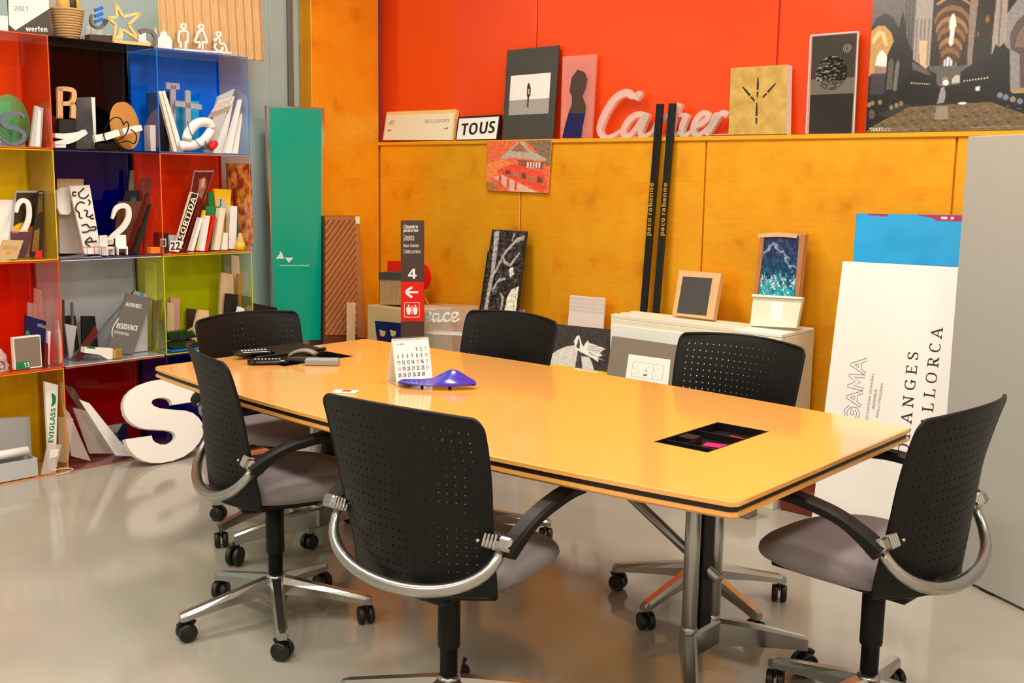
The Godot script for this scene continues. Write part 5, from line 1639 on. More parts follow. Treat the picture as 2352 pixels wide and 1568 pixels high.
	part("red_field", prism([-0.06, 0.6508, 0.0599, 0.6523, 0.0593, 0.8589, -0.0599, 0.8573], 0.0002, 0.001), M.red, o21)
	text_fit(o21, "Claustre", Vector2(-0.0455, 1.1429), Vector2(0.0277, 1.1439), 0.0201, M.white, bold, 0.0008, 0.0008, "lettering")
	text_fit(o21, "posterior", Vector2(-0.0455, 1.1212), Vector2(0.0323, 1.1223), 0.0224, M.white, bold, 0.0008, 0.0008, "lettering")
	text_fit(o21, "Claustro", Vector2(-0.0455, 1.0915), Vector2(0.0089, 1.0923), 0.0157, M.white, sans, 0.0008, 0.0008, "lettering")
	text_fit(o21, "posterior", Vector2(-0.0455, 1.0755), Vector2(0.0117, 1.0763), 0.0179, M.white, sans, 0.0008, 0.0008, "lettering")
	text_fit(o21, "Rear cloister", Vector2(-0.0455, 1.0458), Vector2(0.0347, 1.0469), 0.018, M.white, sans, 0.0008, 0.0008, "lettering")
	text_fit(o21, "Cloître arrière", Vector2(-0.0455, 1.0148), Vector2(0.0422, 1.016), 0.0202, M.white, sans, 0.0008, 0.0008, "lettering")
	text_fit(o21, "4", Vector2(-0.0225, 0.9), Vector2(0.0218, 0.9006), 0.0521, M.white, bold, 0.0008, 0.0008, "lettering")
	stroke(o21, [0.0306, 0.8046, -0.0225, 0.8039], [0.0113, 0.0113], 0.001, 0.0016, M.white, "arrow")
	stroke(o21, [-0.0006, 0.8309, -0.0317, 0.8038, -0.0005, 0.7763], [0.0124, 0.0124], 0.001, 0.0016, M.white, "arrow")
	stroke(o21, [-0.034, 0.7491, 0.0296, 0.7499, 0.0359, 0.7436, 0.0361, 0.6824, 0.0297, 0.6747, -0.034, 0.6739, -0.0403, 0.6814, -0.0403, 0.7426, -0.034, 0.7491], [0.0027, 0.0027], 0.001, 0.0016, M.white, "symbol_border")
	part("toilet_symbol", prism([-0.0305, 0.7241, -0.0074, 0.7244, -0.0074, 0.7069, -0.012, 0.6864, -0.0259, 0.6863, -0.0305, 0.7066], 0.001, 0.0016), M.white, o21)
	part("toilet_symbol", prism([-0.0236, 0.7353, -0.019, 0.7388, -0.0143, 0.7354, -0.0143, 0.7296, -0.019, 0.726, -0.0236, 0.7295], 0.001, 0.0016), M.white, o21)
	part("toilet_symbol", prism([0.0042, 0.7246, 0.0273, 0.7249, 0.0273, 0.7074, 0.0227, 0.6869, 0.0088, 0.6867, 0.0042, 0.7071], 0.001, 0.0016), M.white, o21)
	part("toilet_symbol", prism([0.0111, 0.7357, 0.0157, 0.7393, 0.0203, 0.7358, 0.0203, 0.73, 0.0157, 0.7265, 0.0111, 0.7299], 0.001, 0.0016), M.white, o21)
	part("toilet_symbol", prism([-0.0034, 0.7355, 0.0001, 0.7356, 0.0002, 0.6866, -0.0033, 0.6865], 0.001, 0.0016), M.white, o21)
	var carton := root("cardboard_box", "plain cardboard box beside the brown and red post", "box", WALL * Transform3D(Basis.IDENTITY, Vector3(0.5766, 0, 0.28)))
	part("carton_body", box(Vector3(0.4252, 0.6662, 0.27), Vector3(0, 0.3331, 0), 0.003), M.kraft, carton)
	part("packing_tape", box(Vector3(0.4262, 0.0012, 0.05), Vector3(0, 0.6662, 0), 0.0), M.cream, carton)
	var o22 := board("blue_mask", "blue board with two cut eye holes in front of the cardboard box", "board", WALL, Vector3(0.6235, 0.0001, 0.45), 0, 0.02, [-0.0444, 0, 0.1135, 0, 0.1003, 0.5946, -0.1694, 0.5848], 0.004, M.navy)
	part("eye_hole", prism([-0.1285, 0.538, -0.0736, 0.5342, -0.0788, 0.5115, -0.0947, 0.5015, -0.1165, 0.5042], 0.0003, 0.0012), M.kraft, o22)
	part("eye_hole", prism([-0.0392, 0.5472, 0.0147, 0.5434, 0.0096, 0.521, -0.0059, 0.5111, -0.0273, 0.5139], 0.0003, 0.0012), M.kraft, o22)
	var o23 := board("wood_block_box", "small pale wooden box with a dark metal bar on top of the cardboard box", "box", WALL, Vector3(0.5051, 0.6674, 0.36), 0, 0, [-0.0972, 0, 0.0968, 0.0142, 0.0969, 0.159, -0.0965, 0.1479], 0.12, M.oak)
	part("metal_bar", prism([-0.1013, 0.1444, 0.0987, 0.156, 0.0987, 0.1986, -0.1011, 0.1873], -0.1, 0.004), M.dark_grey, o23)
	var o24 := board("red_card", "bright red square card behind the wooden box", "card", WALL, Vector3(0.3434, 0.6674, 0.18), 0, 0, [-0.0712, 0, 0.0708, 0, 0.0708, 0.2418, -0.0704, 0.2358], 0.006, M.red)
	var o25 := board("red_paddle", "round red paddle sign with an orange handle behind the brown and red post", "sign", WALL, Vector3(0.563, 0.3, 0.11), 0, 0, [-0.0003, 0.3453, 0.0332, 0.2078, 0.0098, 0.2053, -0.0428, 0.3973], 0.008, M.orange)
	part("red_disc", prism([0.0054, 0.5235, 0.0023, 0.4997, -0.0066, 0.478, -0.0206, 0.4607, -0.0381, 0.4496, -0.0573, 0.4461, -0.076, 0.4506, -0.0923, 0.4626, -0.1043, 0.4808, -0.1107, 0.5032, -0.1107, 0.5274, -0.1045, 0.5507, -0.0926, 0.5705, -0.0765, 0.5847, -0.0578, 0.5918, -0.0387, 0.591, -0.0211, 0.5825, -0.0071, 0.5672, 0.0021, 0.5469], -0.008, 0.004), M.red, o25)
	var o26 := board("acrylic_case", "clear acrylic display case with a white script neon word", "case", WALL, Vector3(1.0859, 0, 0.52), 0, 0, [-0.153, 0, 0.1443, 0, 0.1642, 0.7421, -0.1556, 0.7241], 0.1, M.clear_acrylic)
	part("case_shelf", prism([-0.1507, 0.5703, 0.1548, 0.5914, 0.1547, 0.5983, -0.1507, 0.5775], -0.09, 0.002), M.white, o26)
	stroke(o26, [-0.1322, 0.653, -0.0998, 0.6621, -0.0847, 0.6813, -0.0999, 0.6888, -0.1186, 0.6751, -0.127, 0.6505, -0.1082, 0.6404, -0.066, 0.6594], [0.0107, 0.0107], 0.002, 0.01, M.white_gloss, "neon_script")
	stroke(o26, [-0.0259, 0.6839, -0.0535, 0.6842, -0.0643, 0.6596, -0.0533, 0.6459, -0.0282, 0.6631, -0.0201, 0.6874, -0.0257, 0.6545, -0.0073, 0.6504, 0.0133, 0.6671], [0.0105, 0.0105], 0.002, 0.01, M.white_gloss, "neon_script")
	stroke(o26, [0.0566, 0.6917, 0.0377, 0.6987, 0.0173, 0.6792, 0.0216, 0.6562, 0.0504, 0.659, 0.0748, 0.6731], [0.0103, 0.0103], 0.002, 0.01, M.white_gloss, "neon_script")
	stroke(o26, [0.0748, 0.6731, 0.1071, 0.6849, 0.1166, 0.7003, 0.0988, 0.7073, 0.0811, 0.6911, 0.0814, 0.665, 0.1033, 0.6613, 0.1274, 0.6753], [0.0102, 0.0102], 0.002, 0.01, M.white_gloss, "neon_script")
	var o27 := board("slatted_panel", "reddish wooden panel with diagonal slats leaning on the gold pier", "panel", SHELF, Vector3(1.7678, 0.0012, -0.1), 0, 0.1, [-0.202, 0, 0.139, 0, 0.1593, 1.1688, -0.0963, 1.1723], 0.012, M.brown)
	diagonal_slats(o27, flat2([-0.1537, 0.4803, 0.0773, 0.4583, 0.1281, 1.1434, -0.0936, 1.1471]), 0)
	part("plain_border", prism([0.0785, 0.4426, 0.1416, 0.4365, 0.1575, 1.1635, 0.13, 1.1639], 0.0002, 0.004), M.red_wood, o27)
	part("plain_border", prism([-0.0986, 1.1472, 0.1308, 1.1434, 0.1328, 1.1659, -0.0966, 1.1691], 0.0002, 0.004), M.red_wood, o27)
	part("paper_label", prism([0.1247, 1.1199, 0.1562, 1.1193, 0.1589, 1.1645, 0.1275, 1.1649], 0.004, 0.005), M.white, o27)
	var o28 := board("pale_stick", "short pale wooden batten standing before the diagonal slatted panel", "batten", SHELF, Vector3(1.7163, 0.0006, -0.02), 0, 0.05, [-0.0459, 0, 0.0063, 0, 0.0477, 0.6671, -0.0081, 0.6712], 0.012, M.pale_wood)
	var o29 := board("banner_stand", "tall green banner with a silver frame and small white emblem", "banner", SHELF, Vector3(1.4892, 0.0004, -0.21), 0, 0.025, [-0.1834, 0, 0.1449, 0, 0.2171, 1.7842, -0.1786, 1.774], 0.018, M.bright_metal)
	part("banner_cloth", prism([-0.1774, 0.4721, 0.1451, 0.4402, 0.1958, 1.7747, -0.1598, 1.7654], 0.0002, 0.002), M.banner_green, o29)
	part("emblem", prism([-0.1514, 0.9313, -0.0957, 0.9279, -0.1076, 0.9547, -0.1039, 0.9594, -0.1143, 0.9627, -0.1209, 0.9727, -0.1239, 0.9553], 0.002, 0.0026), M.white, o29)
	part("emblem", prism([-0.0908, 0.9335, -0.0319, 0.9311, -0.0625, 0.9039], 0.002, 0.0026), M.white, o29)
	text_fit(o29, "Golf Sant Vicenç de Montalt", Vector2(-0.1263, 0.8903), Vector2(0.0784, 0.8806), 0.0124, M.white, sans, 0.0042, 0.0012, "lettering")
	var o30 := board("blue_board", "tall sky blue board with a torn magenta band behind the white poster board", "board", WALL, Vector3(3.4495, 0.0008, 0.34), 0, 0.13, [-0.2305, 0, 0.3177, 0, 0.2059, 1.2909, -0.2931, 1.2837], 0.006, M.sky_blue)
	part("print", picture([-0.2833, 1.0841, 0.223, 1.0923, 0.2059, 1.2901, -0.293, 1.2829], 0.0008), M.print_sky, o30)
	var o31 := board("poster_board", "large white poster board with big black serif lettering set sideways", "board", WALL, Vector3(3.4386, 0.0015, 0.41), 0, 0.146, [-0.2887, 0, 0.3531, 0.0262, 0.2284, 1.0953, -0.2928, 1.0897], 0.01, M.white)
	text_fit(o31, "O R A N G E S", Vector2(0.0515, 0.3538), Vector2(0.0415, 0.7536), 0.0426, M.ink, serif, 0.0008, 0.0008, "lettering")
	text_fit(o31, "M A L L O R C A", Vector2(0.1256, 0.3967), Vector2(0.1209, 0.8601), 0.0432, M.ink, serif, 0.0008, 0.0008, "lettering")
	text_fit(o31, "ASOCIACIÓN GENERAL", Vector2(-0.1114, 0.4398), Vector2(-0.1085, 0.6525), 0.0116, M.grey_ink, sans, 0.0008, 0.0008, "lettering")
	text_fit(o31, "AGRARIA", Vector2(-0.0892, 0.5088), Vector2(-0.0872, 0.5889), 0.0115, M.grey_ink, sans, 0.0008, 0.0008, "lettering")
	text_fit(o31, "MALLORQUINA", Vector2(-0.0676, 0.4802), Vector2(-0.0645, 0.618), 0.0115, M.grey_ink, sans, 0.0008, 0.0008, "lettering")
	outline_word(o31, "AGAMA", Vector2(-0.1752, 0.3772), Vector2(-0.1721, 0.7083), 0.0654)
	whole("grey_block", box(Vector3(0.16, 0.09, 0.08), Vector3(0, 0.045, 0), 0.003), M.taupe, "low grey block on the floor between the chest and the white poster board", "block", WALL * Transform3D(Basis.IDENTITY, Vector3(2.85, 0, 0.50)))
	whole("red_brown_box", box(Vector3(0.20, 0.10, 0.16), Vector3(0, 0.05, 0), 0.004), M.red_brown, "low red brown box on the floor by the white poster board", "box", WALL * Transform3D(Basis.IDENTITY, Vector3(3.062, 0, 0.24)))

func top_things() -> void:
	var o32 := board("white_card", "plain white card standing on the cubes beside the award plaque", "card", SHELF, Vector3(-0.1936, 1.9934, -0.06), 0, 0, [-0.0462, 0.001, 0.0436, 0, 0.0453, 0.0663, -0.0427, 0.0629], 0.004, M.paper)
	var o33 := board("award_plaque", "white and charcoal award plaque dated 2021 on top of the cubes", "plaque", SHELF, Vector3(-0.0445, 1.9934, -0.08), 0, 0, [-0.0895, 0.0009, 0.0899, 0, 0.0894, 0.1622, -0.0897, 0.1387], 0.012, M.dark_grey)
	part("white_field", prism([-0.0924, 0.0323, -0.0649, 0.0122, 0.089, 0.1221, 0.0893, 0.1611, -0.0887, 0.1378], 0.0002, 0.0012), M.white_gloss, o33)
	text_fit(o33, "2021", Vector2(-0.0661, 0.1057), Vector2(-0.008, 0.112), 0.0187, M.grey_ink, sans, 0.003, 0.0018, "lettering")
	text_fit(o33, "werfen", Vector2(-0.0199, 0.0244), Vector2(0.0765, 0.0321), 0.0229, M.white, bold, 0.0008, 0.0008, "lettering")
	var o34 := board("brick_tile", "pinkish brick sample tile behind the woven basket", "tile", SHELF, Vector3(0.1272, 1.9934, -0.225), 0, 0, [-0.0315, 0, 0.0242, 0.0022, 0.0301, 0.18, -0.0228, 0.1731], 0.012, M.pink_tile)
	cactus_basket(SHELF * Vector3(0.15, 1.9934, -0.13))
	var o35 := board("glass_award", "small award with a grey ring and three blue stripes on a dark base", "award", SHELF, Vector3(0.2806, 1.9934, -0.07), 0, 0, [-0.057, 0, 0.0557, 0.0062, 0.0569, 0.036, -0.0556, 0.0304], 0.05, M.dark_brown)
	stroke(o35, [0.0368, 0.109, 0.0271, 0.0865, 0.0032, 0.0677, -0.0253, 0.0725, -0.0368, 0.0951, -0.0316, 0.1222], [0.0173, 0.0152, 0.013, 0.013, 0.013, 0.0065], -0.03, -0.012, M.mid_grey, "award_ring")
	stroke(o35, [0.0021, 0.0703, 0.0027, 0.0303], [0.03, 0.03], -0.028, -0.016, M.clear_acrylic, "award_stem")
	stroke(o35, [-0.0164, 0.1431, -0.0019, 0.1492, 0.0217, 0.1617], [0.0149, 0.0149, 0.0149], -0.026, -0.012, M.stripe_blue, "blue_stripe")
	stroke(o35, [-0.0176, 0.1165, -0.003, 0.1224, 0.0205, 0.1349], [0.0149, 0.0149, 0.0149], -0.026, -0.012, M.stripe_blue, "blue_stripe")
	stroke(o35, [-0.0187, 0.0914, -0.0042, 0.0973, 0.0194, 0.1097], [0.0149, 0.0149, 0.0149], -0.026, -0.012, M.stripe_blue, "blue_stripe")
	var o36 := board("wooden_star", "pale wooden outline star standing among white skyline cutouts", "ornament", SHELF, Vector3(0.4253, 1.9934, -0.05), 0, 0, [-0.0964, 0, 0.0959, 0.0048, 0.0934, 0.0194, -0.0928, 0.0149], 0.02, M.light_pine)
	stroke(o36, [-0.074, 0.1833, -0.0411, 0.1273], [0.012, 0.012], -0.016, -0.004, M.light_pine, "star_arm")
	stroke(o36, [-0.0411, 0.1273, 0.0478, 0.1532], [0.012, 0.012], -0.016, -0.004, M.light_pine, "star_arm")
	stroke(o36, [0.0478, 0.1532, -0.0129, 0.0928], [0.012, 0.012], -0.016, -0.004, M.light_pine, "star_arm")
	stroke(o36, [-0.0129, 0.0928, 0.0328, 0.0324], [0.012, 0.012], -0.016, -0.004, M.light_pine, "star_arm")
	stroke(o36, [0.0328, 0.0324, -0.0436, 0.0666], [0.012, 0.012], -0.016, -0.004, M.light_pine, "star_arm")
	stroke(o36, [-0.0436, 0.0666, -0.0902, 0.0087], [0.012, 0.012], -0.016, -0.004, M.light_pine, "star_arm")
	stroke(o36, [-0.0902, 0.0087, -0.078, 0.088], [0.012, 0.012], -0.016, -0.004, M.light_pine, "star_arm")
	stroke(o36, [-0.078, 0.088, -0.1149, 0.1105], [0.012, 0.012], -0.016, -0.004, M.light_pine, "star_arm")
	stroke(o36, [-0.1149, 0.1105, -0.0707, 0.1227], [0.012, 0.012], -0.016, -0.004, M.light_pine, "star_arm")
	stroke(o36, [-0.0707, 0.1227, -0.074, 0.1833], [0.012, 0.012], -0.016, -0.004, M.light_pine, "star_arm")
	var o37 := board("grey_hook", "dark grey curved plastic letter D beside the wooden star", "letter", SHELF, Vector3(0.5238, 1.9934, -0.035), 0, 0, [-0.0079, 0, 0.0076, 0.0016, 0.0079, 0.0088, -0.0076, 0.0072], 0.014, M.mid_grey)
	stroke(o37, [-0.0664, 0.0624, -0.0387, 0.0737, -0.0022, 0.0695, 0.0141, 0.0437, 0.0081, 0.0154, -0.0047, 0.002], [0.0225, 0.0203, 0.018, 0.018, 0.018, 0.0135], -0.014, 0, M.mid_grey, "curve")
	var o38 := board("skyline_cutout", "white skyline cutout of a round tower beside the basket", "cutout", SHELF, Vector3(0.2705, 1.9934, -0.2), 0, 0, [-0.0227, 0, 0.0179, 0.0016, 0.0215, 0.0808, 0.0101, 0.0849, -0.0019, 0.0754, -0.0047, 0.0399, -0.02, 0.0328], 0.005, M.white, "white paper skyline")
	var o39 := board("skyline_cutout", "white skyline cutout of a slim tower behind the ringed award", "cutout", SHELF, Vector3(0.3079, 1.9934, -0.2), 0, 0, [-0.0138, 0, 0.0096, 0.0014, 0.0131, 0.0793, 0.0016, 0.0834, -0.0105, 0.0739], 0.005, M.white, "white paper skyline")
	var o40 := board("skyline_cutout", "white skyline cutout of a low dome near the ringed award", "cutout", SHELF, Vector3(0.377, 1.9934, -0.2), 0, 0, [-0.018, 0, 0.0179, 0.0021, 0.017, 0.0506, -0.0007, 0.0569, -0.0162, 0.0415], 0.005, M.white, "white paper skyline")
	var o41 := board("skyline_cutout", "white skyline cutout of a pointed tower within the wooden star", "cutout", SHELF, Vector3(0.4416, 1.9934, -0.2), 0, 0, [-0.0166, 0, 0.0078, 0.0014, 0.0167, 0.0704, 0.0026, 0.0965, -0.0106, 0.07], 0.005, M.white, "white paper skyline")
	var o42 := board("skyline_cutout", "white skyline cutout with twin church spires above the wooden star", "cutout", SHELF, Vector3(0.5614, 1.9934, -0.22), 0, 0, [-0.0955, 0, 0.0484, 0.0063, 0.0501, 0.0494, 0.0279, 0.0498, 0.0264, 0.0922, 0.0193, 0.1056, 0.0103, 0.0847, 0.0066, 0.1013, 0.0004, 0.1034, -0.0105, 0.0824, -0.0138, 0.0311, -0.0694, 0.0364], 0.005, M.white, "white paper skyline")
	var o43 := board("skyline_cutout", "white skyline cutout of a pointed dome beside the toilet symbols", "cutout", SHELF, Vector3(0.6191, 1.9934, -0.095), 0, 0, [-0.0386, 0, 0.0377, 0.0019, 0.0392, 0.0446, 0.0303, 0.0634, 0.0146, 0.0702, 0.0108, 0.0895, 0.0022, 0.0801, -0.0034, 0.0992, -0.0124, 0.0785, -0.0198, 0.0833, -0.0237, 0.0633, -0.0367, 0.0507], 0.005, M.white, "white paper skyline")
	var o44 := board("skyline_cutout", "white skyline cutout of a single thin spire before the ribbed wood", "cutout", SHELF, Vector3(0.6084, 1.9934, -0.16), 0, 0, [-0.0104, 0, 0.0055, 0.0004, 0.0077, 0.0954, 0.0022, 0.1174, -0.005, 0.094], 0.005, M.white, "white paper skyline")
	var o45 := board("slat_board", "ribbed pale wooden board standing on the end of the cubes", "board", SHELF, Vector3(0.9099, 1.9934, -0.13), 0, 0, [-0.2941, 0, 0.3068, 0.0021, 0.2908, 0.334, -0.3036, 0.2548], 0.012, M.light_pine)
	upright_slats(o45, [-0.2941, 0, 0.3068, 0.0021, 0.2908, 0.334, -0.3036, 0.2548], 12)
	var o46 := board("toilet_pictograms", "white cut out toilet symbols on a bar in front of the ribbed wood", "sign", SHELF, Vector3(0.8091, 1.9934, -0.06), 0, 0, [-0.1623, 0, 0.162, 0.0127, 0.1622, 0.0204, -0.162, 0.0079], 0.012, M.white)
	stroke(o46, [-0.1245, 0.0146, -0.1236, 0.0401, -0.1326, 0.042, -0.1291, 0.0875, -0.1075, 0.0967, -0.0862, 0.0923, -0.0858, 0.047, -0.095, 0.0432, -0.0987, 0.0115], [0.0096, 0.0096], -0.012, 0, M.white, "figure_outline")
	stroke(o46, [-0.0937, 0.1198, -0.0964, 0.1128, -0.1031, 0.108, -0.1111, 0.107, -0.1175, 0.1104, -0.1197, 0.1168, -0.117, 0.1237, -0.1104, 0.1286, -0.1024, 0.1295, -0.096, 0.1262, -0.0937, 0.1198], [0.0087, 0.0087], -0.012, 0, M.white, "figure_head")
	stroke(o46, [-0.0208, 0.0212, -0.0199, 0.0511, -0.0424, 0.051, -0.0209, 0.1014, -0.0088, 0.1079, 0.0031, 0.1041, 0.023, 0.0557, 0.0001, 0.0532, -0.003, 0.0184], [0.0099, 0.0099], -0.012, 0, M.white, "figure_outline")
	stroke(o46, [0.0051, 0.1273, 0.0024, 0.1202, -0.0044, 0.1153, -0.0127, 0.1143, -0.0192, 0.1177, -0.0215, 0.1242, -0.0188, 0.1312, -0.012, 0.1362, -0.0037, 0.1371, 0.0028, 0.1337, 0.0051, 0.1273], [0.0089, 0.0089], -0.012, 0, M.white, "figure_head")
	stroke(o46, [0.1031, 0.1037, 0.1005, 0.0973, 0.0943, 0.0928, 0.0866, 0.092, 0.0806, 0.0951, 0.0784, 0.101, 0.081, 0.1074, 0.0872, 0.1119, 0.0948, 0.1128, 0.1009, 0.1096, 0.1031, 0.1037], [0.0092, 0.0092], -0.012, 0, M.white, "figure_head")
	stroke(o46, [0.0651, 0.0659, 0.0916, 0.085, 0.099, 0.0579, 0.1216, 0.0556, 0.1379, 0.0209], [0.0101, 0.0101], -0.012, 0, M.white, "figure_outline")
	stroke(o46, [0.0737, 0.0552, 0.0683, 0.0343, 0.0828, 0.0201, 0.1069, 0.0237, 0.1143, 0.042], [0.0091, 0.0091], -0.012, 0, M.white, "figure_outline")

func row_top_things() -> void:
	var o47 := board("teal_card", "pale teal card in the orange red cube behind the metal letter", "card", SHELF, Vector3(-0.1089, 1.5028, -0.244), 0, 0, [-0.0296, 0, 0.0181, 0.0016, 0.0301, 0.2044, -0.0187, 0.1986], 0.004, M.pale_teal)
	var o48 := board("grey_magazine", "grey magazine behind the metal letter in the orange red cube", "magazine", SHELF, Vector3(-0.0663, 1.5028, -0.26), 0, 0, [-0.0338, 0, 0.0558, 0.0035, 0.0159, 0.1306, -0.0379, 0.1198], 0.01, M.light_grey)
	var o49 := board("metal_letter", "brushed grey metal letter S in the orange red cube", "letter", SHELF, Vector3(-0.1735, 1.5028, -0.068), 0, 0, [-0.0261, 0, 0.0252, 0.0002, 0.026, 0.0157, -0.0252, 0.0165], 0.012, M.steel_blue)
	stroke(o49, [0.0759, 0.1239, 0.0638, 0.1414, 0.0276, 0.142, -0.0061, 0.1325, -0.0201, 0.1088, -0.0061, 0.0865, 0.0345, 0.078, 0.0674, 0.0614, 0.0714, 0.0381, 0.052, 0.0166, 0.0103, 0.01, -0.0269, 0.0318], [0.0077, 0.0155, 0.0174, 0.0174, 0.0193, 0.0213, 0.0213, 0.0193, 0.0174, 0.0155, 0.0135, 0.0077], -0.012, 0.004, M.steel_blue, "letter_curve")
	whole("green_glass_disc", disc_mesh(0.115, 0.008), M.green_glass, "translucent green glass disc leaning in the orange red cube", "disc", SHELF * local(Vector3(-0.116, 1.6188, -0.148), 0.52, 0.1))
	var o50 := board("grey_block_pair", "light grey aluminium profile standing before the green glass disc", "profile", SHELF, Vector3(-0.0411, 1.5028, -0.06), 0, 0, [-0.0371, 0.001, 0.0106, 0, 0.0306, 0.1722, -0.004, 0.1822], 0.02, M.light_grey)
	part("white_side", prism([-0.016, 0.0012, 0.0026, 0.0008, 0.0186, 0.1576, 0.0061, 0.1725], 0.0002, 0.004), M.white, o50)
	var o51 := board("shield_plaque", "dark shield plaque with a reddish rim behind the green disc", "plaque", SHELF, Vector3(0.0685, 1.5028, -0.25), 0, 0, [-0.0221, 0, 0.047, 0.0415, 0.0745, 0.1416, 0.0358, 0.1554, -0.0191, 0.1679, -0.058, 0.1483, -0.058, 0.0629], 0.006, M.oxblood)
	var o52 := board("black_notebook", "black square notebook under the wooden letter R", "notebook", SHELF, Vector3(0.1374, 1.5028, -0.15), 0, 0, [-0.0442, 0, 0.0378, 0.003, 0.0441, 0.1355, -0.0377, 0.1326], 0.03, M.ink)
	var o53 := board("wooden_letter", "wooden capital letter R standing on a black notebook", "letter", SHELF, Vector3(0.1089, 1.6387, -0.155), 0, 0, [-0.0114, 0, 0.011, 0.0013, 0.0114, 0.0094, -0.011, 0.0081], 0.018, M.beech)
	stroke(o53, [-0.0002, 0.0006, 0.0044, 0.1406], [0.0248, 0.0248], -0.018, 0, M.beech, "letter_stem")
	stroke(o53, [-0.0031, 0.1346, 0.0388, 0.1367, 0.0678, 0.1292, 0.0698, 0.0996, 0.0527, 0.0741, 0.0075, 0.0684], [0.0185, 0.0206, 0.0226, 0.0226, 0.0206, 0.0185], -0.018, 0, M.beech, "letter_bowl")
	stroke(o53, [0.0527, 0.0741, 0.0643, 0.0559, 0.0607, 0.004], [0.0209, 0.023, 0.023], -0.018, 0, M.beech, "letter_leg")
	var o54 := board("slate_book", "dark slate covered book with white page edges", "book", SHELF, Vector3(0.2388, 1.5028, -0.19), 0, 0, [-0.046, 0, 0.0446, 0.0029, 0.0391, 0.2459, -0.0377, 0.2386], 0.03, M.slate)
	part("page_edge", prism([0.0446, 0.0029, 0.0553, 0.0033, 0.0584, 0.245, 0.0391, 0.2459], -0.028, 0.0005), M.paper, o54)
	var o55 := board("white_tube", "crumpled white paper roll lying before the black notebook", "roll", SHELF, Vector3(0.0721, 1.5028, -0.088), 0, 0, [-0.0253, 0, 0.0245, 0.0016, 0.0253, 0.0178, -0.0245, 0.0161], 0.05, M.paper)
	stroke(o55, [-0.0171, 0.0564, 0.027, 0.0528, 0.072, 0.0573, 0.1237, 0.0703], [0.0183, 0.0264, 0.0284, 0.0203], -0.05, -0.012, M.paper, "paper_fold")
	stroke(o55, [-0.0245, 0.0161, 0.0371, 0.0317, 0.0773, 0.0494, 0.1269, 0.0786], [0.0162, 0.0243, 0.0263, 0.0203], -0.04, 0, M.paper, "paper_fold")
	var o56 := board("white_foam_tube", "white foam tube with a black clamp lying across the black cube", "tube", SHELF, Vector3(0.2596, 1.5028, -0.008), 0, 0, [-0.0514, 0, 0.0504, 0.0033, 0.0513, 0.0253, -0.0502, 0.0271], 0.03, M.black_plastic)
	stroke(o56, [-0.0568, 0.0458, -0.0058, 0.0559, 0.0624, 0.0778], [0.0295, 0.0316, 0.0295], -0.03, -0.005, M.white, "foam_tube")
	stroke(o56, [0.0832, 0.0815, 0.1255, 0.0944, 0.1774, 0.1062], [0.0285, 0.0285, 0.0263], -0.03, -0.005, M.white, "foam_tube")
	whole("cork_disc", disc_mesh(0.113, 0.016), M.cork, "thick round cork disc leaning in the black cube", "disc", SHELF * local(Vector3(0.3996, 1.6173, -0.105), 0.52, 0.08))
	var o57 := board("cable_coil", "coil of thin black cable hanging over the foam tube", "cable", SHELF, Vector3(0.2774, 1.5028, -0.0015), 0, 0, [-0.0293, 0, 0.0292, 0.0019, 0.0293, 0.0057, -0.0292, 0.0038], 0.004, M.black_plastic)
	stroke(o57, [0.0632, 0.1102, 0.0468, 0.1422, 0.0117, 0.1431, -0.0249, 0.1006, -0.0382, 0.0621, -0.0221, 0.0329, 0.0189, 0.0371, 0.0673, 0.0665, 0.0868, 0.1058, 0.0789, 0.1302, 0.0605, 0.1156], [0.0044, 0.0044], -0.004, 0, M.black_plastic, "cable_loop")
	stroke(o57, [-0.0118, 0.0033, 0.0302, 0.0266, 0.0781, 0.0394, 0.1137, 0.0296, 0.1243, 0.0688, 0.0983, 0.0953], [0.0044, 0.0044], -0.004, 0, M.black_plastic, "cable_loop")
	var o58 := board("white_carton", "small white box beside the cork disc", "box", SHELF, Vector3(0.5406, 1.5028, -0.1), 0, 0, [-0.0145, 0, 0.0131, 0.0001, 0.0159, 0.1253, -0.0145, 0.1249], 0.06, M.white)
	var o59 := board("black_folder", "wide open black folder spanning the blue cube", "folder", SHELF, Vector3(0.6705, 1.5028, -0.22), 0, 0, [-0.0844, 0, 0.1302, 0.0029, 0.0386, 0.3015, -0.0844, 0.2875], 0.012, M.ink)
	var o60 := board("white_board", "thin white board leaning next to the black folder in the blue cube", "board", SHELF, Vector3(0.6295, 1.5028, -0.11), 0, 0, [0.0277, 0.0012, 0.0473, 0, -0.0295, 0.2931, -0.0455, 0.292], 0.02, M.cream)
	var o61 := board("white_board", "white canvas board leaning over the bent tubes in the blue cube", "board", SHELF, Vector3(0.653, 1.5028, -0.106), 0, 0, [0.0293, 0.0003, 0.0577, 0, -0.0361, 0.296, -0.0509, 0.2915], 0.02, M.white)
	var o62 := board("blue_photo", "bright sky blue photograph behind the grey letters in the blue cube", "picture", SHELF, Vector3(0.7756, 1.5028, -0.2), 0, 0, [-0.0661, 0, 0.0764, 0.0046, 0.0861, 0.263, -0.0964, 0.2592], 0.004, M.sky_blue)
	part("cloud_print", prism([0.0129, 0.1523, 0.0543, 0.1694, 0.0819, 0.1739, 0.0807, 0.1377, 0.0257, 0.129], 0.0003, 0.001), M.white, o62)
	var o63 := board("grey_letter_t", "grey frosted letter T standing in the blue cube", "letter", SHELF, Vector3(0.6775, 1.5028, -0.15), 0, 0, [-0.0133, 0, 0.0131, 0.0008, 0.0133, 0.0067, -0.0131, 0.0059], 0.012, M.light_grey)
	stroke(o63, [-0.0008, 0.0004, 0.0108, 0.3282], [0.0292, 0.0292], -0.012, 0, M.frosted_grey, "letter_stem")
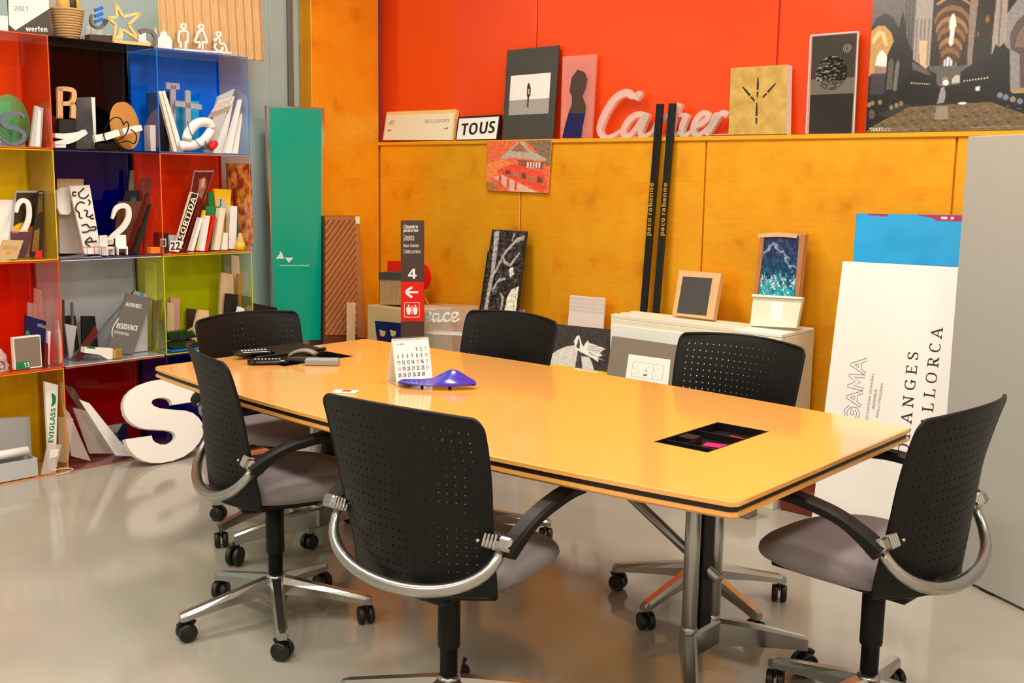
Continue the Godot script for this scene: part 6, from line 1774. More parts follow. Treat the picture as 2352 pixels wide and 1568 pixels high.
	stroke(o63, [-0.0277, 0.3241, 0.0475, 0.3251], [0.0312, 0.0312], -0.012, 0, M.frosted_grey, "letter_bar")
	var o64 := board("grey_cross", "grey frosted cross standing in the blue cube beside the letter T", "cross", SHELF, Vector3(0.743, 1.5028, -0.12), 0, 0, [-0.0135, 0, 0.0133, 0.0009, 0.0135, 0.0068, -0.0133, 0.0059], 0.012, M.light_grey)
	stroke(o64, [-0.0001, 0.0004, 0.0101, 0.3065], [0.0272, 0.0272], -0.012, 0, M.frosted_grey, "upright")
	stroke(o64, [-0.0646, 0.2386, 0.0848, 0.2281], [0.0266, 0.0266], -0.012, 0, M.frosted_grey, "cross_bar")
	bent_tubes(SHELF * Transform3D(Basis.IDENTITY, Vector3(0.774, 1.5028, -0.075)))
	var o65 := board("swatch_book", "grey swatch catalogue with colour samples leaning in the blue cube", "book", SHELF, Vector3(0.9136, 1.5028, -0.112), 0, 0, [-0.0846, 0.0009, -0.0329, 0, 0.1071, 0.3333, 0.0104, 0.2883], 0.02, M.light_grey)
	part("print", picture([-0.0691, 0.1674, 0.0645, 0.2166, 0.1058, 0.2977, 0.0027, 0.2609], 0.0008), M.print_swatches, o65)
	var o66 := board("white_book", "white catalogue leaning against the swatch book", "book", SHELF, Vector3(0.9668, 1.5028, -0.125), 0, 0, [-0.0815, 0.0011, -0.0149, 0, 0.0539, 0.2826, 0.0425, 0.273], 0.025, M.white, "white catalogues leaning in the blue cube")
	var o67 := board("white_book", "slim white catalogue in the middle of the leaning set", "book", SHELF, Vector3(0.974, 1.5028, -0.05), 0, 0, [-0.0591, 0.0008, -0.0241, 0, 0.0467, 0.2746, 0.0365, 0.2755], 0.025, M.white, "white catalogues leaning in the blue cube")
	var o68 := board("white_book", "small white booklet at the end of the leaning set", "book", SHELF, Vector3(0.9968, 1.5028, -0.05), 0, 0, [-0.0399, 0.0003, -0.0079, 0, 0.0239, 0.2021, 0.0239, 0.2042], 0.025, M.white, "white catalogues leaning in the blue cube")

func row_three_things() -> void:
	var o69 := board("white_picture", "white picture frame in the yellow cube", "frame", SHELF, Vector3(-0.1744, 1.0047, -0.17), 0, 0, [-0.0515, 0.0033, 0.0271, 0, 0.0616, 0.26, -0.0372, 0.2603], 0.02, M.white)
	part("blank_sheet", prism([-0.0483, 0.0161, 0.015, 0.0136, 0.0447, 0.2316, -0.0363, 0.2321], -0.004, 0.0005), M.paper, o69)
	var o70 := board("sunset_board", "photo board with a yellow sunset behind the white hook in the yellow cube", "board", SHELF, Vector3(-0.0879, 1.0047, -0.15), 0, 0, [-0.0703, 0.0092, 0.0227, 0, 0.074, 0.3019, -0.0264, 0.3017], 0.014, M.light_grey)
	part("print", picture([-0.0661, 0.0178, 0.0213, 0.0092, 0.0696, 0.293, -0.0249, 0.2928], 0.0008), M.print_sunset, o70)
	var o71 := board("white_hook", "white cut hook shaped numeral before the sunset photo board", "numeral", SHELF, Vector3(-0.1056, 1.1097, -0.11), 0, 0, [-0.017, 0.0115, 0.0165, 0.0107, 0.017, 0.0185, -0.0165, 0.0193], 0.012, M.white)
	stroke(o71, [-0.0276, 0.0995, -0.0181, 0.1355, 0.0034, 0.1534, 0.0259, 0.1404, 0.03, 0.0989, 0.0216, 0.0574, -0.0004, 0.0137], [0.0116, 0.0194, 0.0213, 0.0213, 0.0213, 0.0233, 0.0213], -0.012, 0, M.white, "numeral_curve")
	var o72 := board("dark_brochure", "dark brown brochure board in the yellow cube", "brochure", SHELF, Vector3(-0.0395, 1.0047, -0.1), 0, 0, [-0.0471, 0.0026, 0.0133, 0, 0.029, 0.3016, 0.0048, 0.3015], 0.012, M.dark_card)
	part("print", picture([-0.0433, 0.0145, 0.0122, 0.0121, 0.0267, 0.2896, 0.0044, 0.2895], 0.0008), M.print_brochure, o72)
	text_fit(o72, "HOTEL", Vector2(0.0067, 0.2874), Vector2(0.0252, 0.2885), 0.0118, M.white, bold, 0.0008, 0.0008, "lettering")
	var o73 := board("black_folder_pair", "black folder leaning at the end of the yellow cube", "folder", SHELF, Vector3(0.0335, 1.0047, -0.13), 0, 0, [-0.023, 0.0016, -0.0009, 0, 0.0214, 0.234, 0.0025, 0.2341], 0.02, M.ink)
	var o74 := board("maroon_leaflet", "purple brown leaflet behind the kraft notebook", "leaflet", SHELF, Vector3(-0.1481, 1.0047, -0.06), 0, 0, [-0.0469, 0.004, 0.0214, 0, 0.061, 0.1178, -0.0355, 0.1227], 0.004, M.plum)
	text_fit(o74, "alpi", Vector2(-0.0308, 0.1175), Vector2(-0.003, 0.1183), 0.0155, M.pink, sans, 0.0008, 0.0008, "lettering")
	var o75 := board("kraft_notebook", "small kraft notebook with faint printing in the yellow cube", "notebook", SHELF, Vector3(-0.2019, 1.0047, -0.035), 0, 0, [-0.0623, 0.0037, 0.0271, 0, 0.0609, 0.0834, -0.0256, 0.0884], 0.01, M.kraft)
	text_fit(o75, "LIFESTYLE", Vector2(-0.0324, 0.0557), Vector2(0.0323, 0.051), 0.0174, M.gilt, sans, 0.0008, 0.0008, "lettering")
	text_fit(o75, "2022", Vector2(-0.0188, 0.0324), Vector2(0.0036, 0.0306), 0.0116, M.gilt, sans, 0.0008, 0.0008, "lettering")
	pass
	var o76 := board("red_tag", "small bright red tag at the foot of the dark brochure", "tag", SHELF, Vector3(-0.0692, 1.0047, -0.05), 0, 0, [-0.0169, 0.0023, 0.0122, 0, 0.016, 0.0338, -0.0112, 0.0333], 0.006, M.red)
	var o77 := board("beige_board", "wide beige board at the back of the dark blue cube", "board", SHELF, Vector3(0.1888, 1.0047, -0.27), 0, 0, [-0.0738, 0.0055, 0.057, 0, 0.0734, 0.3567, -0.0566, 0.3567], 0.008, M.pale_wood)
	var o78 := board("clear_sleeve", "clear plastic sleeve of paper samples in the dark blue cube", "sleeve", SHELF, Vector3(0.156, 1.0047, -0.2), 0, 0, [-0.0588, 0.0054, 0.0707, 0, 0.0454, 0.194, -0.0572, 0.2089], 0.012, M.frosted_acrylic)
	var o79 := board("white_cloth", "folded white cloth tucked above the plastic sleeve", "cloth", SHELF, Vector3(0.1065, 1.1747, -0.16), 0, 0, [-0.0177, 0.0224, 0.0206, 0.0192, 0.0352, 0.0352, 0.0267, 0.1455, -0.0062, 0.148, -0.0287, 0.1319, -0.0299, 0.052], 0.02, M.paper)
	var o80 := board("script_sign", "tilted white sign with bold black script strokes in the dark blue cube", "sign", SHELF, Vector3(0.1947, 1.0047, -0.12), 0, 0, [-0.0147, 0.0034, 0.0668, 0, 0.0228, 0.33, -0.0748, 0.3242], 0.012, M.white)
	stroke(o80, [-0.0349, 0.2933, -0.0275, 0.2719, -0.0025, 0.2691, 0.0151, 0.2852], [0.0055, 0.0055], 0.0005, 0.004, M.ink, "script_stroke")
	stroke(o80, [-0.0321, 0.2933, -0.006, 0.3148], [0.0055, 0.0055], 0.0005, 0.004, M.ink, "script_stroke")
	stroke(o80, [-0.0442, 0.296, -0.0596, 0.296, -0.0604, 0.28, -0.0449, 0.2816], [0.0055, 0.0055], 0.0005, 0.004, M.ink, "script_stroke")
	stroke(o80, [0.0112, 0.261, 0.0208, 0.2501, 0.0129, 0.2366], [0.0055, 0.0055], 0.0005, 0.004, M.ink, "script_stroke")
	stroke(o80, [-0.0064, 0.2449, -0.0285, 0.2504, -0.0471, 0.2344, -0.0497, 0.2129, -0.0364, 0.202, -0.0346, 0.1804, -0.0209, 0.1748], [0.0055, 0.0055], 0.0005, 0.004, M.ink, "script_stroke")
	stroke(o80, [-0.0107, 0.2125, 0.0059, 0.2069, -0.0007, 0.1853, 0.0188, 0.1796], [0.0055, 0.0055], 0.0005, 0.004, M.ink, "script_stroke")
	stroke(o80, [0.0334, 0.1902, 0.0189, 0.1823, 0.024, 0.1713, 0.0355, 0.1739], [0.0055, 0.0055], 0.0005, 0.004, M.ink, "script_stroke")
	stroke(o80, [-0.027, 0.1398, 0.0002, 0.1446, 0.0109, 0.1308, 0.0405, 0.1328, 0.0399, 0.1181, 0.0131, 0.1171, -0.0014, 0.1093, -0.025, 0.1088], [0.0055, 0.0055], 0.0005, 0.004, M.ink, "script_stroke")
	stroke(o80, [0.0144, 0.0843, -0.0121, 0.0606, 0.0123, 0.0379], [0.0055, 0.0055], 0.0005, 0.004, M.ink, "script_stroke")
	stroke(o80, [-0.0121, 0.0606, 0.0449, 0.0642], [0.0055, 0.0055], 0.0005, 0.004, M.ink, "script_stroke")
	stroke(o80, [0.02, 0.0814, 0.019, 0.0596], [0.0055, 0.0055], 0.0005, 0.004, M.ink, "script_stroke")
	var o81 := board("brown_board", "brown acrylic board carrying the white number two", "board", SHELF, Vector3(0.4095, 1.0047, -0.15), 0, 0, [-0.0672, 0.003, 0.0075, 0, 0.0956, 0.2529, -0.036, 0.2508], 0.012, M.brown)
	var o82 := board("white_number", "white cut number 2 against the brown board", "number", SHELF, Vector3(0.2858, 1.0447, -0.1), 0, 0, [-0.0277, 0.0072, 0.0273, 0.0054, 0.0277, 0.0164, -0.0272, 0.0182], 0.014, M.white)
	stroke(o82, [0.0296, 0.1295, 0.0522, 0.1787, 0.0909, 0.1922, 0.114, 0.1754, 0.1121, 0.131, 0.0836, 0.087, 0.035, 0.0494, -0.0071, 0.0175], [0.0089, 0.0221, 0.0244, 0.0244, 0.0266, 0.0266, 0.0244, 0.0133], -0.014, 0, M.white, "number_curve")
	stroke(o82, [-0.0244, 0.017, 0.0309, 0.0219], [0.0175, 0.0175], -0.014, 0, M.white, "number_foot")
	var o83 := board("night_photo", "dark blue night photograph board behind the brown board", "picture", SHELF, Vector3(0.441, 1.0047, -0.18), 0, 0, [-0.099, 0, 0.0486, 0, 0.0641, 0.306, -0.0137, 0.3016], 0.008, M.ink)
	part("print", picture([-0.034, 0.2439, 0.0415, 0.2418, 0.053, 0.3024, -0.0125, 0.301], 0.0008), M.print_night, o83)
	var o84 := board("copper_board", "copper brown board rising behind the night photograph", "board", SHELF, Vector3(0.5421, 1.0047, -0.205), 0, 0, [-0.016, 0.0017, -0.013, 0, 0.045, 0.3691, -0.016, 0.3657], 0.008, M.brown)
	var o85 := board("taupe_board", "taupe board at the back corner of the dark blue cube", "board", SHELF, Vector3(0.483, 1.0047, -0.235), 0, 0, [-0.0443, 0, 0.0176, 0, 0.0221, 0.4039, 0.0045, 0.4012], 0.008, M.taupe)
	var o86 := board("dark_sheet", "black panel with a maroon edge leaning beside the brown board", "panel", SHELF, Vector3(0.4486, 1.0047, -0.1), 0, 0, [-0.0668, 0.0026, -0.043, 0, 0.0565, 0.2919, 0.0533, 0.2891], 0.02, M.oxblood)
	var o87 := board("dark_sheet", "slim black panel leaning at the end of the dark blue cube", "panel", SHELF, Vector3(0.4548, 1.0047, -0.07), 0, 0, [-0.059, 0.0022, -0.0321, 0, 0.0503, 0.2394, 0.0408, 0.2366], 0.02, M.ink)
	toy_chairs(SHELF * Transform3D(Basis.IDENTITY, Vector3(0.267, 1.0047, -0.05)))
	wire_rack(SHELF * Transform3D(Basis.IDENTITY, Vector3(0.1877, 1.0047, -0.03)))
	var o88 := board("black_case", "black box with a grey window at the edge of the orange red cube", "box", SHELF, Vector3(0.5565, 1.0047, -0.06), 0, 0, [-0.029, 0.0039, 0.027, 0, 0.0274, 0.0972, -0.0254, 0.1003], 0.05, M.ink)
	part("window", prism([-0.0187, 0.0303, 0.0123, 0.0275, 0.0139, 0.0691, -0.0172, 0.0717], 0.0003, 0.001), M.light_grey, o88)
	part("window_centre", prism([-0.0123, 0.0357, 0.0063, 0.034, 0.0073, 0.0619, -0.0113, 0.0636], 0.001, 0.0015), M.ink, o88)
	whole("orange_cube", box(Vector3(0.052, 0.03, 0.04), Vector3(0, 0.015, 0), 0.002), M.orange, "small orange block before the black box", "block", SHELF * Transform3D(Basis.IDENTITY, Vector3(0.4937, 1.0047, -0.045)))
	var o89 := board("folded_card", "grey folded card lid leaning on the black box", "lid", SHELF, Vector3(0.6357, 1.0047, -0.15), 0, 0, [0.0043, 0, 0.058, 0.0598, 0.0489, 0.0793, -0.0593, 0.0826, -0.0518, 0.0306], 0.006, M.light_grey)
	var o90 := board("sortida_sign", "narrow tilted sign with red letters reading SORTIDA", "sign", SHELF, Vector3(0.7197, 1.0047, -0.11), 0, 0, [-0.0673, 0.051, -0.0288, 0.044, 0.0709, 0.2876, 0.0253, 0.2992], 0.012, M.cream)
	part("sign_face", prism([-0.0606, 0.0578, -0.0318, 0.0522, 0.0642, 0.2847, 0.0297, 0.2934], 0.0002, 0.001), M.dark_card, o90)
	text_fit(o90, "SORTIDA", Vector2(-0.0431, 0.0619), Vector2(0.0421, 0.2731), 0.0267, M.cream, bold, 0.0025, 0.0015, "lettering")
	var o91 := board("maroon_board", "maroon photo board behind the tilted exit sign", "board", SHELF, Vector3(0.793, 1.0047, -0.16), 0, 0, [-0.0845, 0.0074, -0.0453, 0, 0.1221, 0.4094, 0.0078, 0.4077], 0.008, M.light_grey)
	part("print", picture([-0.0812, 0.0154, -0.0435, 0.0082, 0.1172, 0.4013, 0.0075, 0.3997], 0.0008), M.print_maroon, o91)
	var o92 := board("maroon_sheet", "plain maroon panel below the tilted exit sign", "panel", SHELF, Vector3(0.7842, 1.0047, -0.14), 0, 0, [-0.0741, 0.0052, -0.015, 0, 0.0765, 0.2472, 0.0126, 0.2358], 0.008, M.oxblood)
	var o93 := board("white_digits", "white black edged digits at the foot of the tilted exit sign", "digits", SHELF, Vector3(0.6217, 1.0047, -0.06), 0, 0, [-0.0358, 0.0077, 0.0159, 0, 0.0464, 0.0481, -0.0264, 0.059], 0.012, M.white)
	text_fit(o93, "22", Vector2(-0.0275, 0.0304), Vector2(0.0234, 0.0315), 0.0393, M.ink, bold, 0.0008, 0.0008, "lettering")
	var o94 := board("paperback", "green paperback leaning behind the yellow book", "book", SHELF, Vector3(0.8849, 1.0047, -0.16), 0, 0, [-0.0197, 0.0009, 0.0042, 0, 0.0213, 0.2939, -0.0058, 0.2969], 0.02, M.green, "books leaning in the orange red cube")
	var o95 := board("paperback", "tall yellow book with a grey window leaning in the orange red cube", "book", SHELF, Vector3(0.9575, 1.0047, -0.152), 0, 0, [-0.0217, 0.0016, 0.0201, 0, 0.0533, 0.311, -0.0517, 0.315], 0.02, M.yellow, "books leaning in the orange red cube")
	part("cover_window", prism([-0.0442, 0.1744, 0.0075, 0.1705, 0.0184, 0.261, -0.0382, 0.263], 0.0003, 0.001), M.light_grey, o95)
	text_fit(o95, "I", Vector2(-0.0216, 0.2432), Vector2(-0.0078, 0.2431), 0.0319, M.ink, serif, 0.0022, 0.0012, "lettering")
	var o96 := board("paperback", "dark green book leaning before the yellow book", "book", SHELF, Vector3(0.8682, 1.0047, -0.108), 0, 0, [-0.0179, 0.001, 0.0092, 0, 0.0466, 0.2233, -0.0379, 0.227], 0.02, M.green, "books leaning in the orange red cube")
	var o97 := board("paperback", "thin white book beside the tilted exit sign", "book", SHELF, Vector3(0.7611, 1.0047, -0.09), 0, 0, [-0.0381, 0.0006, -0.0217, 0, 0.0364, 0.1629, 0.0233, 0.169], 0.035, M.white, "books leaning in the orange red cube")
	var o98 := board("paperback", "thin yellow book beside the tilted exit sign", "book", SHELF, Vector3(0.7997, 1.0047, -0.113), 0, 0, [-0.036, 0.0019, -0.0168, 0, 0.0316, 0.2011, 0.0211, 0.2071], 0.02, M.yellow, "books leaning in the orange red cube")
	var o99 := board("paperback", "white book between the thin yellow and red spines", "book", SHELF, Vector3(0.7947, 1.0047, -0.066), 0, 0, [-0.0335, 0.0016, -0.007, 0, 0.0318, 0.1773, 0.0086, 0.1806], 0.035, M.white, "books leaning in the orange red cube")
	var o100 := board("paperback", "thin red book among the leaning paperbacks", "book", SHELF, Vector3(0.8255, 1.0047, -0.066), 0, 0, [-0.0345, 0.0006, -0.0178, 0, 0.0345, 0.1776, 0.0178, 0.1808], 0.035, M.red, "books leaning in the orange red cube")
	var o101 := board("paperback", "cream book leaning beside the yellow book", "book", SHELF, Vector3(0.8808, 1.0047, -0.066), 0, 0, [-0.0362, 0.0018, -0.0058, 0, 0.038, 0.2149, 0.004, 0.2182], 0.035, M.cream, "books leaning in the orange red cube")
	var o102 := board("paperback", "white upright book beside the teal spine", "book", SHELF, Vector3(0.9755, 1.0047, -0.09), 0, 0, [-0.0301, 0.0035, 0.0152, 0, 0.0283, 0.2251, -0.0134, 0.2284], 0.035, M.white, "books leaning in the orange red cube")
	var o103 := board("paperback", "black spine behind the white upright book", "book", SHELF, Vector3(1.0458, 1.0047, -0.17), 0, 0, [-0.0041, 0.0015, -0.0002, 0, 0.0084, 0.3156, -0.0041, 0.3167], 0.02, M.ink, "books leaning in the orange red cube")
	var o104 := board("paperback", "teal book beside the carved wood panel", "book", SHELF, Vector3(1.018, 1.0047, -0.11), 0, 0, [-0.0037, 0.0009, 0.0027, 0, 0.0027, 0.2009, -0.0017, 0.2043], 0.02, M.teal, "books leaning in the orange red cube")
	var o105 := board("paperback", "short white booklet at the foot of the yellow book", "book", SHELF, Vector3(0.9105, 1.0047, -0.065), 0, 0, [-0.0223, 0.0031, 0.0119, 0, 0.0165, 0.0885, -0.0061, 0.0903], 0.035, M.white, "books leaning in the orange red cube")
	var o106 := board("carved_panel", "carved wooden panel standing at the end of the orange red cube", "panel", SHELF, Vector3(1.119, 1.0047, -0.235), 0, 0, [-0.0707, 0.0056, 0.0765, 0, 0.0715, 0.4532, -0.0773, 0.4499], 0.014, M.oak)
	part("print", picture([-0.0693, 0.01, 0.075, 0.0045, 0.0701, 0.4486, -0.0757, 0.4454], 0.0008), M.print_carved, o106)
	yellow_cone(SHELF * Vector3(0.9912, 1.0047, -0.05))

func row_two_things() -> void:
	var o107 := board("sample_book", "taupe sample book with a green corner tag in the red cube", "book", SHELF, Vector3(-0.1509, 0.5066, -0.03), 0, 0, [-0.0613, 0.0022, 0.0617, 0, 0.061, 0.1486, -0.0614, 0.147], 0.03, M.white)
	part("cover", prism([-0.0557, 0.0086, 0.0566, 0.0078, 0.0559, 0.1436, -0.058, 0.1424], 0.0002, 0.0015), M.taupe, o107)
	part("green_tag", prism([-0.0571, 0.0017, 0.0066, 0.0011, 0.0067, 0.0339, -0.0554, 0.034], 0.0015, 0.0022), M.green, o107)
	text_fit(o107, "13", Vector2(-0.0208, 0.0191), Vector2(0.0033, 0.0196), 0.0222, M.white, bold, 0.0055, 0.0025, "lettering")
	var o108 := board("blue_book", "dark blue book standing behind the taupe sample book", "book", SHELF, Vector3(-0.0864, 0.5066, -0.09), 0, 0, [-0.0499, 0.0097, 0.0316, 0, 0.0527, 0.2013, -0.0344, 0.2352], 0.03, M.navy)
	text_fit(o108, "PORTUGAL", Vector2(0.012, 0.1883), Vector2(0.0497, 0.1738), 0.014, M.light_grey, sans, 0.0008, 0.0008, "lettering")
	var o109 := board("pink_sheet", "clear pinkish acrylic sheet standing in the red cube", "sheet", SHELF, Vector3(-0.0337, 0.5066, -0.17), 0, 0, [-0.0334, 0.0089, 0.0232, 0, 0.0232, 0.3353, -0.0131, 0.3515], 0.008, M.pink_acrylic)
	var o110 := board("grey_sheet", "small grey clear sheet behind the blue book", "sheet", SHELF, Vector3(-0.0451, 0.5066, -0.22), 0, 0, [-0.0285, 0.0049, 0.0131, 0, 0.0285, 0.2683, -0.0131, 0.28], 0.008, M.frosted_acrylic)
	var o111 := board("brown_slab", "brown slab standing between the blue book and the red curve", "slab", SHELF, Vector3(-0.0658, 0.5066, -0.036), 0, 0, [-0.0139, 0.0023, 0.0058, 0, 0.0121, 0.1045, -0.004, 0.1117], 0.05, M.oxblood)
	var o112 := board("white_slab", "narrow white slab beside the brown slab in the red cube", "slab", SHELF, Vector3(-0.0336, 0.5066, -0.072), 0, 0, [-0.0108, 0.0014, 0.0013, 0, 0.0102, 0.1565, -0.0008, 0.1575], 0.05, M.white)
	var o113 := board("white_horn", "curved white horn shaped sample with a red inside", "sample", SHELF, Vector3(0.017, 0.5066, -0.07), 0, 0, [-0.0065, 0, 0.0007, 0.001, 0.0106, 0.0309, 0.0077, 0.0875, 0.0014, 0.1889, -0.0007, 0.203, -0.0065, 0.2059, -0.0065, 0.181], 0.03, M.cream)
	part("red_inside", prism([-0.0525, 0.0016, -0.0381, 0.0111, -0.0299, 0.041, -0.0313, 0.0915, -0.0427, 0.1428], 0.0005, 0.004), M.red, o113)
	plastic_bag(SHELF * Transform3D(Basis.IDENTITY, Vector3(-0.2779, 0.5066, -0.05)))
	var o114 := board("green_token", "small green round token on the sample book", "token", SHELF, Vector3(-0.1273, 0.5816, -0.075), 0, 0, [-0.0029, 0.0592, 0.012, 0.066, 0.0091, 0.0827, 0.0006, 0.0945, -0.0084, 0.0871, -0.0103, 0.0709], 0.006, M.green)
	var o115 := board("leaning_board", "wide black board at the back of the pale grey cube", "board", SHELF, Vector3(0.1558, 0.5066, -0.25), 0, 0, [-0.0346, 0.014, 0.039, 0, 0.0243, 0.1953, -0.0287, 0.1968], 0.012, M.ink)
	var o116 := board("leaning_board", "second black board at the back of the pale grey cube", "board", SHELF, Vector3(0.242, 0.5066, -0.24), 0, 0, [-0.0394, 0, 0.0435, 0.0208, 0.0325, 0.1851, -0.0366, 0.1908], 0.012, M.ink)
	var o117 := board("leaning_board", "light grey framed sheet at the edge of the pale grey cube", "board", SHELF, Vector3(0.1104, 0.5066, -0.16), 0, 0, [-0.011, 0.0014, 0.0017, 0, 0.0324, 0.1555, -0.0231, 0.1719], 0.012, M.light_grey)
	var o118 := board("metal_bar", "thin dark bar standing at the edge of the pale grey cube", "bar", SHELF, Vector3(0.1003, 0.5066, -0.2), 0, 0, [-0.0069, 0.0009, 0.0012, 0, 0.0066, 0.2817, -0.0009, 0.2822], 0.012, M.dark_grey)
	var o119 := board("metal_bar", "thin grey bar standing before the black boards", "bar", SHELF, Vector3(0.1472, 0.5066, -0.21), 0, 0, [-0.008, 0.0013, 0.0038, 0, 0.0068, 0.2639, -0.0026, 0.2646], 0.012, M.mid_grey)
	var o120 := board("metal_bar", "long aluminium bar leaning across the pale grey cube", "bar", SHELF, Vector3(0.2602, 0.5066, -0.12), 0, 0, [-0.1384, 0, -0.1728, 0.0084, 0.1456, 0.2849, 0.1656, 0.316], 0.012, M.mid_grey)
	var o121 := board("metal_bar", "dark maroon strip leaning with the long aluminium bar", "bar", SHELF, Vector3(0.1613, 0.5066, -0.1), 0, 0, [-0.0716, 0.0085, -0.0314, 0, 0.0568, 0.1264, 0.0463, 0.1562], 0.012, M.oxblood)
	var o122 := board("lettered_board", "dark taupe board with raised white lettering leaning in the pale grey cube", "board", SHELF, Vector3(0.3817, 0.5066, -0.1), 0, 0, [-0.1278, 0.0217, 0.0132, 0, 0.1234, 0.2695, -0.0088, 0.3035], 0.012, M.mid_grey)
	text_fit(o122, "AEROBIC", Vector2(-0.0171, 0.2514), Vector2(0.0666, 0.2318), 0.0194, M.white, bold, 0.0008, 0.0008, "lettering")
	text_fit(o122, "RESIDENCE", Vector2(-0.0675, 0.1502), Vector2(0.0402, 0.1254), 0.0258, M.white, bold, 0.0008, 0.0008, "lettering")
	text_fit(o122, "GASTRONÒMIC", Vector2(-0.084, 0.1225), Vector2(-0.0047, 0.1), 0.0171, M.white, sans, 0.0008, 0.0008, "lettering")
	stroke(o122, [-0.0569, 0.1844, -0.0894, 0.1376, -0.0942, 0.0972], [0.0045, 0.0045], 0.0005, 0.002, M.white, "bracket_mark")
	var o123 := board("silver_board", "silver board with a small blue mark above the lettered board", "board", SHELF, Vector3(0.4617, 0.5066, -0.147), 0, 0, [-0.0475, 0, 0.0356, 0, 0.0434, 0.2848, -0.0315, 0.3128], 0.008, M.light_grey)
	part("blue_mark", prism([0.0015, 0.266, 0.0173, 0.2619, 0.0248, 0.2912, 0.009, 0.2953], 0.0003, 0.001), M.sky_blue, o123)
	var o124 := board("lime_sheet", "bright lime acrylic sheet standing in the pale grey cube", "sheet", SHELF, Vector3(0.5556, 0.5066, -0.2), 0, 0, [-0.0295, 0.0123, 0.022, 0, 0.0371, 0.4372, -0.0295, 0.4519], 0.006, M.lime)
	var o125 := board("timber_sheet", "brown timber panel leaning beside the lettered board", "panel", SHELF, Vector3(0.5398, 0.5066, -0.15), 0, 0, [-0.0137, 0.0032, -0.0137, 0, 0.0266, 0.2454, 0.0009, 0.2564], 0.014, M.brown)
	var o126 := board("timber_sheet", "second brown timber panel leaning beside the lettered board", "panel", SHELF, Vector3(0.549, 0.5066, -0.13), 0, 0, [-0.0229, 0.0041, -0.0194, 0, 0.0327, 0.2566, 0.0096, 0.2523], 0.014, M.brown)
	var o127 := board("timber_sheet", "black panel at the foot of the brown timber panels", "panel", SHELF, Vector3(0.5418, 0.5066, -0.074), 0, 0, [-0.0157, 0.0047, 0.0057, 0, 0.0178, 0.1501, -0.0078, 0.1645], 0.014, M.ink)
	var o128 := board("white_bracket", "white plastic bracket with a green label lying in the pale grey cube", "bracket", SHELF, Vector3(0.1965, 0.5066, -0.04), 0, 0, [-0.0795, 0.043, -0.0754, 0.0681, 0.0654, 0.0476, 0.0603, -0.0012, 0.0363, -0.0014, -0.0071, 0.0265], 0.04, M.white)
	part("green_label", prism([-0.0669, 0.0644, -0.0264, 0.0561, -0.0242, 0.0656, -0.0647, 0.0738], 0.0003, 0.0012), M.green, o128)
	whole("brass_block", box(Vector3(0.036, 0.048, 0.03), Vector3(0, 0.024, 0), 0.002), M.brass, "small brass block beside the white bracket", "block", SHELF * Transform3D(Basis.IDENTITY, Vector3(0.2765, 0.5066, -0.03)))
	var o129 := board("material_sample", "pale wood offcut standing against the lime cube's edge", "sample", SHELF, Vector3(0.6607, 0.5066, -0.2), 0, 0, [-0.0244, 0, 0.0163, 0, 0.0241, 0.221, -0.016, 0.2301], 0.018, M.pale_wood, "material samples in the lime cube")
	var o130 := board("material_sample", "pinkish stone sample in the lime cube", "sample", SHELF, Vector3(0.705, 0.5066, -0.235), 0, 0, [-0.0318, 0, 0.0231, 0, 0.0315, 0.2422, -0.0229, 0.2492], 0.018, M.pink_tile, "material samples in the lime cube")
	var o131 := board("material_sample", "pale wooden batten lying at a slant in the lime cube", "sample", SHELF, Vector3(0.72, 0.5066, -0.178), 0, 0, [-0.0855, 0, 0.0914, 0.0599, 0.0785, 0.0954, -0.0844, 0.0308], 0.018, M.pale_wood, "material samples in the lime cube")
	var o132 := board("material_sample", "small taupe block under the slanted batten", "sample", SHELF, Vector3(0.768, 0.5066, -0.21), 0, 0, [-0.0334, 0.0058, 0.0325, 0, 0.0333, 0.0252, -0.0323, 0.0371], 0.018, M.taupe, "material samples in the lime cube")
	var o133 := board("material_sample", "dark brown walnut sample in the lime cube", "sample", SHELF, Vector3(0.8415, 0.5066, -0.25), 0, 0, [-0.0558, 0, 0.053, 0, 0.0524, 0.1626, -0.0497, 0.1821], 0.018, M.dark_brown, "material samples in the lime cube")
	var o134 := board("material_sample", "pale wood sample behind the walnut sample", "sample", SHELF, Vector3(0.8086, 0.5066, -0.15), 0, 0, [-0.0726, 0, 0.0404, 0, 0.0458, 0.1751, -0.0136, 0.186], 0.018, M.pale_wood, "material samples in the lime cube")
	var o135 := board("material_sample", "tall pale wooden board at the end of the lime cube", "sample", SHELF, Vector3(0.9776, 0.5066, -0.17), 0, 0, [-0.0565, 0, 0.0431, 0, 0.0431, 0.3562, -0.0298, 0.3728], 0.018, M.pale_wood, "material samples in the lime cube")
	var o136 := board("material_sample", "black sample leaning on the tall pale board", "sample", SHELF, Vector3(0.9751, 0.5066, -0.13), 0, 0, [-0.0511, 0, 0.0288, 0, 0.0456, 0.2504, -0.0233, 0.2615], 0.018, M.ink, "material samples in the lime cube")
	var o137 := board("material_sample", "charcoal sample at the corner of the lime cube", "sample", SHELF, Vector3(1.0657, 0.5066, -0.11), 0, 0, [-0.024, 0, 0.0211, 0, 0.0269, 0.2343, -0.024, 0.2451], 0.018, M.dark_grey, "material samples in the lime cube")
	var o138 := board("material_sample", "reddish batten behind the tall pale board", "sample", SHELF, Vector3(1.0822, 0.5066, -0.21), 0, 0, [-0.025, 0, 0.0046, 0, 0.027, 0.3486, -0.0066, 0.3537], 0.018, M.red_wood, "material samples in the lime cube")
	var o139 := board("material_sample", "small white sample before the charcoal sample", "sample", SHELF, Vector3(0.9854, 0.5066, -0.07), 0, 0, [-0.0649, 0, 0.0274, 0, 0.0353, 0.1811, 0.0022, 0.1943], 0.018, M.white, "material samples in the lime cube")
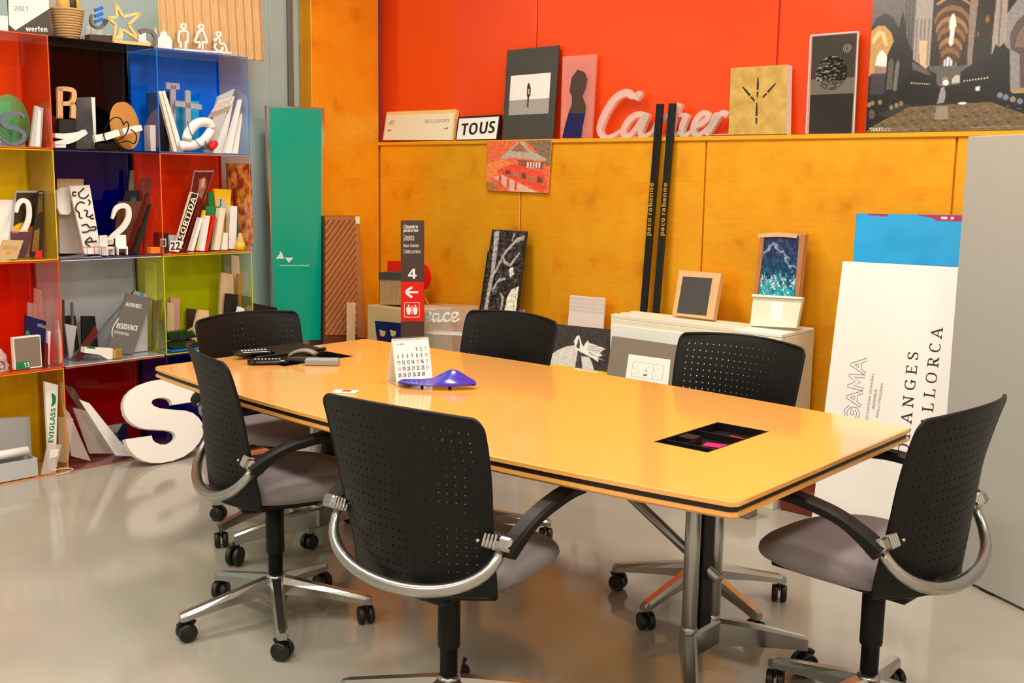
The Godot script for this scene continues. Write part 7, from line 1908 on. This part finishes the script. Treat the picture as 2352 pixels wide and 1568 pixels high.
	var o140 := board("material_sample", "cream batten rising behind the tall pale board", "sample", SHELF, Vector3(1.0914, 0.5066, -0.255), 0, 0, [-0.0321, 0, 0.0336, 0, 0.0235, 0.4462, -0.0249, 0.4547], 0.018, M.cream, "material samples in the lime cube")
	var o141 := board("material_sample", "black sample overhanging the end of the lime cube", "sample", SHELF, Vector3(1.1284, 0.5066, -0.05), 0, 0, [-0.0867, 0, 0.0701, 0, 0.0855, 0.1724, -0.069, 0.2098], 0.018, M.ink, "material samples in the lime cube")
	turf_samples(SHELF * Transform3D(Basis.IDENTITY, Vector3(0.6497, 0.5066, -0.09)))

func row_floor_things() -> void:
	var o142 := board("grey_tray_back", "light grey packaging tray standing in the yellow floor cube", "tray", SHELF, Vector3(-0.1906, 0.0085, -0.2), 0, 0, [-0.1112, 0.0199, 0.1051, 0, 0.1042, 0.2377, -0.098, 0.2545], 0.02, M.light_grey)
	packaging_trays(SHELF)
	var o143 := board("glazing_sample", "narrow white glazing sample with green lettering set upright", "panel", SHELF, Vector3(-0.0489, 0.0085, -0.05), 0, 0, [-0.0221, 0.001, 0.0063, 0, 0.0384, 0.4016, -0.0226, 0.4249], 0.02, M.white)
	text_fit(o143, "EVIGLASS", Vector2(-0.0103, 0.1348), Vector2(0.0099, 0.2954), 0.0229, M.green, bold, 0.0008, 0.0008, "lettering")
	stroke(o143, [0.0017, 0.3054, 0.0134, 0.3214, 0.0147, 0.3476, 0.0068, 0.3641], [0.0041, 0.0165, 0.0185, 0.0062], 0.0005, 0.0015, M.green, "leaf_mark")
	var o144 := board("white_sheet", "plain white sheet leaning behind the glazing sample", "sheet", SHELF, Vector3(0.0439, 0.0085, -0.13), 0, 0, [-0.0334, 0.0147, 0.0115, 0, 0.0466, 0.2117, -0.0247, 0.2322], 0.008, M.cream)
	var o145 := board("acrylic_sheet", "frosted sheet folded into a peak in the dark red cube", "sheet", SHELF, Vector3(0.0717, 0.0085, -0.09), 0, 0, [-0.0162, 0.0402, 0.0763, 0, -0.0153, 0.2488, -0.0448, 0.2892], 0.008, M.frosted_acrylic)
	var o146 := board("acrylic_sheet", "grey frosted sheet leaning in the dark red cube", "sheet", SHELF, Vector3(0.1805, 0.0085, -0.14), 0, 0, [-0.0135, 0.0246, 0.1172, 0, -0.0201, 0.2395, -0.0836, 0.2632], 0.008, M.frosted_acrylic)
	var o147 := board("acrylic_sheet", "smoky acrylic sheet leaning at the back of the dark red cube", "sheet", SHELF, Vector3(0.1932, 0.0085, -0.17), 0, 0, [0.0762, 0.0148, 0.1294, 0, -0.0782, 0.3577, -0.1274, 0.3783], 0.008, M.smoke_acrylic)
	var o148 := board("acrylic_sheet", "white acrylic sheet leaning out of the dark red cube", "sheet", SHELF, Vector3(0.1951, 0.0085, -0.03), 0, 0, [0.05, 0.0209, 0.1362, 0, -0.0687, 0.2979, -0.1175, 0.3232], 0.008, M.white_gloss)
	var o149 := board("logo_sign", "grey and navy sign with two pale letters behind the large white letter", "sign", SHELF, Vector3(0.3495, 0.0085, -0.22), 0, 0, [-0.0262, 0.0135, 0.0528, 0, 0.058, 0.125, -0.0846, 0.128], 0.01, M.light_grey)
	part("navy_field", prism([-0.0345, 0.0485, 0.0542, 0.0337, 0.058, 0.125, 0.0381, 0.128, -0.004, 0.0722], 0.0003, 0.001), M.navy, o149)
	stroke(o149, [-0.0612, 0.1077, -0.0424, 0.0928, -0.0146, 0.0548], [0.0138, 0.0208, 0.0161], 0.0005, 0.0015, M.steel_blue, "letter_mark")
	stroke(o149, [-0.0083, 0.0873, 0.0003, 0.0571], [0.014, 0.014], 0.001, 0.002, M.steel_blue, "letter_mark")
	var o150 := board("giant_letter", "large white letter S standing on the floor before the cubes", "letter", SHELF, Vector3(0.4205, 0.0089, 0.185), 0, 0.3, [0.1755, 0.3435, 0.151, 0.3647, 0.1085, 0.3861, 0.0599, 0.3995, 0.01, 0.4036, -0.0406, 0.4008, -0.0918, 0.3912, -0.1343, 0.3728, -0.1653, 0.3494, -0.1851, 0.3163, -0.1903, 0.2896, -0.188, 0.2572, -0.1727, 0.225, -0.1486, 0.2005, -0.1136, 0.181, -0.0765, 0.1703, -0.0288, 0.1602, 0.0097, 0.1515, 0.0378, 0.1398, 0.0493, 0.1214, 0.0431, 0.1035, 0.0226, 0.0906, -0.009, 0.0843, -0.038, 0.0894, -0.0625, 0.1038, -0.0742, 0.1198, -0.0751, 0.1399, -0.2099, 0.1443, -0.2063, 0.114, -0.1953, 0.0848, -0.1727, 0.0533, -0.1391, 0.0274, -0.0986, 0.0098, -0.0508, 0.0009, 0.0093, 0, 0.0729, 0.0109, 0.1241, 0.0326, 0.1643, 0.0614, 0.1921, 0.0927, 0.2036, 0.1245, 0.2032, 0.1584, 0.1883, 0.1887, 0.1621, 0.2154, 0.1239, 0.2331, 0.0792, 0.2427, 0.0304, 0.2538, -0.0079, 0.2643, -0.0349, 0.2795, -0.0457, 0.2951, -0.0365, 0.3088, -0.0076, 0.3159, 0.0269, 0.312, 0.0501, 0.3011, 0.0597, 0.2855, 0.0619, 0.2709, 0.1956, 0.2697, 0.1955, 0.2997, 0.1891, 0.3248], 0.03, M.white)
	for k in 3:
		var p := SHELF * Vector3(0.86, 0.02 + 0.075 * k, 0.30)
		whole("timber_plank", box(Vector3(0.42, 0.04, 0.20), Vector3(0, 0.0, 0), 0.003), M.red_wood, ["reddish timber plank lying on the floor behind the large white letter", "reddish timber plank in the middle of the small pile by the white letter", "reddish timber plank on top of the small pile by the white letter"][k], "plank", Transform3D(SHELF.basis, p), "small pile of timber by the cubes")
		if k > 0:
			whole("spacer_batten", box(Vector3(0.05, 0.035, 0.18), Vector3.ZERO, 0.002), M.pale_wood, ["", "small batten on the lowest timber plank", "small batten under the topmost timber plank"][k], "batten", Transform3D(SHELF.basis, p - Vector3(0, 0.0375, 0)), "small pile of timber by the cubes")

func table_things() -> void:
	desk_things()
